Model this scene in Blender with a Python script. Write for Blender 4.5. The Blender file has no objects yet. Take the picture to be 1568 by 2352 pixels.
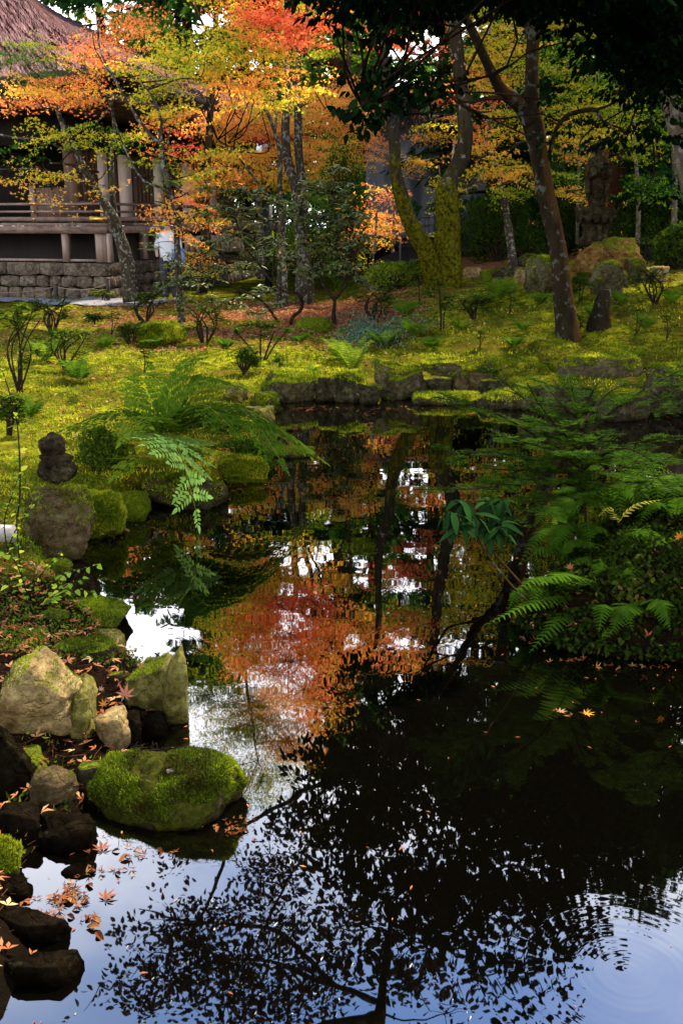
import bpy, math, random
import numpy as np
from mathutils import Matrix, Vector

# ------------------------------------------------------------------ camera
PITCH = math.radians(16.3)
F = 2287.0
CAMZ = 2.0
scene = bpy.context.scene
cam_d = bpy.data.cameras.new('camera')
cam_d.sensor_fit = 'HORIZONTAL'
cam_d.sensor_width = 24.0
cam_d.lens = 35.0
cam_d.clip_end = 600.0
cam_d.clip_start = 0.05
cam = bpy.data.objects.new('camera', cam_d)
scene.collection.objects.link(cam)
cam.location = (0, 0, CAMZ)
cam.rotation_euler = (math.radians(90) - PITCH, 0, 0)
scene.camera = cam

# ------------------------------------------------------------------ light
SUN_EL, SUN_AZ = math.radians(52), math.radians(38)      # azimuth from +Y towards +X
world = bpy.data.worlds.new('World')
scene.world = world
world.use_nodes = True
wn, wl = world.node_tree.nodes, world.node_tree.links
wn.clear()
wout = wn.new('ShaderNodeOutputWorld')
bg = wn.new('ShaderNodeBackground')
bg.inputs['Strength'].default_value = 0.15
sky = wn.new('ShaderNodeTexSky')
sky.sky_type = 'NISHITA'
sky.sun_disc = False
sky.sun_elevation = SUN_EL
sky.sun_rotation = SUN_AZ
sky.ozone_density = 4.0
sky.dust_density = 0.5
tc = wn.new('ShaderNodeTexCoord')
mp = wn.new('ShaderNodeMapping')
mp.inputs['Scale'].default_value = (1.0, 1.0, 2.2)
ns = wn.new('ShaderNodeTexNoise')
ns.inputs['Scale'].default_value = 1.7
ns.inputs['Detail'].default_value = 6
ns.inputs['Roughness'].default_value = 0.55
rp = wn.new('ShaderNodeValToRGB')
rp.color_ramp.elements[0].position = 0.30
rp.color_ramp.elements[1].position = 0.52
mx = wn.new('ShaderNodeMixRGB')
mx.inputs['Color2'].default_value = (9.2, 9.2, 9.4, 1)     # thin bright cloud
wl.new(tc.outputs['Generated'], mp.inputs['Vector'])
wl.new(mp.outputs['Vector'], ns.inputs['Vector'])
wl.new(ns.outputs['Fac'], rp.inputs['Fac'])
sepw = wn.new('ShaderNodeSeparateXYZ'); mrw = wn.new('ShaderNodeMapRange'); mlw = wn.new('ShaderNodeMath'); mlw.operation = 'MULTIPLY'
mrw.interpolation_type = 'SMOOTHSTEP'
for i_, v_ in ((1, 0.49), (2, 0.76), (3, 1.0), (4, 0.0)): mrw.inputs[i_].default_value = v_      # the cloud thins out high up
wl.new(tc.outputs['Generated'], sepw.inputs[0]); wl.new(sepw.outputs['Z'], mrw.inputs[0]); wl.new(rp.outputs['Color'], mlw.inputs[0]); wl.new(mrw.outputs[0], mlw.inputs[1])
wl.new(mlw.outputs[0], mx.inputs['Fac'])
hsv = wn.new('ShaderNodeHueSaturation'); hsv.inputs['Saturation'].default_value = 1.55
wl.new(sky.outputs['Color'], hsv.inputs['Color']); wl.new(hsv.outputs['Color'], mx.inputs['Color1'])
wl.new(mx.outputs['Color'], bg.inputs['Color'])
wl.new(bg.outputs['Background'], wout.inputs['Surface'])

sun_d = bpy.data.lights.new('sun', 'SUN')
sun_d.energy = 5.0
sun_d.angle = math.radians(3)
sun_d.color = (1.0, 0.90, 0.74)
sun = bpy.data.objects.new('sun', sun_d)
scene.collection.objects.link(sun)
sdir = Vector((math.sin(SUN_AZ) * math.cos(SUN_EL), math.cos(SUN_AZ) * math.cos(SUN_EL), math.sin(SUN_EL)))
sun.rotation_euler = sdir.to_track_quat('Z', 'Y').to_euler()
scene.view_settings.view_transform = 'Standard'
scene.view_settings.look = 'None'
scene.view_settings.exposure = 2.38
scene.view_settings.gamma = 1.0
scene.cycles.max_bounces = 7
scene.cycles.diffuse_bounces = 3
scene.cycles.glossy_bounces = 3
scene.cycles.transmission_bounces = 3
scene.cycles.transparent_max_bounces = 4
scene.cycles.sample_clamp_indirect = 6.0

rnd = random.Random(7)
RG = np.random.default_rng(11)

# ------------------------------------------------------------------ measuring helpers: a sight line of the photograph (1568 px wide frame)
CF = np.array([0, math.cos(PITCH), -math.sin(PITCH)])
CU = np.array([0, math.sin(PITCH), math.cos(PITCH)])
def ray(px, py):
    d = CF * F + np.array([1.0, 0, 0]) * (px - 784) + CU * (1176 - py)
    return d
def at(px, py, Y):
    d = ray(px, py); t = Y / d[1]
    return np.array([d[0] * t, Y, CAMZ + d[2] * t])
def on(px, py, z=0.0):
    d = ray(px, py); t = (z - CAMZ) / d[2]
    return np.array([d[0] * t, d[1] * t, z])
def atr(px, py, Y):
    p = at(px, py, Y)
    return np.array([p[0], p[1], -p[2]])
def pxm(p):                      # metres per photo pixel at point p
    return max(0.3, float(np.dot(np.asarray(p) - np.array([0, 0, CAMZ]), CF))) / F

# ------------------------------------------------------------------ noise
def _hash(ix, iy, iz, seed):
    h = (ix.astype(np.int64) * 374761393 + iy.astype(np.int64) * 668265263 + iz.astype(np.int64) * 2147483647 + seed * 974711) & 0xFFFFFFFF
    h = ((h ^ (h >> 13)) * 1274126177) & 0xFFFFFFFF
    h = (h ^ (h >> 16)) & 0xFFFFFF
    return h.astype(np.float64) / 0xFFFFFF
def vnoise(P, seed=0):
    P = np.asarray(P, float)
    i = np.floor(P); f = P - i; f = f * f * (3 - 2 * f)
    ix, iy, iz = i[..., 0], i[..., 1], i[..., 2]
    r = 0
    for dx in (0, 1):
        wx = f[..., 0] if dx else 1 - f[..., 0]
        for dy in (0, 1):
            wy = f[..., 1] if dy else 1 - f[..., 1]
            for dz in (0, 1):
                wz = f[..., 2] if dz else 1 - f[..., 2]
                r = r + wx * wy * wz * _hash(ix + dx, iy + dy, iz + dz, seed)
    return r * 2 - 1
def fbm(P, seed=0, octv=4, gain=0.5):
    P = np.asarray(P, float); a, s, r = 1.0, 1.0, 0
    for k in range(octv):
        r = r + a * vnoise(P * s + 17.3 * k, seed + k); a *= gain; s *= 2.03
    return r
def ss(x):
    x = np.clip(x, 0, 1); return x * x * (3 - 2 * x)

# ------------------------------------------------------------------ objects
COL = scene.collection
ORG = {}
def tag(o, label=None, cat=None, group=None, kind=None):
    if label: o['label'] = label
    if cat: o['category'] = cat
    if group: o['group'] = group
    if kind: o['kind'] = kind
    return o
def thing(name, loc, label, cat, group=None):
    o = bpy.data.objects.new(name, None)
    o.empty_display_size = 0.1
    COL.objects.link(o)
    o.location = [float(v) for v in loc]
    ORG[o] = np.array(loc, float)
    return tag(o, label, cat, group)
def mesh_of(name, V, Fs, mat, smooth=True, tint=None):
    V = np.asarray(V, np.float32)
    if not isinstance(Fs, (list, tuple)): Fs = [Fs]
    Fs = [np.asarray(f, np.int32) for f in Fs if len(f)]
    me = bpy.data.meshes.new(name)
    me.vertices.add(len(V)); me.vertices.foreach_set('co', V.ravel())
    loops = np.concatenate([f.ravel() for f in Fs])
    tot = np.concatenate([np.full(len(f), f.shape[1], np.int32) for f in Fs])
    st = np.concatenate([[0], np.cumsum(tot)[:-1]]).astype(np.int32)
    me.loops.add(len(loops)); me.loops.foreach_set('vertex_index', loops)
    me.polygons.add(len(tot)); me.polygons.foreach_set('loop_start', st); me.polygons.foreach_set('loop_total', tot)
    if smooth: me.polygons.foreach_set('use_smooth', np.ones(len(tot), bool))
    if tint is not None:
        a = me.attributes.new('tint', 'FLOAT', 'POINT')
        a.data.foreach_set('value', np.asarray(tint, np.float32))
    me.update(calc_edges=True)
    if mat: me.materials.append(mat)
    return me
def add(name, V, Fs, mat, parent=None, smooth=True, tint=None, origin=None):
    """a mesh from world coordinates; as a part its vertices become relative to its parent's origin"""
    V = np.asarray(V, float)
    org = ORG[parent] if parent is not None else (np.array(origin, float) if origin is not None else np.zeros(3))
    me = mesh_of(name, V - org, Fs, mat, smooth, tint)
    o = bpy.data.objects.new(name, me); COL.objects.link(o)
    if parent is not None: o.parent = parent
    else: o.location = [float(v) for v in org]
    ORG[o] = org.copy()
    return o
def place(name, me, M, parent=None):
    """an object that shares mesh data; M is its world matrix (4x4 numpy)"""
    o = bpy.data.objects.new(name, me); COL.objects.link(o)
    M = np.array(M, float)
    if parent is not None:
        M = M.copy(); M[:3, 3] -= ORG[parent]; o.parent = parent
    o.matrix_basis = Matrix(M.tolist())
    return o

class MB:                                           # collects quads and triangles
    def __init__(s): s.V, s.Q, s.T, s.n, s.C = [], [], [], 0, []
    def put(s, V, Q=None, T=None, tint=None):
        V = np.asarray(V, float)
        if Q is not None and len(Q): s.Q.append(np.asarray(Q) + s.n)
        if T is not None and len(T): s.T.append(np.asarray(T) + s.n)
        s.V.append(V); s.n += len(V)
        s.C.append(np.full(len(V), 0.5) if tint is None else np.broadcast_to(np.asarray(tint, float), (len(V),)))
        return s
    def build(s, name, mat, parent=None, smooth=True, tint=False, origin=None):
        Fs = []
        if s.Q: Fs.append(np.concatenate(s.Q))
        if s.T: Fs.append(np.concatenate(s.T))
        return add(name, np.concatenate(s.V), Fs, mat, parent, smooth, np.concatenate(s.C) if tint else None, origin)
BOXQ = np.array([[0, 3, 2, 1], [4, 5, 6, 7], [0, 1, 5, 4], [1, 2, 6, 5], [2, 3, 7, 6], [3, 0, 4, 7]])

def catmull(P, R, step):
    P = np.asarray(P, float); R = np.asarray(R, float)
    n = len(P)
    if n == 2: P = np.array([P[0], (P[0] + P[1]) / 2, P[1]]); R = np.array([R[0], (R[0] + R[1]) / 2, R[1]]); n = 3
    E = np.vstack([2 * P[0] - P[1], P, 2 * P[-1] - P[-2]])
    out, ro = [], []
    for i in range(n - 1):
        a, b, c, d = E[i], E[i + 1], E[i + 2], E[i + 3]
        k = max(1, int(math.ceil(np.linalg.norm(c - b) / step)))
        k = min(k, 14)
        for j in range(k):
            t = j / k
            out.append(0.5 * ((2 * b) + (-a + c) * t + (2 * a - 5 * b + 4 * c - d) * t * t + (-a + 3 * b - 3 * c + d) * t ** 3))
            ro.append(R[i] * (1 - t) + R[i + 1] * t)
    out.append(P[-1]); ro.append(R[-1])
    return np.array(out), np.array(ro)
def tube(P, R, nseg=8, step=0.15, rough=0.0, seed=0, smoothpath=True, cap=True):
    if smoothpath: P, R = catmull(P, R, step)
    P = np.asarray(P, float); R = np.asarray(R, float)
    n = len(P)
    T = np.gradient(P, axis=0); T /= np.linalg.norm(T, axis=1)[:, None] + 1e-9
    ref = np.array([1.0, 0.13, 0.07]) if abs(T[0, 0]) < 0.8 else np.array([0.1, 1.0, 0.05])
    N = np.zeros_like(P)
    cur = ref - T[0] * np.dot(ref, T[0]); cur /= np.linalg.norm(cur)
    for i in range(n):
        cur = cur - T[i] * np.dot(cur, T[i]); cur /= np.linalg.norm(cur) + 1e-9; N[i] = cur
    B = np.cross(T, N)
    ang = np.arange(nseg) / nseg * 2 * math.pi
    D = N[:, None, :] * np.cos(ang)[None, :, None] + B[:, None, :] * np.sin(ang)[None, :, None]
    V = P[:, None, :] + D * R[:, None, None]
    if rough:
        nz = fbm(V.reshape(-1, 3) / max(R.max() * 1.6, 0.02) * np.array([1, 1, 0.45]), seed, 4).reshape(n, nseg)
        V = V + D * (nz * rough * R[:, None])[..., None]
    V = V.reshape(-1, 3)
    i = np.arange(n - 1)[:, None] * nseg; j = np.arange(nseg)[None, :]; j2 = (j + 1) % nseg
    Q = np.stack([i + j, i + j2, i + nseg + j2, i + nseg + j], -1).reshape(-1, 4)
    Tn = []
    if cap:
        V = np.vstack([V, P[0], P[-1]]); c0, c1 = n * nseg, n * nseg + 1
        for k in range(nseg):
            Tn.append([c0, (k + 1) % nseg, k]); Tn.append([c1, (n - 1) * nseg + k, (n - 1) * nseg + (k + 1) % nseg])
    return V, Q, np.array(Tn) if Tn else None

# ------------------------------------------------------------------ materials
def new_mat(name):
    m = bpy.data.materials.new(name); m.use_nodes = True
    m.node_tree.nodes.clear()
    return m, m.node_tree.nodes, m.node_tree.links
def ramp(N, stops):
    r = N.new('ShaderNodeValToRGB'); cr = r.color_ramp
    while len(cr.elements) < len(stops): cr.elements.new(0.5)
    for e, (p, c) in zip(cr.elements, stops):
        e.position = p; e.color = (*c, 1)
    return r
def noise(N, L, scale, detail=5, rough=0.6, coord='Object', sc=None, dist=0.0):
    t = N.new('ShaderNodeTexCoord'); n = N.new('ShaderNodeTexNoise')
    n.inputs['Scale'].default_value = scale; n.inputs['Detail'].default_value = detail
    n.inputs['Roughness'].default_value = rough; n.inputs['Distortion'].default_value = dist
    if sc:
        m = N.new('ShaderNodeMapping'); m.inputs['Scale'].default_value = sc
        L.new(t.outputs[coord], m.inputs['Vector']); L.new(m.outputs['Vector'], n.inputs['Vector'])
    else: L.new(t.outputs[coord], n.inputs['Vector'])
    return n
def mixc(N, L, fac, a, b, mode='MIX'):
    m = N.new('ShaderNodeMixRGB'); m.blend_type = mode
    for s, v in (('Fac', fac), ('Color1', a), ('Color2', b)):
        if isinstance(v, (int, float)): m.inputs[s].default_value = v
        elif isinstance(v, tuple): m.inputs[s].default_value = (*v, 1)
        else: L.new(v, m.inputs[s])
    return m.outputs['Color']
def maprange(N, L, v, a, b, c=0.0, d=1.0):
    m = N.new('ShaderNodeMapRange'); m.inputs[1].default_value = a; m.inputs[2].default_value = b
    m.inputs[3].default_value = c; m.inputs[4].default_value = d
    L.new(v, m.inputs[0]); return m.outputs[0]
def mth(N, L, op, a, b=None):
    m = N.new('ShaderNodeMath'); m.operation = op
    for i, v in enumerate((a, b)):
        if v is None: continue
        if isinstance(v, (int, float)): m.inputs[i].default_value = v
        else: L.new(v, m.inputs[i])
    return m.outputs[0]
def finish(N, L, color, rough=0.8, bump=None, bstr=0.5, bdist=0.02, spec=0.3, metal=0.0, transl=None, alb=0.42):
    if isinstance(color, tuple): color = tuple(v * alb for v in color)
    else: color = mixc(N, L, 1.0, color, (alb, alb, alb), 'MULTIPLY')
    p = N.new('ShaderNodeBsdfPrincipled'); o = N.new('ShaderNodeOutputMaterial')
    if isinstance(color, tuple): p.inputs['Base Color'].default_value = (*color, 1)
    else: L.new(color, p.inputs['Base Color'])
    if isinstance(rough, (int, float)): p.inputs['Roughness'].default_value = rough
    else: L.new(rough, p.inputs['Roughness'])
    p.inputs['Specular IOR Level'].default_value = spec if spec > 0.13 else 0.0
    p.inputs['Metallic'].default_value = metal
    if bump is not None:
        b = N.new('ShaderNodeBump'); b.inputs['Strength'].default_value = bstr; b.inputs['Distance'].default_value = bdist
        L.new(bump, b.inputs['Height']); L.new(b.outputs['Normal'], p.inputs['Normal'])
    if transl:
        t = N.new('ShaderNodeBsdfTranslucent'); m = N.new('ShaderNodeMixShader'); m.inputs[0].default_value = transl
        if isinstance(color, tuple): t.inputs['Color'].default_value = (*color, 1)
        else: L.new(color, t.inputs['Color'])
        L.new(p.outputs[0], m.inputs[1]); L.new(t.outputs[0], m.inputs[2]); L.new(m.outputs[0], o.inputs[0])
    else: L.new(p.outputs[0], o.inputs[0])
    return p
def leaf_mat(name, stops, transl=0.4, rough=0.5, spec=0.35, alb=0.34):
    m, N, L = new_mat(name)
    a = N.new('ShaderNodeAttribute'); a.attribute_name = 'tint'
    oi = N.new('ShaderNodeObjectInfo')
    s = a.outputs['Fac']
    r = ramp(N, stops); L.new(s, r.inputs['Fac'])
    n = noise(N, L, 60, 2)
    c = mixc(N, L, 0.35, r.outputs['Color'], mixc(N, L, n.outputs['Fac'], (0.55, 0.55, 0.55), (1.3, 1.3, 1.2)), 'MULTIPLY')
    finish(N, L, c, rough, spec=spec, transl=transl, alb=alb)
    return m
def single_leaf_mat(name, stops, transl=0.3, rough=0.4, spec=0.5, alb=0.34):       # colour varies from object to object
    m, N, L = new_mat(name)
    oi = N.new('ShaderNodeObjectInfo'); r = ramp(N, stops); L.new(oi.outputs['Random'], r.inputs['Fac'])
    n = noise(N, L, 25, 3)
    c = mixc(N, L, 0.5, r.outputs['Color'], mixc(N, L, n.outputs['Fac'], (0.5, 0.5, 0.5), (1.4, 1.4, 1.3)), 'MULTIPLY')
    finish(N, L, c, rough, spec=spec, transl=transl, alb=alb)
    return m
M = {}
MAPLE = [(0.0, (0.018, 0.07, 0.010)), (0.16, (0.07, 0.18, 0.012)), (0.32, (0.36, 0.40, 0.02)), (0.47, (0.85, 0.54, 0.04)),
         (0.60, (0.95, 0.36, 0.06)), (0.74, (0.95, 0.24, 0.09)), (0.88, (0.75, 0.07, 0.025)), (1.0, (0.32, 0.018, 0.022))]
M['maple'] = leaf_mat('maple_leaf', MAPLE, 0.6, 0.55, 0.0, 0.84)
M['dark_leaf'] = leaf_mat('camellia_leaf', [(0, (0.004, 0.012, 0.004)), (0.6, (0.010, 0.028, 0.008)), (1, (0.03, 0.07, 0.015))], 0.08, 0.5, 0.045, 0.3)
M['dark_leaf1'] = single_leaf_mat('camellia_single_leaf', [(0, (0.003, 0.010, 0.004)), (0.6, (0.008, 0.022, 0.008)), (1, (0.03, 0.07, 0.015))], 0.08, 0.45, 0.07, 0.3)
M['rhodo'] = leaf_mat('rhododendron_leaf', [(0, (0.07, 0.06, 0.012)), (0.5, (0.085, 0.12, 0.025)), (0.85, (0.14, 0.18, 0.04)), (1, (0.65, 0.30, 0.05))], 0.35, 0.4, 0.22, 0.8)
M['rhodo1'] = single_leaf_mat('rhododendron_single_leaf', [(0, (0.09, 0.06, 0.012)), (0.5, (0.08, 0.12, 0.025)), (0.93, (0.15, 0.20, 0.05)), (1, (0.8, 0.3, 0.04))], 0.35, 0.4, 0.22, 0.8)
M['conifer'] = leaf_mat('conifer_needle', [(0, (0.008, 0.030, 0.008)), (0.6, (0.025, 0.08, 0.015)), (1, (0.13, 0.26, 0.025))], 0.4, 0.6, 0.0, 0.6)
M['ivy'] = leaf_mat('ivy_leaf', [(0, (0.03, 0.012, 0.006)), (0.12, (0.014, 0.035, 0.006)), (0.6, (0.05, 0.085, 0.010)), (0.95, (0.14, 0.20, 0.02)), (1, (0.3, 0.15, 0.05))], 0.2, 0.6, 0.0, 0.19)
M['shrub'] = leaf_mat('shrub_leaf', [(0, (0.022, 0.055, 0.007)), (0.45, (0.075, 0.13, 0.012)), (0.8, (0.20, 0.29, 0.02)), (1, (0.45, 0.45, 0.05))], 0.4, 0.6, 0.05, 0.45)
M['blue_plant'] = leaf_mat('bluish_leaf', [(0, (0.03, 0.08, 0.05)), (1, (0.12, 0.20, 0.13))], 0.2, 0.5, 0.0, 0.45)
M['fern'] = leaf_mat('fern_leaf', [(0, (0.020, 0.055, 0.005)), (0.5, (0.080, 0.17, 0.010)), (0.8, (0.26, 0.34, 0.02)), (1, (0.60, 0.50, 0.08))], 0.45, 0.65, 0.04, 0.45)
M['osmunda'] = single_leaf_mat('osmunda_leaflet', [(0, (0.17, 0.31, 0.05)), (1, (0.32, 0.50, 0.09))], 0.3, 0.55, 0.0, 0.6)
M['fir'] = leaf_mat('fir_needle', [(0, (0.022, 0.060, 0.006)), (0.6, (0.065, 0.15, 0.012)), (1, (0.20, 0.34, 0.03))], 0.25, 0.8, 0.0, 0.25)
M['whorl'] = single_leaf_mat('glossy_leaf', [(0, (0.010, 0.034, 0.008)), (1, (0.034, 0.095, 0.020))], 0.12, 0.5, 0.0, 0.30)
M['litter'] = leaf_mat('fallen_leaf', [(0, (0.20, 0.07, 0.025)), (0.4, (0.45, 0.13, 0.05)), (0.75, (0.65, 0.28, 0.12)), (1, (0.70, 0.48, 0.20))], 0.2, 0.6, 0.0, 0.42)
M['litter1'] = single_leaf_mat('fallen_single_leaf', [(0, (0.10, 0.03, 0.012)), (0.45, (0.32, 0.09, 0.03)), (.8, (0.5, 0.2, 0.07)), (1, (0.7, 0.38, 0.14))], 0.05, 0.6, 0.0, 0.2)
M['moss_tuft'] = leaf_mat('moss_tuft', [(0, (0.03, 0.06, 0.006)), (0.42, (0.15, 0.21, 0.008)), (1, (0.66, 0.62, 0.03))], 0.4, 0.7, 0.0, 0.52)

def bark_mat(name, c0, c1, lichen=(0.45, 0.45, 0.4), lich=0.62, moss=0.0, scale=8.0, third=None, alb=0.26):
    m, N, L = new_mat(name)
    n = noise(N, L, scale, 8, 0.7, sc=(1, 1, 0.35)); c = mixc(N, L, maprange(N, L, n.outputs['Fac'], 0.3, 0.7), c0, c1)
    if third:
        nt = noise(N, L, scale * .35, 5, 0.7, sc=(1, 1, 0.3)); g3_ = N.new('ShaderNodeNewGeometry'); s3 = N.new('ShaderNodeSeparateXYZ'); L.new(g3_.outputs['Normal'], s3.inputs[0])
        c = mixc(N, L, maprange(N, L, mth(N, L, 'ADD', nt.outputs['Fac'], mth(N, L, 'MULTIPLY', s3.outputs['X'], .28)), .52, .68), c, third)     # algae on the side away from the pond's open light
    n2 = noise(N, L, scale * 1.7, 4, 0.6); n5 = noise(N, L, scale * .5, 2, .5)
    c = mixc(N, L, mth(N, L, 'MULTIPLY', maprange(N, L, mth(N, L, 'ADD', n2.outputs['Fac'], mth(N, L, 'MULTIPLY', n5.outputs['Fac'], .3)), lich + .13, lich + 0.17), .75), c, lichen)
    if moss:
        g = N.new('ShaderNodeNewGeometry'); s = N.new('ShaderNodeSeparateXYZ'); L.new(g.outputs['Position'], s.inputs[0])
        n3 = noise(N, L, 3.0, 8, 0.75)
        f = mth(N, L, 'ADD', n3.outputs['Fac'], maprange(N, L, s.outputs['Z'], 0.8, 4.0, 0.26, -0.22))
        n4 = noise(N, L, 16, 6, .75)
        mc = mixc(N, L, maprange(N, L, n4.outputs['Fac'], .38, .62), (0.025, 0.028, 0.004), (0.30, 0.26, 0.015))
        c = mixc(N, L, maprange(N, L, f, 0.66 - moss * 0.3, 0.76 - moss * 0.3), c, mc)
    b = noise(N, L, scale * 4, 8, 0.75, sc=(1, 1, 0.4))
    h = mth(N, L, 'ADD', b.outputs['Fac'], mth(N, L, 'MULTIPLY', n.outputs['Fac'], 1.5))
    finish(N, L, c, 0.92, h, 1.0, 0.04, 0.06, alb=alb)
    return m
M['bark_maple'] = bark_mat('maple_bark', (0.035, 0.025, 0.018), (0.14, 0.115, 0.07), (0.42, 0.41, 0.33), 0.57, 0.0, 9, alb=.33)
M['bark_mossy'] = bark_mat('mossy_bark', (0.03, 0.022, 0.015), (0.12, 0.09, 0.05), (0.5, 0.42, 0.3), 0.62, 0.75, 5)
M['bark_camellia'] = bark_mat('camellia_bark', (0.030, 0.022, 0.014), (0.085, 0.06, 0.032), (0.24, 0.25, 0.19), 0.60, 0.0, 6, (0.18, 0.09, 0.03))
M['bark_cedar'] = bark_mat('cedar_bark', (0.05, 0.02, 0.012), (0.17, 0.07, 0.04), (0.2, 0.12, 0.08), 0.75, 0.0, 3)
M['bark_pale'] = bark_mat('pale_bark', (0.12, 0.085, 0.06), (0.42, 0.32, 0.22), (0.6, 0.55, 0.45), 0.6, 0.0, 6)
M['twig'] = bark_mat('twig_bark', (0.035, 0.022, 0.015), (0.11, 0.07, 0.045), (0.3, 0.28, 0.22), 0.66, 0.0, 20)

def rock_mat(name, c0, c1, moss=0.5, lichen=0.5, mossc=((0.04, 0.055, 0.006), (0.30, 0.34, 0.02)), low=None):
    m, N, L = new_mat(name)
    n = noise(N, L, 4.0, 10, 0.68, dist=0.6); c = mixc(N, L, maprange(N, L, n.outputs['Fac'], 0.32, 0.68), c0, c1)
    n1 = noise(N, L, 26, 8, 0.75); c = mixc(N, L, 0.75, c, mixc(N, L, maprange(N, L, n1.outputs['Fac'], 0.3, 0.7), (0.12, 0.11, 0.10), (1.9, 1.9, 1.8)), 'MULTIPLY')
    nb = noise(N, L, 9, 7, 0.7, sc=(1, 1, 1.7)); c = mixc(N, L, 0.8, c, mixc(N, L, maprange(N, L, nb.outputs['Fac'], 0.38, 0.6), (0.40, 0.37, 0.33), (1.25, 1.22, 1.15)), 'MULTIPLY')
    n2 = noise(N, L, 9, 5, 0.7); c = mixc(N, L, mth(N, L, 'MULTIPLY', maprange(N, L, n2.outputs['Fac'], 0.55, 0.66), lichen), c, (0.34, 0.34, 0.14))
    v = N.new('ShaderNodeTexVoronoi'); v.feature = 'DISTANCE_TO_EDGE'; v.inputs['Scale'].default_value = 3.2
    t = N.new('ShaderNodeTexCoord'); nn = noise(N, L, 5, 4)
    mv = mixc(N, L, 0.25, t.outputs['Object'], nn.outputs['Color']); L.new(mv, v.inputs['Vector'])
    crack = maprange(N, L, v.outputs['Distance'], 0.0, 0.02, 0.0, 1.0)
    g = N.new('ShaderNodeNewGeometry'); s = N.new('ShaderNodeSeparateXYZ'); L.new(g.outputs['Normal'], s.inputs[0])
    n3 = noise(N, L, 5.5, 8, 0.75)
    f = mth(N, L, 'ADD', mth(N, L, 'MULTIPLY', s.outputs['Z'], 0.38), n3.outputs['Fac'])
    mf = maprange(N, L, f, 1.06 - moss * 0.65, 1.14 - moss * 0.65)
    n4 = noise(N, L, 38, 4, 0.7)
    mc = mixc(N, L, maprange(N, L, n4.outputs['Fac'], 0.3, 0.7), mossc[0], mossc[1])
    c = mixc(N, L, mf, c, mc)
    sp = N.new('ShaderNodeSeparateXYZ'); L.new(g.outputs['Position'], sp.inputs[0])
    wet = maprange(N, L, mth(N, L, 'ADD', sp.outputs['Z'], mth(N, L, 'MULTIPLY', n3.outputs['Fac'], 0.08)), 0.03, 0.10, 0.25, 1.0)   # the wet band a hand above the water
    c = mixc(N, L, 1.0, c, mixc(N, L, wet, (0, 0, 0), (1, 1, 1)), 'MULTIPLY')
    h = mth(N, L, 'ADD', mth(N, L, 'MULTIPLY', n1.outputs['Fac'], 0.8), mth(N, L, 'MULTIPLY', n4.outputs['Fac'], mth(N, L, 'MULTIPLY', mf, 1.0)))
    h = mth(N, L, 'ADD', h, mth(N, L, 'MULTIPLY', crack, 0.25))
    finish(N, L, c, 0.92, h, 1.0, 0.05, 0.08, alb=0.40)
    return m
M['rock_tan'] = rock_mat('tan_rock', (0.22, 0.14, 0.05), (0.66, 0.48, 0.22), 0.26, 0.5)
M['rock_olive'] = rock_mat('olive_rock', (0.11, 0.095, 0.025), (0.44, 0.38, 0.10), 0.32, 0.7)
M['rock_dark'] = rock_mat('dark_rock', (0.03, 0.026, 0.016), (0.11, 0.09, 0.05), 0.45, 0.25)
M['rock_brown'] = rock_mat('brown_rock', (0.06, 0.042, 0.02), (0.22, 0.15, 0.07), 0.35, 0.3)
M['rock_mossy'] = rock_mat('mossy_rock', (0.05, 0.04, 0.02), (0.20, 0.17, 0.09), 0.72, 0.3)
M['rock_fullmoss'] = rock_mat('moss_covered_rock', (0.05, 0.04, 0.02), (0.14, 0.11, 0.05), 1.25, 0.2, ((0.05, 0.075, 0.006), (0.26, 0.32, 0.015)))
M['rock_orange'] = rock_mat('orange_rock', (0.10, 0.05, 0.015), (0.36, 0.19, 0.055), 0.45, 0.5)
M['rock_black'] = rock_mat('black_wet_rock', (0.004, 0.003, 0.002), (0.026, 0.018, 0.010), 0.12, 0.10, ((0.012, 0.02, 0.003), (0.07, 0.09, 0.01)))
M['statue'] = rock_mat('weathered_statue_stone', (0.018, 0.014, 0.009), (0.085, 0.062, 0.036), 0.22, 0.25)
M['wall_stone'] = rock_mat('wall_stone', (0.07, 0.05, 0.04), (0.30, 0.24, 0.19), 0.08, 0.45)
M['wall_stone_dark'] = rock_mat('wall_joint', (0.01, 0.008, 0.006), (0.03, 0.025, 0.02), 0.1, 0.0)

def wood_mat(name, c0, c1, sc=(1, 1, 0.08), scale=14, rough=0.75):
    m, N, L = new_mat(name)
    n = noise(N, L, scale, 8, 0.65, sc=sc); c = mixc(N, L, maprange(N, L, n.outputs['Fac'], 0.3, 0.7), c0, c1)
    n2 = noise(N, L, 2.2, 4); c = mixc(N, L, 0.6, c, mixc(N, L, n2.outputs['Fac'], (0.45, 0.45, 0.45), (1.5, 1.45, 1.4)), 'MULTIPLY')
    finish(N, L, c, rough, n.outputs['Fac'], 0.4, 0.01, 0.25)
    return m
M['wood'] = wood_mat('weathered_wood', (0.07, 0.035, 0.02), (0.24, 0.13, 0.08))
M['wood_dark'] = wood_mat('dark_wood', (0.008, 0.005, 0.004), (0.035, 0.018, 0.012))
M['wood_grey'] = wood_mat('grey_wood', (0.13, 0.08, 0.06), (0.40, 0.27, 0.21), rough=0.6)
M['wood_pale'] = wood_mat('pale_wood', (0.30, 0.20, 0.14), (0.62, 0.47, 0.36))
M['wood_h'] = wood_mat('rail_wood', (0.10, 0.055, 0.04), (0.36, 0.24, 0.18), (0.1, 1, 1), 14, 0.55)
M['bamboo'] = wood_mat('bamboo_pole', (0.25, 0.22, 0.18), (0.50, 0.46, 0.40), (0.1, 1, 1), 10, 0.4)
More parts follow.
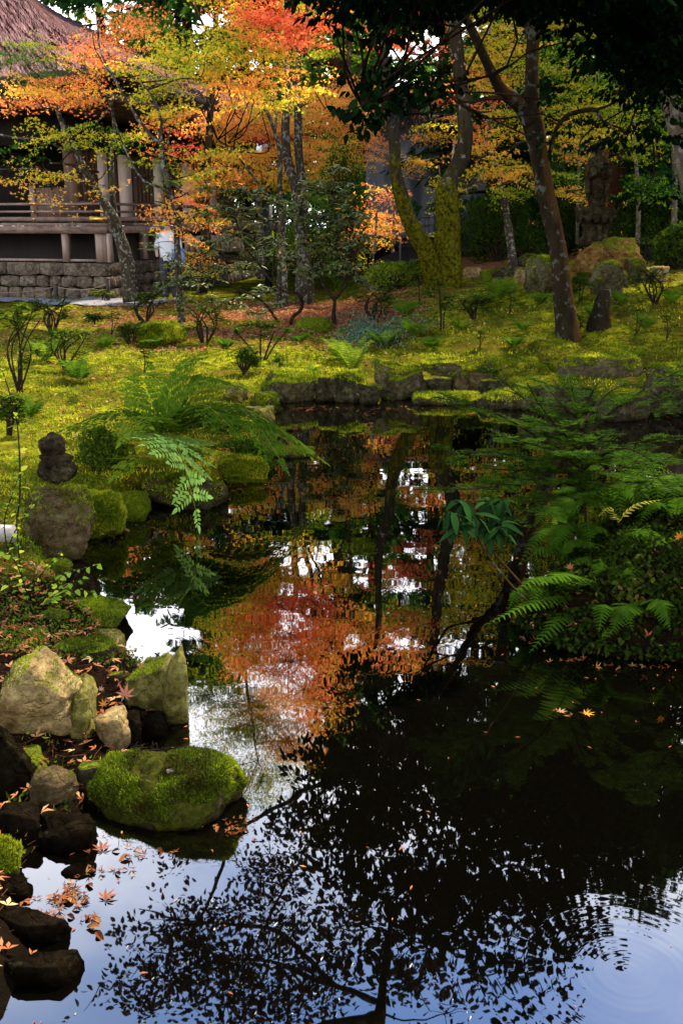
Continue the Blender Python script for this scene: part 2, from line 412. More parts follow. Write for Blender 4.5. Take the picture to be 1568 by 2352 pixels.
def flat_mat(name, c, rough=0.6, metal=0.0, spec=0.4, var=0.25, scale=6, alb=0.42):
    m, N, L = new_mat(name)
    n = noise(N, L, scale, 6, 0.6)
    cc = mixc(N, L, n.outputs['Fac'], tuple(v * (1 - var) for v in c), tuple(v * (1 + var) for v in c))
    finish(N, L, cc, rough, n.outputs['Fac'], 0.15, 0.01, spec, metal, alb=alb)
    return m
M['shoji'] = flat_mat('shoji_paper', (0.80, 0.66, 0.56), 0.9, var=0.1, alb=0.8)
M['brass'] = flat_mat('brass_fitting', (0.85, 0.48, 0.10), 0.35, 1.0)
M['black_metal'] = flat_mat('black_metal', (0.02, 0.018, 0.017), 0.6, spec=.15)
M['white_plastic'] = flat_mat('white_plastic', (0.72, 0.74, 0.74), 0.35, var=0.05, alb=0.9)
M['grey_plastic'] = flat_mat('grey_plastic', (0.18, 0.17, 0.16), 0.5)
M['rope'] = flat_mat('rope', (0.28, 0.18, 0.10), 0.9)
M['orange_sheet'] = flat_mat('orange_fabric', (0.85, 0.33, 0.03), 0.8, var=0.1)
M['cloth_white'] = flat_mat('white_shirt', (0.75, 0.76, 0.80), 0.9, var=0.08, alb=0.45)
M['cloth_blue'] = flat_mat('blue_bag', (0.12, 0.30, 0.62), 0.8)
M['cloth_dark'] = flat_mat('dark_trousers', (0.02, 0.02, 0.03), 0.9)
M['skin'] = flat_mat('skin', (0.50, 0.30, 0.21), 0.6, var=0.05)
M['hair'] = flat_mat('black_hair', (0.012, 0.01, 0.009), 0.5)
def tarp_mat():
    m, N, L = new_mat('grey_tarpaulin')
    n = noise(N, L, 1.2, 4, 0.6, sc=(2.5, 1, 0.5))
    c = mixc(N, L, n.outputs['Fac'], (0.07, 0.08, 0.095), (0.17, 0.18, 0.20))
    finish(N, L, c, 0.55, n.outputs['Fac'], 0.6, 0.12, 0.3)
    return m
M['tarp'] = tarp_mat()
def roof_mat():
    m, N, L = new_mat('bark_shingle_roof')
    uv = N.new('ShaderNodeUVMap'); uv.uv_map = 'uv'
    mp_ = N.new('ShaderNodeMapping'); mp_.inputs['Scale'].default_value = (5, 0.35, 1); L.new(uv.outputs[0], mp_.inputs[0])
    n = N.new('ShaderNodeTexNoise'); n.inputs['Scale'].default_value = 3.0; n.inputs['Detail'].default_value = 8; n.inputs['Roughness'].default_value = 0.7
    n.inputs['Distortion'].default_value = 0.3
    L.new(mp_.outputs[0], n.inputs['Vector'])
    c = mixc(N, L, maprange(N, L, n.outputs['Fac'], 0.44, 0.66), (0.022, 0.009, 0.008), (0.60, 0.34, 0.30))  # dark bark, with the roof's pale sheen put in as light streaks
    n2 = noise(N, L, 1.1, 4); c = mixc(N, L, 0.7, c, mixc(N, L, n2.outputs['Fac'], (0.35, 0.32, 0.32), (1.3, 1.2, 1.25)), 'MULTIPLY')
    finish(N, L, c, 0.7, n.outputs['Fac'], 0.9, 0.05, 0.0, alb=0.34)
    return m
M['roof'] = roof_mat()
# ================================================================== TERRAIN
def _o(l, z=0.0): return [on(x, y, z)[:2] for x, y in l]
POND = np.array(
    [(-0.95, 1.1), (-1.0, 1.75)] + _o([(40, 2352), (60, 2290), (105, 2200), (90, 2120), (70, 2060), (60, 2000), (110, 1950), (200, 1905), (250, 1820), (300, 1745), (330, 1690), (400, 1640),
       (370, 1580), (350, 1540), (270, 1490), (250, 1440), (190, 1395), (140, 1330), (110, 1280), (130, 1240), (200, 1210), (285, 1175), (330, 1150), (490, 1145), (520, 1115),
       (590, 1085), (600, 1065), (620, 1045), (600, 1015), (600, 985), (590, 950), (630, 915), (740, 900), (850, 903), (900, 898), (960, 905), (1020, 895), (1100, 893), (1180, 915), (1250, 930), (1330, 925), (1400, 935),
       (1500, 945), (1800, 975)]) + [(9.0, 10.3), (9.0, 8.2)] + _o([(1750, 1060), (1568, 1085), (1400, 1140), (1310, 1210), (1235, 1300)], 0.22)
    + _o([(1195, 1430), (1215, 1470), (1300, 1500), (1420, 1515), (1568, 1528), (1900, 1556)]) + [(4.5, 3.6), (4.5, 1.1)])
def sdist(X, Y):                                        # positive on land
    X = np.asarray(X, float); Y = np.asarray(Y, float)
    d2 = np.full(X.shape, 1e9); ins = np.zeros(X.shape, bool)
    A = POND; B = np.roll(POND, -1, 0)
    for (ax, ay), (bx, by) in zip(A, B):
        ex, ey = bx - ax, by - ay
        t = np.clip(((X - ax) * ex + (Y - ay) * ey) / (ex * ex + ey * ey + 1e-12), 0, 1)
        d2 = np.minimum(d2, (X - ax - t * ex) ** 2 + (Y - ay - t * ey) ** 2)
        c = ((ay > Y) != (by > Y)) & (X < (bx - ax) * (Y - ay) / (by - ay + 1e-12) + ax)
        ins ^= c
    return np.where(ins, -1, 1) * np.sqrt(d2)
def land(X, Y, d):
    base = 0.10 + 0.07 * ss((d - 0.1) / 0.6) + 0.18 * ss((Y - 10.5) / 6)
    base = base + 0.14 * np.exp(-((X + 3.0) ** 2 + (Y - 7.5) ** 2) / 3.5) - 0.05 * ss((4.2 - Y) / 0.5) * ss((-X) / 1)
    r = 0.42 * ss((X + 0.4) / 2.4) * ss((Y - 10.2) / 6.5) + 0.38 * ss((X - 1.6) / 3.0) * ss((Y - 10.8) / 6.5)
    prom = (0.12 * ss(d / 0.5) + 0.10 * ss(d / 1.2)) * ss(X / 0.8) * ss((8.2 - Y) / 0.8)
    back = 0.10 * np.clip(Y - 30, 0, 200) * ss((Y - 30) / 10) * (0.6 + 0.4 * ss((X + 2) / 6))
    back = np.minimum(back, 9)
    sunk = -0.0
    h = base + r + prom + back
    h = np.where((Y > 19.5) & (X < 1.0), h * (1 - ss((Y - 19.5) / 2) * ss((1.0 - X) / 2)) + 0.31 * ss((Y - 19.5) / 2) * ss((1.0 - X) / 2), h)
    P = np.stack([X, Y, np.zeros_like(X)], -1)
    amp = ss(d / 0.3)
    h = h + amp * (0.045 * fbm(P * 1.3, 3, 3) + 0.042 * fbm(P * np.array([3.2, 4.6, 1]), 5, 4, .6) * ss((26 - Y) / 4) * (1 - .5 * ss((7 - Y) / 2)) + 0.012 * vnoise(P * 11, 9) * ss((20 - Y) / 4))
    return h
def terrain(X, Y):
    X = np.asarray(X, float); Y = np.asarray(Y, float)
    d = sdist(X, Y)
    h = land(X, Y, np.maximum(d, 0))
    return np.where(d > 0, -0.06 + (h + 0.06) * ss(d / 0.16 + 0.25), -0.06 - 0.5 * ss(-d / 0.5))
def hz(x, y): return float(terrain(np.array([x]), np.array([y]))[0])
_ts = np.concatenate([np.arange(1.5, 26, 0.04), np.arange(26, 90, 0.5)])
def ground(px, py):                                     # where a sight line meets the ground
    d = ray(px, py); T = _ts / d[1]
    P = d[None, :] * T[:, None]; P[:, 2] += CAMZ
    h = np.maximum(terrain(P[:, 0], P[:, 1]), 0)
    k = np.argmax(P[:, 2] <= h)
    if P[k, 2] > h[k]: k = len(P) - 1
    return np.array([P[k, 0], P[k, 1], h[k]])

def axis(pts):
    out = []
    for (a, b, s) in pts: out += list(np.arange(a, b, s))
    return np.array(out)
gx = np.concatenate([axis([(-120, -30, 9), (-30, -12, 2), (-12, -7, 0.4), (-7, -4, 0.08), (-4, 6.5, 0.042), (6.5, 10, 0.12), (10, 30, 1.5), (30, 121, 9)])])
gy = np.concatenate([axis([(-30, 1, 3), (1, 2, 0.2), (2, 14, 0.042), (14, 20, 0.06), (20, 30, 0.15), (30, 60, 1.5), (60, 201, 10)])])
GX, GY = np.meshgrid(gx, gy)
GZ = terrain(GX, GY)
ny, nx = GX.shape
ii = (np.arange(ny - 1)[:, None] * nx + np.arange(nx - 1)[None, :]).ravel()
gq = np.stack([ii, ii + 1, ii + nx + 1, ii + nx], -1)
def litter_map(X, Y):
    P = np.stack([X, Y, np.zeros_like(X)], -1)
    n = fbm(P * 0.9, 21, 4)
    a = ss((Y - 14.2) / 2.2) * ss((22 - Y) / 1.5) * ss((X + 4.4) / 1.0) * ss((1.5 - X) / 1.0)
    b = np.exp(-((X - 1.7) ** 2 / 0.9 + (Y - 12.2) ** 2 / 0.3)) * 0.0
    c = ss((Y - 21) / 2) * ss((X - 0) / 1.0)
    e = ss((5.6 - Y) / 0.9) * ss((-X) / 0.4) * 0.95 + ss((8.2 - Y) / 0.5) * ss(X) * 1.0
    f = 0.35 * np.exp(-((X - 3.6) ** 2 / 1.2 + (Y - 11.2) ** 2 / 0.5))
    return np.clip(a * (0.85 + 0.9 * n) + c * 0.7 + e + f + 0.35 * np.clip(n - 0.35, 0, 1), 0, 1)
LIT = litter_map(GX, GY)
def ground_mat():
    m, N, L = new_mat('mossy_ground')
    a = N.new('ShaderNodeAttribute'); a.attribute_name = 'tint'
    n0 = noise(N, L, 1.1, 5, 0.6); n1 = noise(N, L, 7, 6, 0.7, sc=(1, 1.6, 1)); n2 = noise(N, L, 45, 5, 0.75)
    c = mixc(N, L, maprange(N, L, n1.outputs['Fac'], 0.36, 0.62), (0.035, 0.06, 0.006), (0.46, 0.44, 0.02))
    c = mixc(N, L, mth(N, L, 'MULTIPLY', maprange(N, L, n0.outputs['Fac'], 0.40, 0.56), 0.8), c, (0.12, 0.085, 0.015)); nq = noise(N, L, 2.6, 6, .7); c = mixc(N, L, mth(N, L, 'MULTIPLY', maprange(N, L, nq.outputs['Fac'], 0.50, 0.62), .75), c, (0.05, 0.075, 0.008))
    c = mixc(N, L, 0.85, c, mixc(N, L, maprange(N, L, n2.outputs['Fac'], 0.3, 0.7), (0.30, 0.34, 0.22), (1.55, 1.5, 1.3)), 'MULTIPLY')
    n3 = noise(N, L, 14, 6, 0.8)
    spp = N.new('ShaderNodeNewGeometry'); sy = N.new('ShaderNodeSeparateXYZ'); L.new(spp.outputs['Position'], sy.inputs[0])
    far = maprange(N, L, sy.outputs['Y'], 8.0, 11.0)
    soil = mixc(N, L, maprange(N, L, n3.outputs['Fac'], 0.35, 0.65), mixc(N, L, far, (0.006, 0.004, 0.003), (0.08, 0.03, 0.012)), mixc(N, L, far, (0.035, 0.018, 0.009), (0.50, 0.20, 0.08)))
    f = maprange(N, L, mth(N, L, 'ADD', a.outputs['Fac'], mth(N, L, 'MULTIPLY', n3.outputs['Fac'], 0.6)), 0.66, 0.86)
    c = mixc(N, L, f, c, soil)
    g = N.new('ShaderNodeNewGeometry'); sp = N.new('ShaderNodeSeparateXYZ'); L.new(g.outputs['Position'], sp.inputs[0])
    c = mixc(N, L, maprange(N, L, sp.outputs['Z'], 0.02, 0.12), (0.010, 0.007, 0.004), c)      # wet mud at the edge and under the water
    finish(N, L, c, 0.95, mth(N, L, 'ADD', n2.outputs['Fac'], mth(N, L, 'MULTIPLY', n1.outputs['Fac'], 1.5)), 0.9, 0.04, 0.1)
    return m
M['ground'] = ground_mat()
g = add('ground', np.stack([GX, GY, GZ], -1).reshape(-1, 3), gq, M['ground'], tint=LIT.ravel())
tag(g, kind='structure')

# ------------------------------------------------------------------ water
def water_mat():
    m, N, L = new_mat('pond_water')
    o = N.new('ShaderNodeOutputMaterial')
    fr = N.new('ShaderNodeFresnel'); fr.inputs['IOR'].default_value = 1.9
    gl = N.new('ShaderNodeBsdfGlossy'); gl.inputs['Roughness'].default_value = 0.012; gl.inputs['Color'].default_value = (0.97, 0.97, 1.0, 1)
    df = N.new('ShaderNodeBsdfDiffuse'); df.inputs['Color'].default_value = (0.0005, 0.0004, 0.0002, 1)
    mx_ = N.new('ShaderNodeMixShader')
    n1 = noise(N, L, 1.6, 2, 0.5, sc=(1, 1.5, 1)); n2 = noise(N, L, 9, 2, 0.5, sc=(1, 1.3, 1)); n0 = noise(N, L, 0.55, 2, 0.5)
    # rings spreading from where something touched the water, close to the viewer
    t = N.new('ShaderNodeTexCoord'); mp_ = N.new('ShaderNodeMapping'); mp_.vector_type = 'POINT'
    rc = on(1440, 2235); mp_.inputs['Location'].default_value = (-rc[0], -rc[1], 0)
    L.new(t.outputs['Object'], mp_.inputs['Vector'])
    ln = N.new('ShaderNodeVectorMath'); ln.operation = 'LENGTH'; L.new(mp_.outputs['Vector'], ln.inputs[0])
    r = ln.outputs['Value']
    w = mth(N, L, 'SINE', mth(N, L, 'MULTIPLY', r, 230.0))
    fade = maprange(N, L, r, 0.05, 0.55, 1.0, 0.0)
    ring = mth(N, L, 'MULTIPLY', mth(N, L, 'MULTIPLY', w, fade), 0.012)
    w2 = mth(N, L, 'SINE', mth(N, L, 'MULTIPLY', r, 95.0)); f2 = maprange(N, L, r, 0.2, 0.9, 1.0, 0.0)
    ring2 = mth(N, L, 'MULTIPLY', mth(N, L, 'MULTIPLY', w2, f2), 0.02)
    h = mth(N, L, 'ADD', mth(N, L, 'MULTIPLY', n1.outputs['Fac'], 0.9), mth(N, L, 'MULTIPLY', n2.outputs['Fac'], mth(N, L, 'MULTIPLY', maprange(N, L, n0.outputs['Fac'], 0.4, 0.62), 0.05)))
    h = mth(N, L, 'ADD', h, mth(N, L, 'ADD', ring, ring2))
    b = N.new('ShaderNodeBump'); b.inputs['Strength'].default_value = 1.0; b.inputs['Distance'].default_value = 0.0014
    L.new(h, b.inputs['Height'])
    for s in (fr, gl): L.new(b.outputs['Normal'], s.inputs['Normal'])
    L.new(fr.outputs[0], mx_.inputs[0]); L.new(df.outputs[0], mx_.inputs[1]); L.new(gl.outputs[0], mx_.inputs[2]); L.new(mx_.outputs[0], o.inputs[0])
    return m
M['water'] = water_mat()
wv = np.array([[-9, -1, 0], [13, -1, 0], [13, 13.5, 0], [-9, 13.5, 0]], float)
tag(add('pond_water', wv, np.array([[0, 1, 2, 3]]), M['water'], smooth=False), kind='structure')

# ================================================================== ROCKS
def ico(sub):
    import bmesh
    bm = bmesh.new(); bmesh.ops.create_icosphere(bm, subdivisions=sub, radius=1.0)
    V = np.array([v.co[:] for v in bm.verts]); T = np.array([[v.index for v in f.verts] for f in bm.faces]); bm.free()
    return V, T
ICO = {k: ico(k) for k in (2, 3, 4, 5)}
def rock_shape(size, seed, ang=0.0, block=0.6, cuts=6, top=0.0, rough=0.10, sub=5, tilt=(0, 0)):
    r = np.random.default_rng(seed)
    V, T = ICO[sub]; V = V.copy()
    V = np.sign(V) * np.abs(V) ** block
    V /= max(np.abs(V).max(), 1e-6)
    for k in range(cuts):
        n = r.normal(size=3); n[2] *= 0.8; n /= np.linalg.norm(n); o = r.uniform(0.62, 0.88)
        d = V @ n - o; V -= np.where(d > 0, d * 0.93, 0)[:, None] * n
    if top:
        n = np.array([tilt[0], tilt[1], 1.0]); n /= np.linalg.norm(n)
        d = V @ n - top; V -= np.where(d > 0, d * 0.9, 0)[:, None] * n
    s = np.array(size) / 2
    W = V * s
    sc = 1 / max(size)
    nrm = V / (np.linalg.norm(V, axis=1)[:, None] + 1e-9)
    W = W + nrm * (fbm(W * sc * 2.2 + seed, seed, 3) * rough * min(size) * 0.75)[:, None]
    rid = 1 - np.abs(fbm(W * sc * np.array([4, 4, 7.0]) + seed * 3.1, seed + 5, 4)); W = W + nrm * ((rid - 0.7) * rough * min(size) * 0.7)[:, None]
    W = W + nrm * (fbm(W * 13, seed + 9, 4, .6) * min(0.012, .05 * min(size)))[:, None]
    c, sn = math.cos(ang), math.sin(ang)
    W = W @ np.array([[c, sn, 0], [-sn, c, 0], [0, 0, 1]])
    return W, T
ROCKS = {}
M['moss_near'] = leaf_mat('patchy_moss', [(0, (0.06, 0.036, 0.010)), (0.14, (0.05, 0.06, 0.008)), (0.36, (0.09, 0.15, 0.008)), (1, (0.50, 0.58, 0.02))], 0.4, 0.7, 0.0, 0.5)
M['rock_gmoss'] = rock_mat('brown_moss_rock', (0.03, 0.022, 0.010), (0.12, 0.09, 0.04), 0.9, 0.2, ((0.035, 0.04, 0.006), (0.13, 0.13, 0.015)))
def rockp(key, px, top, bot, w, mat, label, zb=-0.06, dep=0.85, seed=0, ang=0.0, block=0.6, cuts=6, flat=0.0, rough=0.10, sub=5, tilt=(0, 0), name='pond_edge_rock', group='rocks along the pond edge', cat='rock', Y=None, parent_rock=True):
    p0 = on(px, bot, zb) if Y is None else at(px, bot, Y)
    width = w * pxm(p0); d = width * dep; cy = p0[1] + d * 0.5
    p1 = at(px, top, cy); p0b = at(px, top, cy)
    zt = p1[2]; zl = min(p0[2], zb) - 0.08
    cx = at(px, (top + bot) / 2, cy)[0]
    h = max(zt - zl, 0.05)
    W, T = rock_shape((width, d, h), seed, ang, block, cuts, flat, rough, sub, tilt)
    W[:, 0] *= width / (np.ptp(W[:, 0])); W[:, 2] *= h / (np.ptp(W[:, 2]))
    W -= np.array([(W[:, 0].max() + W[:, 0].min()) / 2, (W[:, 1].max() + W[:, 1].min()) / 2, W[:, 2].min()])
    org = np.array([cx, cy, zl])
    o = add(name, W + org, T, M[mat], origin=org)
    tag(o, label, cat, group)
    ROCKS[key] = (o, W + org, T)
    return o
def tufts_on(V, T, n, size, zmin=0.25, seed=1, noise_s=6, thr=-0.2, spread=0.9):
    """moss shoots standing on the upward faces of a surface"""
    r = np.random.default_rng(seed)
    A, B, C = V[T[:, 0]], V[T[:, 1]], V[T[:, 2]]
    nn = np.cross(B - A, C - A); ar = np.linalg.norm(nn, axis=1); nn /= ar[:, None] + 1e-12
    w = ar * (nn[:, 2] > zmin)
    if w.sum() <= 0: return None
    k = r.choice(len(T), n, p=w / w.sum()); u, v = r.random(n), r.random(n); f = u + v > 1; u[f] = 1 - u[f]; v[f] = 1 - v[f]
    P = A[k] + (B[k] - A[k]) * u[:, None] + (C[k] - A[k]) * v[:, None]; Nn = nn[k]
    keep = (fbm(P * noise_s, seed + 3, 3) > thr) & (P[:, 2] > 0.03); P, Nn = P[keep], Nn[keep]
    m = len(P)
    D = Nn * 0.8 + np.array([0, 0, 0.5]) + r.normal(size=(m, 3)) * 0.45 * spread; D /= np.linalg.norm(D, axis=1)[:, None]
    S = np.cross(D, r.normal(size=(m, 3))); S /= np.linalg.norm(S, axis=1)[:, None] + 1e-9
    h = size * r.uniform(0.5, 1.3, m)[:, None]; b = h * 0.16
    P = P - D * h * 0.2
    Vv = np.stack([P - S * b, P + S * b, P + D * h], 1).reshape(-1, 3)
    tint = np.repeat(np.clip(0.45 + 0.5 * fbm(P * 6, seed + 7, 3) + r.normal(size=m) * 0.18, 0, 1), 3)
    return Vv, np.arange(3 * m).reshape(-1, 3), tint
def moss_on(key, n, size, name='moss', **k):
    o, V, T = ROCKS[key]
    t = tufts_on(V, T, n, size, **k)
    if t is None: return
    q = add(name, t[0], t[1], M['moss_near' if key in 'GABDEL' else 'moss_tuft'], o, smooth=False, tint=t[2]); q['kind'] = 'stuff'

# near left group
rockp('A', 100, 1485, 1755, 235, 'rock_tan', 'largest tan boulder with a moss patch on the lower left bank', zb=0.0, dep=0.95, seed=31, ang=0.4, block=0.62, cuts=9, rough=0.07, flat=0.8, tilt=(-0.3, 0.1))
rockp('A2', 185, 1560, 1720, 75, 'rock_olive', 'yellowish lichen slab leaning on the right flank of the largest tan boulder', zb=0.02, dep=1.6, seed=4, block=0.55, cuts=6)
rockp('B', 218, 1388, 1465, 175, 'rock_mossy', 'long moss-topped rock furthest back in the left group', zb=0.0, dep=1.1, seed=5, flat=0.7, ang=-0.2)
rockp('C', 243, 1448, 1515, 96, 'rock_olive', 'small smooth yellow-green rock behind the dark ridged one', zb=0.02, dep=0.9, seed=6, block=0.75, cuts=4, rough=0.06)
rockp('D', 192, 1472, 1565, 165, 'rock_dark', 'dark ridged rock with moss edge above the largest boulder', zb=0.03, dep=0.7, seed=7, ang=0.2, flat=0.7)
rockp('E', 352, 1503, 1660, 135, 'rock_olive', 'split olive rock with white quartz veins jutting into the pond', zb=-0.02, dep=1.0, seed=118, block=0.65, cuts=9, flat=0.75, rough=0.08, tilt=(-0.25, -0.1))
rockp('E2', 408, 1485, 1700, 62, 'rock_olive', 'upright outer half of the split rock beside the open water', zb=-0.05, dep=1.7, seed=109, block=0.7, cuts=8, flat=0.8, tilt=(-.3, 0))
rockp('Fk', 262, 1635, 1735, 84, 'rock_tan', 'small pale block standing below the orange maple leaf', zb=0.0, dep=1.0, seed=10, block=0.55, cuts=6, flat=0.8)
rockp('G', 385, 1728, 1925, 368, 'rock_gmoss', 'long flat boulder under thick bright moss in the water', zb=-0.03, dep=0.62, seed=11, block=0.78, cuts=5, flat=0.62, rough=0.10, ang=-0.16, tilt=(-0.22, -0.30))
rockp('Hk', 125, 1765, 1885, 115, 'rock_brown', 'rounded brown rock left of the flat mossy boulder', zb=0.0, dep=0.9, seed=12, block=0.8, cuts=5)
rockp('I', 12, 1660, 1860, 130, 'rock_black', 'tall dark wet rock with small green plants on it', zb=0.0, dep=0.8, seed=13, cuts=6)
rockp('J', 5, 1935, 2030, 90, 'rock_mossy', 'low mossy stone cut by the left edge above the floating leaves', zb=0.0, dep=0.9, seed=14, block=0.8)
rockp('K', 70, 2098, 2180, 190, 'rock_black', 'low black wet rock in the lower left shallows', zb=-0.02, dep=0.4, seed=15, flat=0.6)
rockp('K2', 100, 2195, 2280, 190, 'rock_black', 'black wet rock nearest the viewer at the lower left', zb=-0.02, dep=0.4, seed=16, flat=0.6)
rockp('L', 135, 1120, 1295, 165, 'rock_brown', 'mossy brown boulder that carries the little round-headed figure', zb=0.0, dep=0.8, seed=19, block=0.6, cuts=6, flat=0.75)
rockp('L2', 232, 1125, 1240, 115, 'rock_fullmoss', 'moss-clad boulder just right of the figure boulder', zb=0.0, dep=0.8, seed=20, block=0.8, cuts=3)
rockp('L3', 120, 1285, 1335, 90, 'rock_mossy', 'small mossy stone at the foot of the figure boulder', zb=0.0, dep=0.8, seed=21, block=0.85, cuts=3, sub=4)
rockp('M', 420, 1085, 1170, 190, 'rock_dark', 'dark bank boulder shaded by the big green fern frond', zb=0.0, dep=0.6, seed=22, cuts=4)
rockp('M2', 555, 1048, 1112, 130, 'rock_fullmoss', 'mossy clump of rock at the water right of the fern', zb=0.0, dep=0.6, seed=23, cuts=4)
rockp('N', 672, 1024, 1052, 105, 'rock_mossy', 'low mossy stone tip reaching into the pond under fern ends', zb=0.0, dep=0.6, seed=24, sub=4, flat=0.6)
rockp('O', 582, 932, 985, 100, 'rock_olive', 'pale flat lichen stone at the left bank behind the fern', zb=0.0, dep=0.7, seed=25, flat=0.6, sub=4)
rockp('P', 668, 850, 932, 150, 'rock_mossy', 'dark flat-topped pond rock with a mossy shoulder on the far left bank', zb=-0.02, dep=0.7, seed=126, block=0.7, cuts=8, flat=0.8, tilt=(.2,-.1))
rockp('P2', 540, 880, 915, 60, 'rock_olive', 'small stone behind the flat-topped rock, half under ferns', zb=0.15, dep=0.7, seed=27, sub=4)
rockp('Q', 800, 850, 925, 85, 'rock_dark', 'dark stone under the bright green fern at the inlet', zb=0.0, dep=0.8, seed=28, sub=4)
rockp('R', 913, 822, 925, 118, 'rock_mossy', 'tall squared mossy rock in the middle of the far bank', zb=-0.02, dep=0.8, seed=29, block=0.5, flat=0.85)
rockp('S', 1012, 828, 872, 95, 'rock_mossy', 'mossy rock right of the tall squared one', zb=0.12, dep=0.7, seed=30, block=0.6, flat=0.7, sub=4)
rockp('S2', 1004, 866, 905, 82, 'rock_dark', 'small dark ledge stone below the mossy rock', zb=0.0, dep=0.7, seed=32, block=0.5, flat=0.6, sub=4)
rockp('T', 1085, 853, 905, 100, 'rock_brown', 'brown sloping stone with a pale left corner on the far bank', zb=0.0, dep=0.7, seed=33, block=0.6, flat=0.7, sub=4)
rockp('T1', 1025, 902, 935, 160, 'rock_mossy', 'long low mossy shelf stone at the water on the far bank', zb=-0.02, dep=0.4, seed=34, block=0.6, flat=0.6, sub=4)
rockp('T2', 1165, 820, 855, 140, 'rock_mossy', 'long mossy kerb stone beneath the moss slope', zb=0.2, dep=0.5, seed=35, block=0.5, flat=0.6, sub=4)
rockp('T3', 1160, 895, 945, 150, 'rock_dark', 'dark mossy stone behind the fir tips at the water', zb=-0.02, dep=0.5, seed=36, flat=0.7, sub=4)
rockp('U', 1372, 808, 905, 195, 'rock_mossy', 'large grey boulder with ragged moss top in front of the camellia trunk', zb=0.05, dep=0.7, seed=37, block=0.55, flat=0.8, cuts=6)
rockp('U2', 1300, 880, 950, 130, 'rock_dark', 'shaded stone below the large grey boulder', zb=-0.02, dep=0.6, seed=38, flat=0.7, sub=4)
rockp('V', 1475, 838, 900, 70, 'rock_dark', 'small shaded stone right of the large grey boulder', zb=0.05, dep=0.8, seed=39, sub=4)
rockp('V2', 1535, 835, 960, 110, 'rock_dark', 'dark boulder at the right end of the far bank', zb=0.0, dep=0.8, seed=40, flat=0.7)
rockp('V3', 1430, 905, 975, 140, 'rock_dark', 'low dark stone behind the fir at the right water edge', zb=-0.02, dep=0.5, seed=41, flat=0.7, sub=4)
for i_, (px_, tp_, bt_, w_, mt_, lb_, z_) in enumerate([(150, 1880, 1985, 150, 'rock_black', 'black wet stone behind the floating leaves, under the rounded brown rock', -.03), (40, 1850, 1960, 130, 'rock_black', 'dark crumbling stone under the tall dark wet rock', -.02), (215, 1755, 1850, 70, 'rock_dark', 'dark stone wedged between the rounded brown rock and the flat mossy boulder', -.02),
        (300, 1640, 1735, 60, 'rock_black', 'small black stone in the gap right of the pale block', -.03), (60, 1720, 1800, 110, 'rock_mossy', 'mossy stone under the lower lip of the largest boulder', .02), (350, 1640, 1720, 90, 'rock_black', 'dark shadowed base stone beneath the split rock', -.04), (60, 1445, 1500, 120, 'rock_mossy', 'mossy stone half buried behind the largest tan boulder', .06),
        (275, 1545, 1590, 50, 'rock_dark', 'small dark stone between the ridged rock and the split rock', .05), (120, 1400, 1440, 90, 'rock_mossy', 'mossy stone under the yellow-green sapling', .06), (180, 1990, 2040, 90, 'rock_black', 'low black pebble ledge at the edge of the bright water', -.03), (20, 2030, 2100, 110, 'rock_black', 'black stone at the lower left edge under the low mossy one', -.02)]):
    rockp('y%d' % i_, px_, tp_, bt_, w_, mt_, lb_, zb=z_, dep=.8, seed=400 + i_, block=.62, cuts=7, flat=.8)
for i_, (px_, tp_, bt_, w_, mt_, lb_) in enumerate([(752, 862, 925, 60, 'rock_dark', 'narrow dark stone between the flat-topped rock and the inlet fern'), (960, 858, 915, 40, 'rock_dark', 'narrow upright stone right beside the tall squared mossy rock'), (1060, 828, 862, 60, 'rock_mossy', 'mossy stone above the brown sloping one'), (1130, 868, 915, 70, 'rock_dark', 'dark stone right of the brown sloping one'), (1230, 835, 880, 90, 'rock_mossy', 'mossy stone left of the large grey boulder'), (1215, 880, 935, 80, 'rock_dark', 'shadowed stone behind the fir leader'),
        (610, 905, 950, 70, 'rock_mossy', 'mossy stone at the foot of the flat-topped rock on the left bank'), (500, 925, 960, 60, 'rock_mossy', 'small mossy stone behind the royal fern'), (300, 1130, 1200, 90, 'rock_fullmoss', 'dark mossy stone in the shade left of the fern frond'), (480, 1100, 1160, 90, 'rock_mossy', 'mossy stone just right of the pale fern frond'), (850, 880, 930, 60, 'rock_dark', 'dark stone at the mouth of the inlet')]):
    rockp('x%d' % i_, px_, tp_, bt_, w_, mt_, lb_, zb=0.0 if bt_ > 880 else .12, dep=.8, seed=300 + i_, block=.6, cuts=6, flat=.8, sub=4)
# stones on the moss slope and lawn
def grock(key, px, top, bot, w, mat, label, **k):
    p = ground(px, bot)
    k.setdefault('name', 'garden_rock'); k.setdefault('group', 'rocks on the moss')
    rockp(key, px, top, bot, w, mat, label, zb=p[2], Y=p[1], **k)
grock('mound', 372, 738, 800, 118, 'rock_fullmoss', 'rounded moss mound alone on the left lawn', seed=42, block=0.9, cuts=2, rough=0.12, dep=0.8)
grock('mound2', 722, 728, 765, 92, 'rock_fullmoss', 'low dark moss hump under the rhododendron stems', seed=43, block=0.9, cuts=2, dep=0.8, sub=4)
grock('sr', 1392, 543, 650, 172, 'rock_orange', 'broad orange-brown boulder under the tall stone figure', seed=44, block=0.55, cuts=5, dep=0.75, flat=0.85)
grock('sr2', 1238, 586, 672, 64, 'rock_mossy', 'squarish dark stone with a bright moss cap left of the camellia trunk', seed=45, block=0.45, cuts=2, dep=0.9, flat=0.85)
grock('sr3', 1392, 595, 680, 78, 'rock_mossy', 'mossy stone leaning against the orange-brown boulder', seed=46, dep=0.8)
grock('sr4', 1450, 545, 600, 36, 'rock_orange', 'small bright orange stone at the right end of the big boulder', seed=47, sub=4)
grock('sr5', 1462, 590, 648, 40, 'rock_mossy', 'small mossy stone right of the leaning one', seed=48, sub=4)
